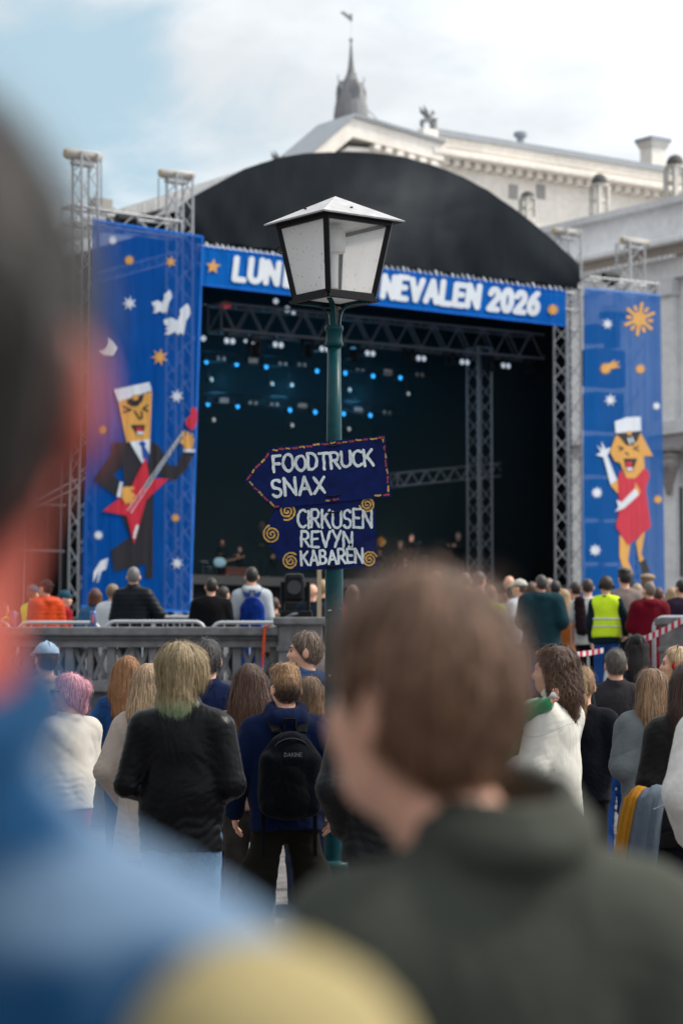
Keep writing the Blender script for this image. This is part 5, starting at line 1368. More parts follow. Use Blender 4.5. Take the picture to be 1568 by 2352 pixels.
def hair_field(sp, hr):
    st_ = hr['style']; k = gridstep(sp); h = .0075 * k; ln = hr.get('len', 1.25); zlo = min(1.45, ln - .06)
    wx = .22; th = hr.get('th', .0)
    f = SDF(span(-wx, wx, h), span(-.24, .14, h), span(zlo, 1.82, h))
    top = hr.get('top', .012)
    f.ell((0, -.006, 1.652), (.082 + th, .102 + th, .100 + top), .0)
    if st_ == 'flat': f.rbox((0, .0, 1.735), (.05, .07, .02), .02, .04)
    if st_ == 'messy': f.ell((.02, .02, 1.73), (.07, .085, .035), .03); f.ell((-.03, -.03, 1.735), (.06, .07, .03), .03)
    # open the face, keep the nape length
    fr = hr.get('fringe', 1.695)
    f.keep((f.Y - .055) * .80 - (f.Z - fr) * .60, .012)
    f.keep(hr.get('nape', 1.562) - f.Z + .25 * (f.Y + .06), .012)
    if st_ in ('short', 'flat', 'messy', 'quiff', 'pony'):
        for sd in (-1, 1): f.keep(-f.ell_d((.09 * sd, -.004, 1.614), (.032, .027, .037)), .01)
    if hr.get('fade'): f.keep(hr['fade'] - f.Z + .12 * f.Y, .01)
    if st_ == 'quiff': f.cap((-.035, .055, 1.735), (.04, .05, 1.745), .03, .03, .03); f.cap((-.03, -.02, 1.745), (.03, -.02, 1.745), .025, .025, .04)
    if st_ in ('long', 'half'):
        wv = hr.get('w', 1.0)
        f.cap((0, -.055, 1.63), (0, -.075, 1.50), .088 * wv, .092 * wv, .04, .62); f.cap((0, -.075, 1.50), (hr.get('dx', 0), -.105, ln), .095 * wv, .075 * wv, .05, .45)
        for sd in (-1, 1): f.cap((.070 * sd, -.015, 1.655), (.088 * sd * wv, -.03, max(1.42, ln)), .030, .034, .03); f.cap((.088 * sd * wv, -.03, 1.44), (.085 * sd * wv, -.06, ln), .033, .022, .03)
    if st_ == 'bob':
        f.cap((0, -.05, 1.63), (0, -.045, ln), .092, .088, .04, .75)
        for sd in (-1, 1): f.cap((.072 * sd, -.01, 1.655), (.082 * sd, .0, ln + .01), .032, .034, .03)
        f.keep(ln - f.Z, .01)
    if st_ == 'mullet':
        f.cap((0, -.055, 1.66), (0, -.06, 1.50), .086, .066, .04, .75); f.cap((-.045, -.055, 1.5), (-.05, -.06, ln), .045, .03, .03); f.cap((.03, -.06, 1.5), (.03, -.065, ln), .05, .03, .03)
        for sd in (-1, 1): f.cap((.076 * sd, -.005, 1.67), (.084 * sd, -.01, 1.575), .034, .026, .03)
        f.cap((.05, .055, 1.70), (.085, .035, 1.615), .032, .022, .03)
    if st_ == 'pony':
        f.ell((0, -.105, 1.655), (.022, .02, .022), .015)
        f.cap((0, -.115, 1.65), (-.012, -.150, 1.53), .024, .036, .02); f.cap((-.012, -.150, 1.53), (-.018, -.140, ln + .1), .036, .034, .02); f.cap((-.018, -.140, ln + .1), (-.012, -.125, ln), .034, .008, .02)
    if st_ == 'bun':
        bx = hr.get('bun', (.045, -.085, 1.63)); f.ell(bx, (.05, .045, .055), .02); f.cap((0, -.05, 1.6), (.03, -.08, 1.53), .06, .03, .04)
    if st_ == 'curly':
        f.cap((0, -.05, 1.66), (0, -.075, 1.52), .10, .09, .04, .8); f.cap((0, -.08, 1.52), (.01, -.10, ln), .085, .05, .04, .6)
        for sd in (-1, 1): f.cap((.075 * sd, -.02, 1.65), (.085 * sd, -.03, 1.50), .034, .03, .03)
        f.folds(.022, sp.get('seed', 3), (38, 38, 38))
    elif k < 2: f.folds(.005, sp.get('seed', 3), (38, 38, 6))
    f.keep(-f.ell_d((0, .03, 1.60), (.055, .075, .08)), .01)
    return f
def strands(f, n, ln, seed, w=.0022, crown=(0, -.03, 1.76), steps=8, lift=.004, curl=0.0, tie=None, zmin=None):
    """combed ribbons that follow the surface of the hair"""
    me = f.mesh('t'); nv = len(me.vertices); co = np.empty(nv * 3, np.float32); me.vertices.foreach_get('co', co); co = co.reshape(-1, 3); bpy.data.meshes.remove(me)
    rg = np.random.RandomState(seed)
    if zmin: co = co[co[:, 2] > zmin]
    p = co[rg.randint(0, len(co), n)].astype(np.float64) + rg.normal(0, .003, (n, 3))
    gx, gy, gz = np.gradient(f.d, f.xs, f.ys, f.zs)
    ox, oy, oz = f.xs[0], f.ys[0], f.zs[0]; hx = f.xs[1] - f.xs[0]
    sh = f.d.shape
    def smp(arr, q):
        u = (q - np.array([ox, oy, oz])) / hx
        i = np.clip(u.astype(int), 0, np.array(sh) - 2); t = np.clip(u - i, 0, 1)
        r_ = 0
        for a in (0, 1):
            for b in (0, 1):
                for c in (0, 1):
                    wgt = (t[:, 0] if a else 1 - t[:, 0]) * (t[:, 1] if b else 1 - t[:, 1]) * (t[:, 2] if c else 1 - t[:, 2])
                    r_ = r_ + wgt * arr[i[:, 0] + a, i[:, 1] + b, i[:, 2] + c]
        return r_
    L_ = ln * rg.uniform(.55, 1.45, n); off = lift * rg.uniform(-.3, 1.3, n); cr_ = np.array(crown)
    fly = rg.rand(n) < .14; off = np.where(fly, lift * rg.uniform(1.5, 3.5, n), off)
    pts = []; nrm = []; wob = rg.uniform(0, 6, (n, 3))
    for sidx in range(steps):
        g_ = np.stack([smp(gx, p), smp(gy, p), smp(gz, p)], 1); g_ /= np.maximum(1e-6, np.linalg.norm(g_, axis=1))[:, None]
        d_ = smp(f.d, p); free = (sidx >= steps - 3) & (p[:, 2] < 1.60)
        p = p - g_ * np.where(free & (d_ > 0), 0, np.clip(d_ - off, -.01, .01))[:, None]
        pts.append(p.copy()); nrm.append(g_)
        fl = p - cr_; fl /= np.maximum(.02, np.linalg.norm(fl, axis=1))[:, None]
        if tie is not None:
            tt = np.array(tie) - p; dist = np.linalg.norm(tt, axis=1); up_ = (p[:, 1] > tie[1] + .008) & (p[:, 2] > 1.55)
            fl = np.where(up_[:, None], tt / np.maximum(.02, dist)[:, None] * 2, np.array([0, 0, -1.0]))
        else:
            fl = fl * np.clip((p[:, 2:3] - 1.60) / .12, 0, 1) * 1.2 + np.array([0, 0, -.8])
        fl = fl + rg.normal(0, .06, (n, 3)) + curl * np.sin(wob + sidx * 1.7)
        fl = fl - g_ * (fl * g_).sum(1)[:, None]; fl /= np.maximum(1e-6, np.linalg.norm(fl, axis=1))[:, None]
        p = p + fl * (L_ / steps)[:, None]
    Pn = np.stack(pts, 1); Nn = np.stack(nrm, 1)
    T_ = np.gradient(Pn, axis=1); S_ = np.cross(T_, Nn); S_ /= np.maximum(1e-6, np.linalg.norm(S_, axis=2))[:, :, None]
    wd_ = (np.where(fly, .25, 1.0) * w * rg.uniform(.5, 1.5, n))[:, None, None] * np.linspace(1, .25, steps)[None, :, None]
    v = np.stack([Pn - S_ * wd_, Pn + S_ * wd_], 2).reshape(n, steps * 2, 3)
    base = (np.arange(n) * steps * 2)[:, None]
    q = np.concatenate([np.stack([base[:, 0] + 2 * i, base[:, 0] + 2 * i + 1, base[:, 0] + 2 * i + 3, base[:, 0] + 2 * i + 2], 1) for i in range(steps - 1)])
    return v.reshape(-1, 3), q, np.repeat(rg.uniform(0, 1, n), steps * 2)
def hair_obj(sp, hr, root):
    f = hair_field(sp, hr)
    name = hr.get('name', 'hair')
    me = f.mesh(name)
    if sp.get('lod', 0) == 0 and hr.get('n', 2600):
        v, q, tint = strands(f, int(hr.get('n', 2600) * .72), hr.get('sl', .10), sp.get('seed', 1), hr.get('sw', .0020) * 1.25, lift=hr.get('lift', .009), curl=hr.get('curl', 0.0), tie=(0, -.110, 1.655) if hr['style'] == 'pony' else None)
        nv = len(me.vertices); co = np.empty(nv * 3, np.float32); me.vertices.foreach_get('co', co); co = co.reshape(-1, 3)
        F0 = np.empty(len(me.polygons) * 4, np.int32); me.loops.foreach_get('vertex_index', F0); F0 = F0.reshape(-1, 4)
        bpy.data.meshes.remove(me)
        me = npmesh(name, np.concatenate([co, v]), np.concatenate([F0, q + nv]))
        at = me.attributes.new('tint', 'FLOAT', 'POINT'); at.data.foreach_set('value', np.concatenate([np.full(nv, .26), tint]).astype(np.float32))
    else:
        at = me.attributes.new('tint', 'FLOAT', 'POINT'); at.data.foreach_set('value', np.full(len(me.vertices), .35, np.float32))
    kw = {}
    if 'tips' in hr: kw = dict(tips=hr['tips'], tips_z=hr['tips_z'])
    o = link(name, me, mat('hair', hr['col'], **kw), root); place_head(o, sp)
    return o
def cap_obj(sp, c, root):
    m = mat('cloth', c['col'], spec=.2); k = max(1.0, gridstep(sp)); h = .007 * k
    f = SDF(span(-.13, .13, h), span(-.15, .24, h), span(1.58, 1.82, h))
    if c.get('kind', 'cap') == 'cap':
        f.ell((0, -.008, 1.668), (.094, .114, .100), 0); f.keep(1.672 - f.Z - .12 * (f.Y + .0) * 0, .006)
        fwd = -1 if c.get('backwards') else 1
        f.cap((-.055, .085 * fwd, 1.682), (.055, .085 * fwd, 1.682), .018, .018, .01)
        f.un(np.maximum(np.sqrt((f.fx / .085) ** 2 + ((f.fy - .085 * fwd) / .105) ** 2) * .085 - .085, np.abs(f.Z - 1.680 + ((f.fy * fwd - .09)) * .18 + 4 * f.fx ** 2 * .4) - .008) + np.where(f.fy * fwd < .05, .1, 0), .008)
        f.ell((0, -.008, 1.770), (.010, .010, .008), .006)
    elif c['kind'] == 'flatcap':
        f.ell((0, .01, 1.715), (.105, .14, .055), 0); f.keep(1.685 - f.Z, .01)
    else:
        f.ell((0, -.006, 1.672), (.092, .112, .105), 0); f.keep(1.655 - f.Z - .2 * f.Y, .006)
    o = link('cap', f.mesh('cap'), m, root); place_head(o, sp)
    return o
def glasses_obj(sp, root, kind='glasses', up=0.0, col=(.01, .01, .012)):
    b = MB(); z = 1.638 + up; y = .112 - up * .35
    for sd in (-1, 1):
        b.tube([(sd * .034 + .027 * math.cos(a), y - .012 * abs(math.cos(a)) * 0 - abs(sd * .034 + .027 * math.cos(a)) * .12, z + .021 * math.sin(a)) for a in np.linspace(0, 6.283, 15)[:-1]], .0026, 6, closed=True)
        b.tube([(sd * .062, y - .012, z + .006), (sd * .078, .04 - up * .3, z + .006 + up * .2), (sd * .080, -.005 - up * .2, z + .0 + up * .3)], .0024, 6)
    b.tube([(-.008, y, z + .006), (.008, y, z + .006)], .0022, 6)
    o = b.build(kind, mat('plastic', col), root); place_head(o, sp)
    l_ = MB()
    for sd in (-1, 1): l_.lathe((0, 0, 0), [(.025, 0), (.025, .001)], 14)
    if kind == 'sunglasses':
        for sd in (-1, 1):
            q = MB().sheet([(sd * .034 + .025 * math.cos(a), y - .001 - abs(sd * .034 + .025 * math.cos(a)) * .12, z + .019 * math.sin(a)) for a in np.linspace(0, 6.283, 13)[:-1]])
            q.build('lens', mat('glass', (.01, .01, .012), rough=.08), o)
    return o
def earmuff_obj(sp, root, col, cup='#111318'):
    b = MB().tube([(.094 * math.cos(a), -.012, 1.63 + .135 * math.sin(a)) for a in np.linspace(.1, math.pi - .1, 17)], .008, 8)
    o = b.build('headset', mat('plastic', cup), root); place_head(o, sp)
    for sd in (-1, 1):
        MB().tube([(.072 * sd, -.010, 1.622), (.088 * sd, -.010, 1.622), (.106 * sd, -.010, 1.622), (.110 * sd, -.010, 1.622)], [.040, .043, .038, .02], 14).build('ear_cup', mat('plastic', col), o, smooth=True)
    return o
PEOPLE = []
def person(label, px, top, Y, gz=0.0, yaw=0.0, **sp):
    """px, top: picture position of the crown; Y: metres from the camera; yaw: degrees to the left"""
    Y = Y * KD; pt = P(px, top, Y); H = pt.z - gz
    s_ = H / (1.755 + (.012 if sp.get('hair') else 0)); s_ *= sp.get('sc', 1.0)
    root = thing('person', label, 'person', (pt.x, Y, pt.z - s_ * 1.765 if sp.get('float_') else gz), sp.get('group'), rz=R(yaw), world=False, scale=s_)
    if sp.get('sc', 1.0) != 1.0: root.location.z = pt.z - 1.765 * s_
    sp.setdefault('seed', int(px * 7 + top) % 9973)
    lod = sp.get('lod', 0)
    top_c = sp.get('top_c', {}); leg_c = sp.get('leg_c', {})
    def cached(kind, key, fn):
        if lod == 0: return fn()
        kk = (kind, lod, repr(key))
        if kk not in MESHC: MESHC[kk] = fn()
        return MESHC[kk]
    seed0 = sp['seed']
    if lod: sp['seed'] = seed0 % 3
    pose = (sp.get('slope'), sp.get('arms'), sp.get('armR'), sp.get('armL'), sp.get('hyaw', 0), sp.get('hoff'), sp.get('stance'), sp.get('stride'), sp.get('wd'))
    link('body', cached('b', pose, lambda: body_mesh(sp)), mat('skin', SKIN[sp.get('skin', 'pale')], **sp.get('skin_k', {})), root)
    c_ = {a: b for a, b in top_c.items() if a not in ('col', 'mat', 'mk', 'name')}
    link(top_c.get('name', 'jacket'), cached('t', (pose, c_, sp['seed']), lambda: torso_mesh(sp, c_)), mat(top_c.get('mat', 'cloth'), top_c.get('col', '#222222'), **top_c.get('mk', {})), root)
    if not sp.get('nolegs'):
        c_ = {a: b for a, b in leg_c.items() if a not in ('col', 'mat', 'mk', 'name')}
        link(leg_c.get('name', 'trousers'), cached('l', (pose, c_, sp['seed']), lambda: legs_mesh(sp, c_)), mat(leg_c.get('mat', 'denim'), leg_c.get('col', '#16181f')), root)
        for sd in (-1, 1):
            _, kn, an = leg_pts(sp, sd)
            o = link('shoe', shoe_mesh(gridstep(sp)), mat('shoe', sp.get('shoe', '#1b1b1d')), root); o.location = (an[0], an[1] + .02, .0); o.rotation_euler = (0, 0, R(-8 * sd))
    for sd in (-1, 1):
        a, e, w = arm_pts(sp, sd)
        d = (Vector(w) - Vector(e)).normalized(); z_ = -d; y_ = Vector((0, 1, 0)) if abs(d.y) < .85 else Vector((0, 0, 1)); x_ = y_.cross(z_).normalized(); y_ = z_.cross(x_)
        m_ = Matrix((x_, y_, z_)).transposed().to_4x4()
        o = link('hand', hand_mesh(), mat('skin', SKIN[sp.get('skin', 'pale')]), root)
        o.matrix_basis = Matrix.Translation(Vector(w) - d * .01) @ m_ @ Matrix.Diagonal((sd, 1, 1, 1))
    if sp.get('hair'): hair_obj(sp, sp['hair'], root)
    if sp.get('beard'):
        f = SDF(span(-.1, .1, .008), span(-.02, .14, .008), span(1.5, 1.66, .008)); f.ell((0, .037, 1.588), (.058, .064, .076), 0); f.keep(f.Z - 1.585, .01); f.keep(-f.ell_d((0, .10, 1.568), (.022, .03, .012)), .01); f.keep(.0 - f.Y, .01)
        o = link('beard', f.mesh('beard'), mat('hair', sp['beard']), root); place_head(o, sp)
    if sp.get('face'):
        for sd in (-1, 1):
            o = MB().lathe((.031 * sd, .082, 1.638), [(.001, -.011), (.009, -.007), (.0115, 0), (.009, .007), (.001, .011)], 10).build('eye', mat('plastic', (.05, .045, .04), rough=.2), root, smooth=True); place_head(o, sp)
            q = MB().tube([(.014 * sd, .098, 1.658), (.032 * sd, .096, 1.664), (.05 * sd, .082, 1.657)], .0045, 6).build('eyebrow', mat('hair', sp['hair']['col'] if sp.get('hair') else '#3a2a20'), root); place_head(q, sp)
    if sp.get('cap'): cap_obj(sp, sp['cap'], root)
    if sp.get('glasses'): glasses_obj(sp, root, *sp['glasses'])
    if sp.get('muffs'): earmuff_obj(sp, root, *sp['muffs'])
    if sp.get('vest'):
        vc = dict(off=top_c.get('off', .015) + .012, hem=.93, vest=True, amp=.012, collar='none')
        vo = link('safety_vest', cached('v', (sp.get('wd'), vc), lambda: torso_mesh(dict(sp, arms='down', armR=None, armL=None), vc)), mat('cloth', (.62, .85, .03)), root)
        for z_ in (1.08, 1.18):
            rr = .150 * sp.get('wd', 1) + vc['off'] + .012
            MB().tube([(rr * math.cos(a), rr * .66 * math.sin(a) - .005, z_) for a in np.linspace(0, 6.283, 25)[:-1]], .016, 4, closed=True).build('reflective_band', mat('cloth', (.55, .58, .60)), vo)
    PEOPLE.append(root)
    return root
def worn(name, label, cat, who):
    o = bpy.data.objects.new(name, None); COL.objects.link(o); o.location = who.location; o.rotation_euler = who.rotation_euler; o.scale = who.scale
    tag(o, label, cat); return o
# ------------------------------------------------------------------ the crowd
DK = '#0d0f14'; NAVY = '#0c1630'
# --- two people right in front of the camera
fg_l = person('very close blurred man with short dark hair and blue and yellow jacket, left edge', -238, 165, .455, yaw=-10, hyaw=4, skin_k=dict(sss=.35, sscale=.5), skin='flush', wd=.8, arms=((.168, -.03, 1.11), (.18, .06, .88)), lod=0,
    hair=dict(style='short', col='#2b2624', n=1500, top=.012, nape=1.55), slope=.062, top_c=dict(col='#174064', off=.012, hem=.80, collar='round', amp=.03, mk=dict(spots='#647c96', spot_scale=13, spot_lo=.50)), leg_c=dict(col='#1b2233'))
fg_c = person('close blurred man with short brown hair, glasses and dark olive overshirt', 1146, 1308, .985, yaw=10, hyaw=34, hoff=(-.077, .02), wd=.93, slope=.026, arms='front', skin='pale', glasses=('glasses',),
    hair=dict(style='short', col='#6a4c38', n=4200, th=.006, top=.016, nape=1.535, sl=.07, fringe=1.69, sw=.0014), top_c=dict(col='#3f423c', off=.03, hem=.80, collar='shirt', cz=.022, amp=.016), leg_c=dict(col='#1c1e24'))
# yellow sleeve of the close blurred jacket
f = SDF(span(.03, .36, .012), span(-.2, .12, .012), span(.9, 1.5, .012))
f.cap((.174, -.052, 1.345), (.19, -.058, 1.11), .062, .060, .03); f.cap((.19, -.058, 1.11), (.195, .03, .92), .058, .05, .03); f.folds(.014, 5)
link('sleeve', f.mesh('sleeve'), mat('cloth', '#9d9068'), fg_l)

# --- people on the near ground
N1 = person('brown haired woman with loose bun at the far left below the balustrade', 20, 1532, 9.0, yaw=-15, lod=1, hair=dict(style='bun', col='#5a4030', bun=(.0, -.05, 1.74)), top_c=dict(col='#2c3a52'))
N2 = person('man in pale blue baseball cap and beige jacket facing the balustrade', 106, 1474, 8.2, yaw=20, hyaw=10, arms='front', hair=dict(style='short', col='#4b3626', n=900), cap=dict(col='#8fa6bd'), top_c=dict(col='#a98a74', off=.025, hem=.86, collar='round', mat='cloth'), leg_c=dict(col='#2a2d36'))
N3 = person('woman with pink hair in a bun, sunglasses and fuzzy white sweater', 158, 1545, 6.1, yaw=45, hyaw=35, arms='cross', glasses=('sunglasses',), hair=dict(style='bun', col='#d99aa6', n=3000, bun=(-.01, -.105, 1.66), th=.004, fringe=1.68, sl=.08), top_c=dict(col='#cfcabf', mat='fuzzy', off=.025, hem=.88, arm=1.12, collar='round', amp=.016, name='sweater'), leg_c=dict(col='#8a3446', name='skirt'))
N4 = person('woman with long light brown hair and blue denim jacket', 295, 1505, 7.4, yaw=-8, hyaw=-6, armL='hip', hair=dict(style='long', col='#8f6440', len=1.36, n=4200, sl=.2, w=1.05), top_c=dict(col='#1c4272', mat='denim', off=.02, hem=.84, collar='shirt'), leg_c=dict(col='#1d3a63'))
N5 = person('woman with ash blond hair and beige trench coat behind the leather jacket', 348, 1522, 5.7, yaw=-20, hyaw=-10, armL='pocket', hair=dict(style='long', col='#a98f70', len=1.45, n=2500, sl=.14), top_c=dict(col='#a3968c', off=.03, hem=.62, flare=.05, collar='shirt', amp=.016, name='trench_coat'), leg_c=dict(col='#20242c'))
N6 = person('young man with blond mullet dyed green at the tips and black leather jacket', 419, 1474, 4.45, yaw=-6, hyaw=-22, wd=1.04, arms='front', skin='pale', hair=dict(style='mullet', col='#8a7859', n=5200, sl=.13, th=.005, top=.014, len=1.49, nape=1.50, tips='#8fa582', tips_z=1.49, sw=.0017), top_c=dict(col='#06070a', mat='leather', off=.017, hem=.85, collar='shirt', amp=.02, mk=dict(seam=1.36)), leg_c=dict(col='#53708c'))
N7 = person('man with dark greying hair in a navy suit jacket', 476, 1467, 6.6, yaw=-5, hyaw=8, wd=1.08, hair=dict(style='short', col='#3c3a3c', n=2600, sl=.05, th=.004, nape=1.55), top_c=dict(col='#0d1a3a', off=.022, hem=.80, collar='shirt', mk=dict(seam=1.6)), leg_c=dict(col='#0d1428'))
N8 = person('woman with very long dark brown hair in front of the suited man', 575, 1523, 6.0, yaw=-14, hyaw=12, armR='phone', hair=dict(style='long', col='#4d3327', len=1.22, n=5200, sl=.26, w=1.12, curl=.12), top_c=dict(col='#8e7268', off=.02), leg_c=dict(col='#33302e'))
N9 = person('man with fair undercut hair, glasses, navy hoodie and dark cargo trousers', 656, 1528, 5.45, yaw=8, hyaw=14, wd=1.14, stance=.11, arms='wide', glasses=('glasses',), hair=dict(style='quiff', col='#94714e', n=3000, sl=.05, fade=1.565, nape=1.55, sw=.0015, th=-.003, tips='#3f3027', tips_z=1.66), top_c=dict(col='#0b1734', off=.03, hem=.84, collar='hood', hoodr=.043, amp=.02, name='hoodie', mk=dict(spec=.05)), leg_c=dict(col='#14130f', mat='cloth', wide=1.35, bulge=True, amp=.02), shoe='#b9bab8')
N10 = person('person with straw coloured bob and plaid shirt beside the lamp post', 712, 1552, 6.5, yaw=18, hyaw=-30, hair=dict(style='bob', col='#7c6147', len=1.50, n=3000, sl=.12), top_c=dict(col='#7c6f8c', mk=dict(plaid='#2b2340'), collar='shirt', name='shirt'), leg_c=dict(col='#222a3c'))
N11 = person('smiling bearded man in profile with grey hood and blue jacket', 702, 1448, 6.9, yaw=62, hyaw=22, wd=1.05, arms='down', face=True, beard='#a5836c', hair=dict(style='short', col='#6a5a4d', n=3000, sl=.08, fringe=1.668, nape=1.565, th=-.001, top=.008), top_c=dict(col='#1f3a5c', mat='denim', off=.026, collar='hood', hem=.84), leg_c=dict(col='#20242c'))
N12 = person('person in black quilted jacket standing close by the lamp post', 884, 1490, 4.6, yaw=15, armL='pocket', wd=1.05, hair=dict(style='short', col='#1d1712', n=800), top_c=dict(col='#0a0b0e', off=.04, hem=.80, mat='puffer', mk=dict(rough=.6, spec=.3), amp=.02), leg_c=dict(col='#0f1420'))
N13 = person('woman in loose white shirt with curly brown hair carrying a baby', 1270, 1486, 5.45, yaw=62, hyaw=8, armL='hold', armR=((.29, .06, 1.16), (.02, .26, 1.05)), hair=dict(style='curly', col='#4a3122', len=1.42, n=4200, sl=.12, curl=.7, lift=.014), glasses=('sunglasses', .085, (.20, .09, .03)), top_c=dict(col='#c9c8c0', off=.03, hem=.76, flare=.04, collar='shirt', amp=.012, arm=1.12, mk=dict(seam=1.36, seamd=.25), wavy=2.6, name='shirt'), leg_c=dict(col='#1b3157', wide=1.2))
N14 = person('man with cropped dark hair in dark clothes between the curly woman and ponytail', 1291, 1484, 7.6, yaw=4, hyaw=-8, hair=dict(style='short', col='#2e2621', n=2200, sl=.03, nape=1.55), top_c=dict(col='#12151d'), leg_c=dict(col='#12151d'))
N15 = person('woman with blond ponytail and black sweater and trousers', 1336, 1531, 6.5, yaw=8, hyaw=-14, arms='front', hair=dict(style='pony', col='#8d714f', len=1.36, n=4600, sl=.11, nape=1.55, sw=.0016), top_c=dict(col='#080b14', mat='knit', off=.03, hem=.86, arm=1.15, mk=dict(spec=.1), name='sweater'), leg_c=dict(col='#07080c', wide=1.05, mat='cloth'))
N16 = person('man with short grey hair, dark brown jacket and blue jeans', 1413, 1490, 8.5, yaw=3, hyaw=0, wd=1.1, arms='front', hair=dict(style='short', col='#57524d', n=2400, sl=.04, nape=1.56, fade=1.57), top_c=dict(col='#2c2a2e', off=.03, hem=.84, collar='shirt', mk=dict(seam=1.33)), leg_c=dict(col='#1a3f7a', wide=1.0, amp=.016), shoe='#b8bcc0', stance=-.015)
N17 = person('woman with long straight fair hair and grey trench coat', 1494, 1534, 6.1, yaw=14, hyaw=10, arms='front', hair=dict(style='long', col='#83664a', len=1.36, n=5200, sl=.22, w=1.08), top_c=dict(col='#62686b', off=.032, hem=.74, flare=.04, collar='shirt', amp=.02, arm=1.05, name='trench_coat', mk=dict(seam=1.28, seamd=.3)), leg_c=dict(col='#1c2434'))
N18 = person('woman with dark brown hair and black leather jacket at the right edge', 1580, 1520, 5.0, yaw=8, hyaw=5, armL='front', hair=dict(style='long', col='#39251b', len=1.42, n=3600, sl=.2, w=1.1), top_c=dict(col='#0f0e0f', mat='leather', off=.03, hem=.82, collar='shirt', amp=.02, mk=dict(rough=.5)), leg_c=dict(col='#0a0d16', wide=1.2))
N19 = person('person in thick cream jacket cut off by the right edge', 1688, 1500, 4.5, yaw=5, armL='pocket', hair=dict(style='short', col='#3d3028', n=0), top_c=dict(col='#cfcdc8', off=.05, hem=.70, mat='knit', arm=1.2), leg_c=dict(col='#1a3e78', wide=1.2))
N20 = person('woman in black cap with dark ponytail beyond the grey haired man', 1462, 1457, 9.4, gz=.15, yaw=10, hyaw=-10, hair=dict(style='long', col='#1a1310', len=1.36, n=2000, sl=.2, w=.8), cap=dict(col='#0b0e12'), top_c=dict(col='#15181f'), leg_c=dict(col='#15181f'))
N21 = person('blond woman in profile wearing red ear defenders at the right edge', 1553, 1483, 7.4, yaw=60, hyaw=20, muffs=('#b0101a',), face=True, hair=dict(style='long', col='#c2a781', len=1.38, n=2600, sl=.2), top_c=dict(col='#9fb3c4'), leg_c=dict(col='#22304a'), vest=True)
N22 = person('grey haired person partly hidden by the lamp post', 742, 1482, 7.8, yaw=10, lod=1, hair=dict(style='short', col='#b8b2aa'), top_c=dict(col='#9aa7b5'), leg_c=dict(col='#22304a'))
# --- people up on the terrace, left
def far(lab, px, top, Y, hair, col, **k):
    tc = dict(col=col, off=k.pop('off', .025), hem=k.pop('hem', .84), collar=k.pop('collar', 'round'), mat=k.pop('tm', 'cloth'))
    for q in ('puff', 'short', 'flare', 'arm', 'mk', 'amp'):
        if q in k: tc[q] = k.pop(q)
    k.setdefault('lod', 2 if Y > 20 else 1)
    hsh = int(px * 13 + top * 7)
    if 'hyaw' not in k: k['hyaw'] = (-24, 0, 14, 0)[hsh % 4]
    if not any(q in k for q in ('arms', 'armR', 'armL')) and hsh % 3 == 0: k['arms'] = 'front'
    if 'yaw' not in k: k['yaw'] = (-14, 4, 12, 0, -6)[hsh % 5]
    return person(lab, px, top, Y, gz=k.pop('gz', TZ), hair=hair, top_c=tc, leg_c=dict(col=k.pop('legs', '#14161e')), **k)
def hs(style, col, **k): return dict(style=style, col=col, **k)
far('dark haired steward in yellow vest at the far left behind the balustrade', 6, 1381, 17, hs('long', '#1b1512', len=1.4), '#16181e', yaw=-60, vest=True)
far('dark haired person low between the stewards at far left', 34, 1404, 18, hs('bob', '#1d1613', len=1.5), '#20242c', yaw=-30)
far('officer in teal cap and yellow vest left of the orange jacket', 75, 1344, 15.5, hs('short', '#6b5138'), '#123046', yaw=-35, vest=True, cap=dict(col='#175060', kind='beanie'), mk=dict(spec=.1))
F4 = far('person in bright orange puffer jacket and black cap', 105, 1331, 14, hs('short', '#2a211c'), '#b63a10', yaw=40, hyaw=10, tm='puffer', puff=.055, off=.06, collar='hood', cap=dict(col='#191715', kind='cap', backwards=True), arm=1.15)
far('person in red and grey jacket with teal cap facing right', 149, 1357, 14.6, hs('short', '#3a2c22'), '#8a1620', yaw=-70, cap=dict(col='#1a4658', kind='beanie'), off=.04, face=True)
F6 = far('woman with reddish brown bob and blue quilted jacket', 219, 1350, 13.6, hs('bob', '#4f2a1c', len=1.50), '#31587f', yaw=0, tm='puffer', puff=.05, off=.03)
far('short grey haired woman in white puffer jacket', 259, 1340, 13.3, hs('short', '#75634f', th=.01), '#c2c8cf', yaw=-20, tm='puffer', off=.045)
far('grey haired man in black quilted jacket before the left banner', 307, 1301, 13.0, hs('short', '#6d6b6a'), '#10161d', yaw=-15, tm='puffer', puff=.06, off=.04, wd=1.12, armR=((.30, .02, 1.16), (.10, .24, 1.16)), collar='high')
far('broad man in black sweater seen from behind at the barrier', 485, 1326, 13.0, hs('short', '#15110f'), '#0b0c10', wd=1.25, off=.035)
far('dark haired person half hidden beside the black sweater', 514, 1346, 15.0, hs('short', '#1b1512'), '#7d7a72')
F11 = far('man in light grey hoodie seen from behind', 578, 1301, 13.2, hs('short', '#15120f'), '#a9b2b9', collar='hood', off=.03, wd=1.08, legs='#1c3f86')
far('low brown haired person left of the dark lamp', 630, 1372, 15, hs('short', '#3b2a1e'), '#6a5a46', arms='front')
far('bald man in dark clothes right of the dark lamp', 717, 1341, 15, None, '#14202c')
far('blond person behind the wooden stake', 741, 1331, 16, hs('short', '#a68a62'), '#12181f')
far('brown haired woman in coral red top right of the lamp post', 811, 1343, 13, hs('long', '#5a3a2c', len=1.38), '#b2403f', yaw=12)
far('dark clothed man looking over the crowd behind the close man', 1002, 1312, 16, None, '#2a2d33', skin='mid')
far('brown haired person just visible over the close man', 1068, 1316, 17, hs('short', '#5a4230'), '#4a4a50')
far('woman with dark hair behind the close man, right side', 1100, 1312, 15, hs('short', '#2a201a'), '#8f8a84')
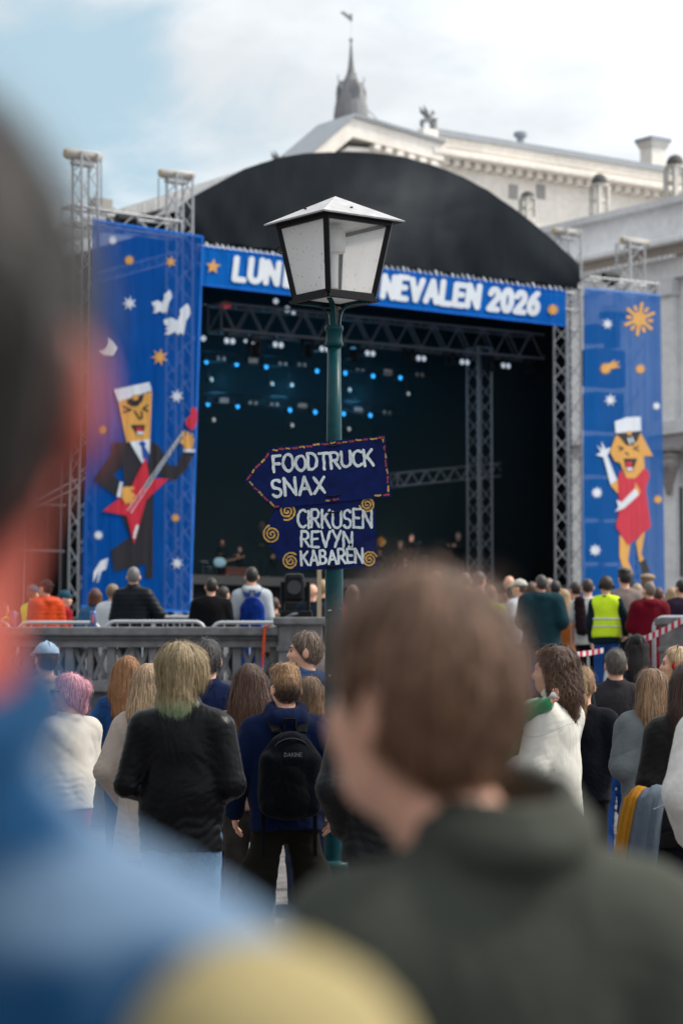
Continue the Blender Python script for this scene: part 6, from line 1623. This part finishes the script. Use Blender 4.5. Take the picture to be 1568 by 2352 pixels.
# --- people up on the terrace, right
far('steward in yellow vest half hidden by the close man', 1126, 1345, 14, hs('short', '#6a4d33'), '#b8bdc2', vest=True)
far('bald man at the back left of the white cap', 1169, 1322, 19, None, '#5a4038')
far('woman with dark ponytail left of the white cap', 1172, 1345, 15.5, hs('pony', '#33231a', len=1.4), '#b9bcc0', short=True)
R3 = far('man in white cap and white t-shirt turned left', 1192, 1330, 14.2, hs('short', '#4a3828'), '#c9cfda', yaw=35, hyaw=30, cap=dict(col='#b9b8ae'), short=True, arms='front', face=True)
far('brown haired person behind the teal jacket', 1221, 1336, 18, hs('bob', '#4a3324', len=1.5), '#2a2a30')
R5 = far('man in dark teal hooded rain jacket', 1242, 1320, 13.6, hs('short', '#3a3632'), '#123039', collar='hood', off=.065, hem=.78, wd=1.15, legs='#1d3a66', flare=.04, arm=1.2)
far('grey haired head behind the teal hood', 1260, 1328, 19, hs('short', '#8a7a70'), '#2a2a30')
far('black haired man behind the teal jacket on the right', 1275, 1332, 17, hs('short', '#1a1412'), '#22242c')
far('woman with blond hair in orange brown coat', 1294, 1352, 15, hs('long', '#a98a66', len=1.4), '#8a4f24', hem=.6, flare=.03)
far('dark haired person left of the white t-shirt', 1321, 1335, 16.5, hs('short', '#2a1e19'), '#3a3c44')
R10 = far('man in white t-shirt with dark sweater over one shoulder', 1349, 1328, 13.8, hs('short', '#35261e'), '#c4c6c6', short=True, off=.03, hem=.84, legs='#0c0d12')
R11 = far('steward in yellow vest with black headphones and jeans, walking', 1391, 1322, 13.0, hs('short', '#2f211b', th=.01), '#10222a', yaw=-18, hyaw=35, vest=True, muffs=('#16202a',), legs='#1c437f', stride=.12, armR=((.27, .02, 1.14), (.22, .2, .98)))
far('tall dark haired man in beige grey sweater', 1434, 1305, 14.8, hs('messy', '#1f1815', th=.008), '#7f726e', off=.03, legs='#15161c')
far('person in beige flat cap beyond the red coat', 1486, 1318, 17, hs('short', '#7a6148'), '#4a4540', cap=dict(col='#8d7a66', kind='flatcap'))
far('fair haired person between sweater and flat cap', 1462, 1340, 18, hs('short', '#a89070'), '#3a3c42')
R14 = far('person with short grey hair in long dark red hooded coat', 1490, 1336, 12.9, hs('short', '#6a5c54'), '#5e0a1c', collar='hood', off=.055, hem=.55, flare=.06, arms='cross', wd=1.08, arm=1.12)
far('brown haired person right behind the red coat', 1512, 1348, 16, hs('short', '#4a2f22'), '#33343c')
far('woman with long ash blond hair right of the red coat', 1543, 1348, 15.5, hs('long', '#9c8464', len=1.35), '#3b3a44')
far('dark haired person in plum jacket at the right edge', 1564, 1330, 14.5, hs('short', '#16120f'), '#2a2030', off=.04)

# --- band and crew on stage
def on_stage(lab, px, top, off, hair, col, **k):
    q = stage_plane(off)(px, top)
    return far(lab, px, top, q.y / KD, hair, col, gz=zS, lod=2, **k)
on_stage('singer in dark shirt holding a microphone to his mouth', 945, 1226, 2.0, hs('messy', '#1a1512'), '#080d18', yaw=150, armL='mic', sc=1.0, face=True, mk=dict(spec=.1))
on_stage('blond musician behind the singer', 919, 1243, 4.5, hs('messy', '#b39c74'), '#070c10', yaw=170)
on_stage('musician with teal lit grey hair at a keyboard', 1052, 1221, 4.0, hs('short', '#2c7f8a'), '#06080c', yaw=150, arms='reach')  # teal stage light is put into the hair colour
on_stage('bass player with pale guitar at the left of the stage', 510, 1240, 3.0, None, '#0c1820', yaw=170, skin='tan', arms='hold')
on_stage('organ player behind the wooden cabinet', 551, 1255, 4.0, hs('short', '#6a5a4c'), '#060a0e', yaw=160, arms='reach')
on_stage('drummer in the dark at the back of the stage', 602, 1196, 8.0, None, '#0a1014', yaw=180, skin='brown', arms='hold')
on_stage('singer in black left of the lower arrow sign', 628, 1272, 3.0, hs('long', '#17110e', len=1.4), '#060708', yaw=170, arms='mic')
on_stage('horn player right of the lower arrow sign', 872, 1262, 4.0, hs('short', '#2a1e18'), '#0b0d12', yaw=175, arms='chin', skin='mid')
on_stage('stage hand in black at the right side of the stage', 1246, 1240, 6.0, hs('short', '#16110e'), '#05060a', yaw=120, skin='mid')
# ------------------------------------------------------------------ things people carry or wear
def bag_mesh(w, d, hgt, h=.010, dome=.35, pocket=True, seed=3):
    f = SDF(span(-w / 2 - .04, w / 2 + .04, h), span(-d - .09, .05, h), span(-.04, hgt + .05, h))
    f.cap((0, -d * .45, hgt * .30), (0, -d * .42, hgt * .66), w * .5, w * .40, .03, d / w)
    f.rbox((0, -d * .45, hgt * .36), (w * .5, d * .5, hgt * .36), .06, .04)
    f.folds(.008, seed, (12, 10, 12)); return f
def backpack(name, label, who, z0, w, d, hgt, col, pocket_col, straps, text=False, kind='cloth', fine=True):
    t = worn(name, label, 'backpack', who)
    y0 = -.155
    b = bag_mesh(w, d, hgt, .010 if fine else .02); o = link('main_compartment', b.mesh('main_compartment'), mat(kind, col, scale=70, var=.55, spec=.05), t); o.location = (0, y0, z0)
    h = .010 if fine else .02
    f = SDF(span(-w / 2, w / 2, h), span(-d - .12, 0, h), span(-.04, hgt, h)); f.cap((0, -d * .8, hgt * .22), (0, -d * .8, hgt * .40), w * .36, w * .30, .03, .42); f.folds(.006, 9)
    o = link('front_pocket', f.mesh('front_pocket'), mat(kind, pocket_col, scale=60, var=.5, spec=.05), t); o.location = (0, y0, z0)
    f = SDF(span(-w / 2, w / 2, h), span(-d - .1, 0, h), span(hgt * .3, hgt * 1.05, h)); f.cap((0, -d * .66, hgt * .62), (0, -d * .6, hgt * .74), w * .33, w * .27, .03, .40)
    o = link('upper_pocket', f.mesh('upper_pocket'), mat(kind, col, scale=70, var=.55, spec=.05), t); o.location = (0, y0, z0)
    for zc_, rw in ((hgt * .50, .36), (hgt * .86, .30)):
        pts = [(w * rw * math.cos(a), y0 - d * (.86 if zc_ < hgt * .6 else .80) + (.03 * abs(math.cos(a)) ** 2), z0 + zc_ - hgt * .16 + hgt * .16 * math.sin(a)) for a in np.linspace(.1, math.pi - .1, 15)]
        MB().tube(pts, .004, 5).build('zip', mat('plastic', (.03, .035, .045)), t)
    MB().tube([(-.035, y0 - .01, z0 + hgt * .95), (-.03, y0 - .03, z0 + hgt + .035), (.03, y0 - .03, z0 + hgt + .035), (.035, y0 - .01, z0 + hgt * .95)], .009, 6).build('handle', mat('cloth', pocket_col), t)
    for sd in (-1, 1):
        s_ = [(sd * .07, y0 - .02, z0 + hgt * .92), (sd * .095, -.09, 1.475), (sd * .105, -.015, 1.492), (sd * .11, .07, 1.44), (sd * .125, .125, 1.30)]
        ms = MB()
        for i in range(4):
            a, b_ = Vector(s_[i]), Vector(s_[i + 1]); ax = (b_ - a).normalized(); ms.box((a + b_) / 2, ((b_ - a).length * 1.08, .06, .016), ax, Vector((1, 0, 0)), ax.cross(Vector((1, 0, 0))).normalized())
        ms.build('shoulder_strap', mat('cloth', straps), t, bevel=.006)
        MB().box((sd * w * .42, y0 - .02, z0 - .10), (.022, .006, .26)).build('webbing', mat('cloth', straps), t)
    return t
bp = backpack('backpack', 'large black patterned backpack worn by the man in navy hoodie', N9, .93, .345, .185, .50, '#07090f', '#05060a', '#06080c')
def loc_map(who, y):
    def f(x, z, lift=0.0): return Vector((x, y - lift, z))
    return f
seg = [(Vector((a.x, 2.5 - a.y)), Vector((b.x, 2.5 - b.y))) for a, b in segs_for('DAKINE', (-.048, 1.238), (.048, 1.238), .020, 0, gap=.3)]
lw = stroke_mesh('lettering', seg, .0042, lambda x, z, l: Vector((x, -.155 - .185 * .98 - .022, z)), 0, mat('paint', (.07, .08, .095)), bp, res=.0016)
backpack('backpack', 'blue backpack worn by the man in light grey hoodie', F11, .96, .30, .15, .46, '#0c2d7a', '#0a2566', '#0a2a70', fine=False)

# baby carried by the woman in the white shirt
def baby():
    t = worn('person', 'baby in green fleece carried by the woman in white shirt', 'person', N13); t['category'] = 'person'
    skin = mat('skin', SKIN['pale'])
    # baby body in the mother's own frame, upright against her chest and shoulder
    c = Vector((-.10, .20, 1.20))
    f = SDF(span(-.36, .16, .012), span(-.2, .46, .012), span(.84, 1.66, .012))
    f.cap((-.08, .22, 1.12), (-.09, .20, 1.34), .075, .07, .04); f.ell((-.10, .21, 1.50), (.062, .07, .075), .02); f.cap((-.09, .2, 1.36), (-.10, .2, 1.45), .035, .035, .03)
    f.cap((-.13, .16, 1.36), (-.215, .04, 1.425), .03, .027, .02); f.cap((-.215, .04, 1.425), (-.225, -.08, 1.475), .026, .022, .02)
    for x in (-.20, -.04): f.cap((x * .7, .20, 1.10), (x, .12, 1.0), .045, .04, .03); f.cap((x, .12, 1.0), (x * 1.05, .06, .92), .036, .028, .02)
    link('body', f.mesh('body'), skin, t)
    f = SDF(span(-.32, .1, .010), span(-.16, .36, .010), span(1.0, 1.5, .010))
    f.cap((-.08, .22, 1.10), (-.09, .20, 1.34), .100, .090, .04); f.cap((-.13, .16, 1.36), (-.215, .04, 1.425), .066, .058, .03); f.cap((-.215, .04, 1.425), (-.225, -.05, 1.465), .056, .044, .02); f.cap((-.02, .2, 1.34), (.03, .14, 1.26), .05, .045, .03)
    f.folds(.012, 4, (30, 30, 30))
    link('fleece', f.mesh('fleece'), mat('fuzzy', '#16804f'), t)
    f = SDF(span(-.34, .1, .012), span(-.05, .36, .012), span(.86, 1.16, .012))
    for x in (-.20, -.04): f.cap((x * .7, .20, 1.10), (x, .12, 1.0), .066, .058, .03); f.cap((x, .12, 1.0), (x * 1.05, .06, .93), .056, .045, .02)
    f.folds(.006, 3); link('trousers', f.mesh('trousers'), mat('cloth', '#aeb7be'), t)
    f = SDF(span(-.22, .02, .008), span(.1, .32, .008), span(1.40, 1.62, .008)); f.ell((-.10, .205, 1.515), (.068, .078, .076), 0); f.keep(1.48 - f.Z + .3 * (.2 - f.Y), .01)
    link('hair', f.mesh('hair'), mat('hair', '#8d6b48'), t)
    o = link('hand', hand_mesh(), skin, t); o.matrix_basis = Matrix.Translation((-.225, -.075, 1.475)) @ Matrix.Rotation(R(215), 4, 'X') @ Matrix.Diagonal((.5, .5, .5, 1))
    f = SDF(span(-.28, -.1, .006), span(-.16, .02, .006), span(1.42, 1.58, .006)); f.ell((-.225, -.10, 1.51), (.024, .020, .018), 0); f.cap((-.2, -.08, 1.50), (-.17, -.04, 1.45), .018, .008, .01); f.folds(.012, 8, (60, 60, 60))
    q = link('muslin_cloth', f.mesh('muslin_cloth'), mat('cloth', '#d5d9dc')); q.location = N13.location; q.rotation_euler = N13.rotation_euler; q.scale = N13.scale
    tag(q, 'scrap of white cloth in the baby\'s hand', 'cloth')
baby()

# scarf carried over the arm, black shoulder bag, at the right edge
def drape_ribbon(name, pts, w0, w1, th, m, parent, side=Vector((1, 0, 0))):
    ms = MB(); n = len(pts)
    v = []
    for i, p in enumerate(pts):
        p = Vector(p); t_ = (Vector(pts[min(i + 1, n - 1)]) - Vector(pts[max(i - 1, 0)])).normalized(); w = w0 + (w1 - w0) * i / (n - 1)
        nn = t_.cross(side).normalized() * th / 2
        for k in range(9):
            u = k / 8 - .5; bul = (1 - (2 * u) ** 2) * th * 1.6
            v.append(p + side * (u * w) + (nn.normalized() if nn.length else Vector((0, -1, 0))) * (bul + th * .5 * math.sin(k * 2.1 + i * .15)))
    f_ = [[i * 9 + k, i * 9 + k + 1, (i + 1) * 9 + k + 1, (i + 1) * 9 + k] for i in range(n - 1) for k in range(8)]
    o = link(name, pymesh(name, v, f_, True), m, parent); md = o.modifiers.new('thick', 'SOLIDIFY'); md.thickness = th * .6
    return o
sc_Y = 4.75 * KD
sc = thing('scarf', 'yellow and grey striped scarf hanging from the dark jacketed woman\'s arm', 'scarf', P(1465, 2000, sc_Y))
M_sy = mat('knit', '#9a6a1f'); M_sg = mat('knit', '#57626e')
pa = [P(x, y, sc_Y + dy_) for x, y, dy_ in ((1505, 1826, .02), (1488, 1822, -.03), (1475, 1835, -.05), (1468, 1870, -.055), (1462, 1910, -.055), (1456, 1955, -.05), (1450, 2000, -.045))]
drape_ribbon('yellow_stripe', [p + Vector((-.045 - .018 * i / 6, .0, 0)) for i, p in enumerate(pa)], .05, .055, .014, M_sy, sc)
drape_ribbon('grey_stripe', [p + Vector((.035, -.004, 0)) for p in pa], .115, .135, .016, M_sg, sc)
drape_ribbon('tail', [P(x, y, sc_Y + .02) for x, y in ((1478, 1960), (1468, 2005), (1460, 2040))], .12, .13, .012, M_sy, sc)
for k in range(16):
    a = P(1436 + k * 4.2, 2040 + (k % 3), sc_Y + .02); bar('fringe', a, a + Vector((random.uniform(-.005, .005), 0, -.055)), .0018, M_sy, sc, 5)
bg_t = thing('shoulder_bag', 'black leather shoulder bag beside the striped scarf', 'bag', P(1540, 1960, 4.8 * KD))
f = SDF(span(-.16, .16, .012), span(-.07, .07, .012), span(-.13, .12, .012)); f.rbox((0, 0, 0), (.145, .05, .085), .03, .01); f.folds(.006, 3)
o = link('pouch', f.mesh('pouch'), mat('leather', '#0e1116'), bg_t); o.location = P(1545, 1868, 4.75 * KD); o.rotation_euler = (0, R(-14), 0)
MB().tube([P(1500, 1860, 4.68 * KD), P(1530, 1848, 4.68 * KD), P(1600, 1820, 4.7 * KD)], .004, 6).build('zip', mat('metal', (.25, .26, .28), metallic=.6), bg_t)
MB().tube([P(1600, 1830, 4.78 * KD), P(1605, 1700, 4.85 * KD), P(1590, 1600, 4.9 * KD)], .01, 6).build('strap', mat('leather', '#0e1116'), bg_t)
# sweater slung over the shoulder of the white t-shirt man
sw = worn('sweater', 'dark brown sweater hanging over the white t-shirt man\'s left shoulder', 'sweater', R10)
f = SDF(span(-.28, .06, .018), span(-.26, .2, .018), span(.95, 1.56, .018))
f.cap((-.13, -.14, 1.42), (-.10, -.185, 1.05), .075, .09, .04, .5); f.cap((-.13, .08, 1.46), (-.13, -.13, 1.45), .055, .06, .04); f.folds(.02, 4)
link('knit', f.mesh('knit'), mat('knit', '#20141a'), sw)
t = worn('shoulder_strap', 'dark strap across the back of the beige trench coat', 'strap', N5)
MB().tube([(-.12, -.02, 1.50), (-.08, -.13, 1.42), (.02, -.165, 1.28), (.12, -.16, 1.1), (.18, -.1, .98)], .012, 6).build('band', mat('leather', '#141820'), t)
t = worn('hair_tie', 'black hair tie on the blond ponytail', 'hair tie', N15)
o = MB().tube([(.028 * math.cos(a), -.112 + .008 * math.cos(a), 1.652 + .026 * math.sin(a)) for a in np.linspace(0, 6.283, 15)[:-1]], .008, 6, closed=True).build('band', mat('cloth', '#08080a'), t); o.rotation_euler = (0, 0, R(-14))

# ------------------------------------------------------------------ barriers, tape, lamp on the pedestal, small items
M_galv = mat('metal', (.42, .45, .48), metallic=.35, rough=.45)
def barrier(label, xa, xb, Y, ztop, zlow, yb=None, gz=0.0):
    Yb = yb or Y; a = Vector((xa, Y, 0)); b_ = Vector((xb, Yb, 0)); d = (b_ - a).normalized()
    t = thing('crowd_barrier', label, 'barrier', (xa, Y, gz), 'crowd barriers'); r_ = .12
    pts = [a + Vector((0, 0, zlow)), a + Vector((0, 0, ztop - r_))] + [a + d * (r_ * (1 - math.cos(q))) + Vector((0, 0, ztop - r_ + r_ * math.sin(q))) for q in np.linspace(.2, math.pi / 2, 6)] + \
          [b_ - d * (r_ * (1 - math.cos(q))) + Vector((0, 0, ztop - r_ + r_ * math.sin(q))) for q in np.linspace(math.pi / 2, .2, 6)] + [b_ + Vector((0, 0, ztop - r_)), b_ + Vector((0, 0, zlow))]
    MB().tube(pts, .021, 8).build('frame', M_galv, t, smooth=True)
    bar('bottom_rail', a + Vector((0, 0, zlow + .08)), b_ + Vector((0, 0, zlow + .08)), .019, M_galv, t, 8)
    n = max(3, int((b_ - a).length / .14))
    for i in range(1, n): q = a + (b_ - a) * (i / n); bar('upright', q + Vector((0, 0, zlow + .08)), q + Vector((0, 0, ztop)), .008, M_galv, t)
    for q in (a + d * .25, b_ - d * .25): bar('foot', q + Vector((-d.y * .25, d.x * .25, gz + .02)), q + Vector((d.y * .25, -d.x * .25, gz + .02)), .018, M_galv, t); bar('foot_post', q + Vector((0, 0, gz)), q + Vector((0, 0, zlow + .1)), .018, M_galv, t)
    return t
X = lambda px, Y: P(px, 1560, Y).x
D12, D14, D11, D9, D3, D13 = (q * KD for q in (12, 14.6, 11.4, 9.6, 3.4, 11.3))
zt12 = P(300, 1428, D12).z
for i, (pa_, pb_) in enumerate(((-330, 20), (37, 228), (240, 470), (485, 690))):
    barrier(f'galvanised crowd barrier behind the balustrade, {ORD[i]} from the left', X(pa_, D12), X(pb_, D12), D12 + .05 * (i % 2), zt12 - .01 * (i % 2), TZ + .2, gz=TZ)
barrier('crowd barrier farther back below the left banner', X(350, D14), X(520, D14), D14, P(300, 1417, D14).z, TZ + .2, gz=TZ)
barrier('crowd barrier at the right edge beside the red coat', X(1502, D11), X(1760, D11), D11, P(1500, 1418, D11).z, .95, gz=.6)
barrier('crowd barrier standing behind the blue jeans', X(1290, D9), X(1455, D9), D9, 1.25, .34, gz=.2)
barrier('crowd barrier rail at the lower right corner', X(1500, D3), X(1800, D3), D3, P(1540, 2135, D3).z, .2)
def tape(label, p0, p1, sag, wdt, n=26):
    t = thing('barrier_tape', label, 'tape', p0, 'red and white barrier tapes'); q = [[], []]
    for i in range(n):
        a = p0.lerp(p1, i / n) - UP * (sag * math.sin(math.pi * i / n)); b_ = p0.lerp(p1, (i + 1) / n) - UP * (sag * math.sin(math.pi * (i + 1) / n)); tw = .012 * math.sin(i * .7)
        q[i % 2] += [(a + UP * wdt / 2, b_ + UP * wdt / 2, b_ - UP * wdt / 2 + Vector((0, tw, 0)), a - UP * wdt / 2 + Vector((0, tw, 0)))]
    for k, m in ((0, mat('plastic', (.55, .03, .06))), (1, mat('plastic', (.7, .7, .72)))):
        for a in q[k]: MB().add(a, [[0, 1, 2, 3]]).build('stripe', m, t)
tape('red and white tape rising to the right edge', P(1440, 1482, 11.0 * KD), P(1600, 1405, 10.6 * KD), .03, .07, 22)
tape('short stretch of tape hanging behind the dark haired man', P(1290, 1506, 11.0 * KD), P(1385, 1494, 11.2 * KD), .01, .055, 14)
# moving head lamp on the balustrade pedestal
c = P(676, 1420, BY); zt_p = P(690, 1425, BY).z
ml = thing('moving_head_light', 'black moving head lamp standing on the balustrade pedestal', 'stage light', (c.x, BY - .05, zt_p))
m11 = BY / FPX
MB().box((c.x + .02, BY - .02, zt_p + .05), (.34, .32, .10)).build('base', M_dark, ml, bevel=.02)
for sd in (-1, 1): MB().box((c.x + .01 + sd * .135, BY - .02, zt_p + .25), (.045, .12, .32)).build('yoke_arm', M_dark, ml, bevel=.015)
MB().box((c.x + .0, BY - .03, zt_p + .34), (.205, .24, .30)).build('head', M_dark, ml, bevel=.04)
MB().tube([(c.x, BY - .16, zt_p + .34), (c.x, BY - .18, zt_p + .34)], .075, 16).build('lens', mat('glass', (.02, .025, .03), rough=.1), ml)
MB().tube([P(640, 1440, BY - .24), P(648, 1425, BY - .2), P(670, 1412, BY - .2), P(690, 1408, BY - .15), P(715, 1418, BY - .1)], .016, 8).build('cable', mat('plastic', (.12, .13, .14)), ml)
stk = MB().box((P(733, 1370, D13).x, D13, P(733, 1372, D13).z), (.045, .03, .62)).box((P(733, 1370, D13).x, D13 + .02, P(733, 1436, D13).z - .1), (.045, .03, .2)).build('wooden_stake', mat('wood', (.42, .33, .22))); tag(stk, 'pale wooden stake standing left of the lamp post behind the balustrade', 'stake')
o = MB().tube([P(622, 1436, BY - .26), P(608, 1440, BY - .25), P(606, 1470, BY - .25), P(604, 1500, BY - .25), P(602, 1535, BY - .25)], [.01, .014, .016, .016, .012], 6).build('strap', mat('cloth', (.55, .07, .02))); tag(o, 'orange strap hanging down the balustrade', 'strap')
for k, (px, py, lab) in enumerate(((29, 1440, 'drink can on the balustrade at the far left'), (214, 1440, 'second drink can on the balustrade by the blue jacket'))):
    q = P(px, 1441, BY); t = thing('drink_can', lab, 'can', q, 'drink cans on the balustrade')
    MB().lathe(q, [(.026, .002), (.033, .01), (.033, .155), (.027, .168)], 14).build('body', mat('metal', (.10, .16, .36), metallic=.5, rough=.3), t, smooth=True)
    MB().lathe(q, [(.027, .168), (.028, .172), (.02, .170)], 14).build('lid', mat('metal', (.6, .6, .62), metallic=.8, rough=.3), t)
    MB().box(q + Vector((0, -.0335, .09)), (.022, .002, .08)).build('label_stripe', mat('paint', (.6, .1, .08)), t)
# instruments
def stage_pt(px, py, off): return stage_plane(off)(px, py)
q = stage_pt(876, 1243, 3.6); t = thing('horn', 'shiny brass horn bell held up on stage', 'horn', q)
M_brass = mat('metal', (.75, .45, .15), metallic=.8, rough=.25)
MB().tube([q + V * .5 - UP * .2, q + V * .25, q + V * .08, q], [.02, .035, .07, .15], 16, caps=False).build('bell', M_brass, t, smooth=True); MB().tube([q + V * .5 - UP * .2, q + V * .6 - UP * .4, q + V * .5 - UP * .55], .02, 8).build('tubing', M_brass, t)
q = stage_pt(505, 1292, 2.75); t = thing('electric_guitar', 'pale blue electric guitar of the bass player', 'guitar', q)
f = SDF(span(-.25, .25, .02), span(-.05, .05, .02), span(-.2, .2, .02)); f.ell((-.08, 0, 0), (.15, .03, .13), 0); f.ell((.08, 0, 0), (.12, .03, .11), .04)
o = link('body', f.mesh('body'), mat('paint', (.30, .52, .60)), t); o.location = q; o.rotation_euler = (0, 0, SANG)
MB().box(q + U * .5 + UP * .12, (.7, .02, .05), (U + UP * .25).normalized(), V).build('neck', mat('wood', (.2, .1, .05)), t)
q = stage_pt(963, 1248, 1.8)
t = thing('microphone', 'microphone in the singer\'s raised hand', 'microphone', q); MB().tube([q, q + UP * .04 + U * .02], [.02, .03], 8).build('grille', M_alu_d, t); bar('handle', q, q - UP * .18 - U * .05, .014, M_dark, t)
for k, (px, py) in enumerate(((466, 1290), (480, 1302), (978, 1278))):
    q = stage_pt(px, py, 3.2); t = thing('cymbal_stand', ('shiny cymbal at the left of the stage', 'second lower cymbal at the left of the stage', 'cymbal stand right of the singer')[k], 'cymbal', (q.x, q.y, zS))
    MB().lathe(q, [(.02, .03), (.06, .02), (.2, -.01), (.2, -.014), (.02, .01)], 14).build('cymbal', mat('metal', (.6, .6, .55), metallic=.8, rough=.25), t, smooth=True); bar('stand', (q.x, q.y, zS), q, .012, M_alu_d, t)
for o in bpy.data.objects:
    if '_world' in o: del o['_world']
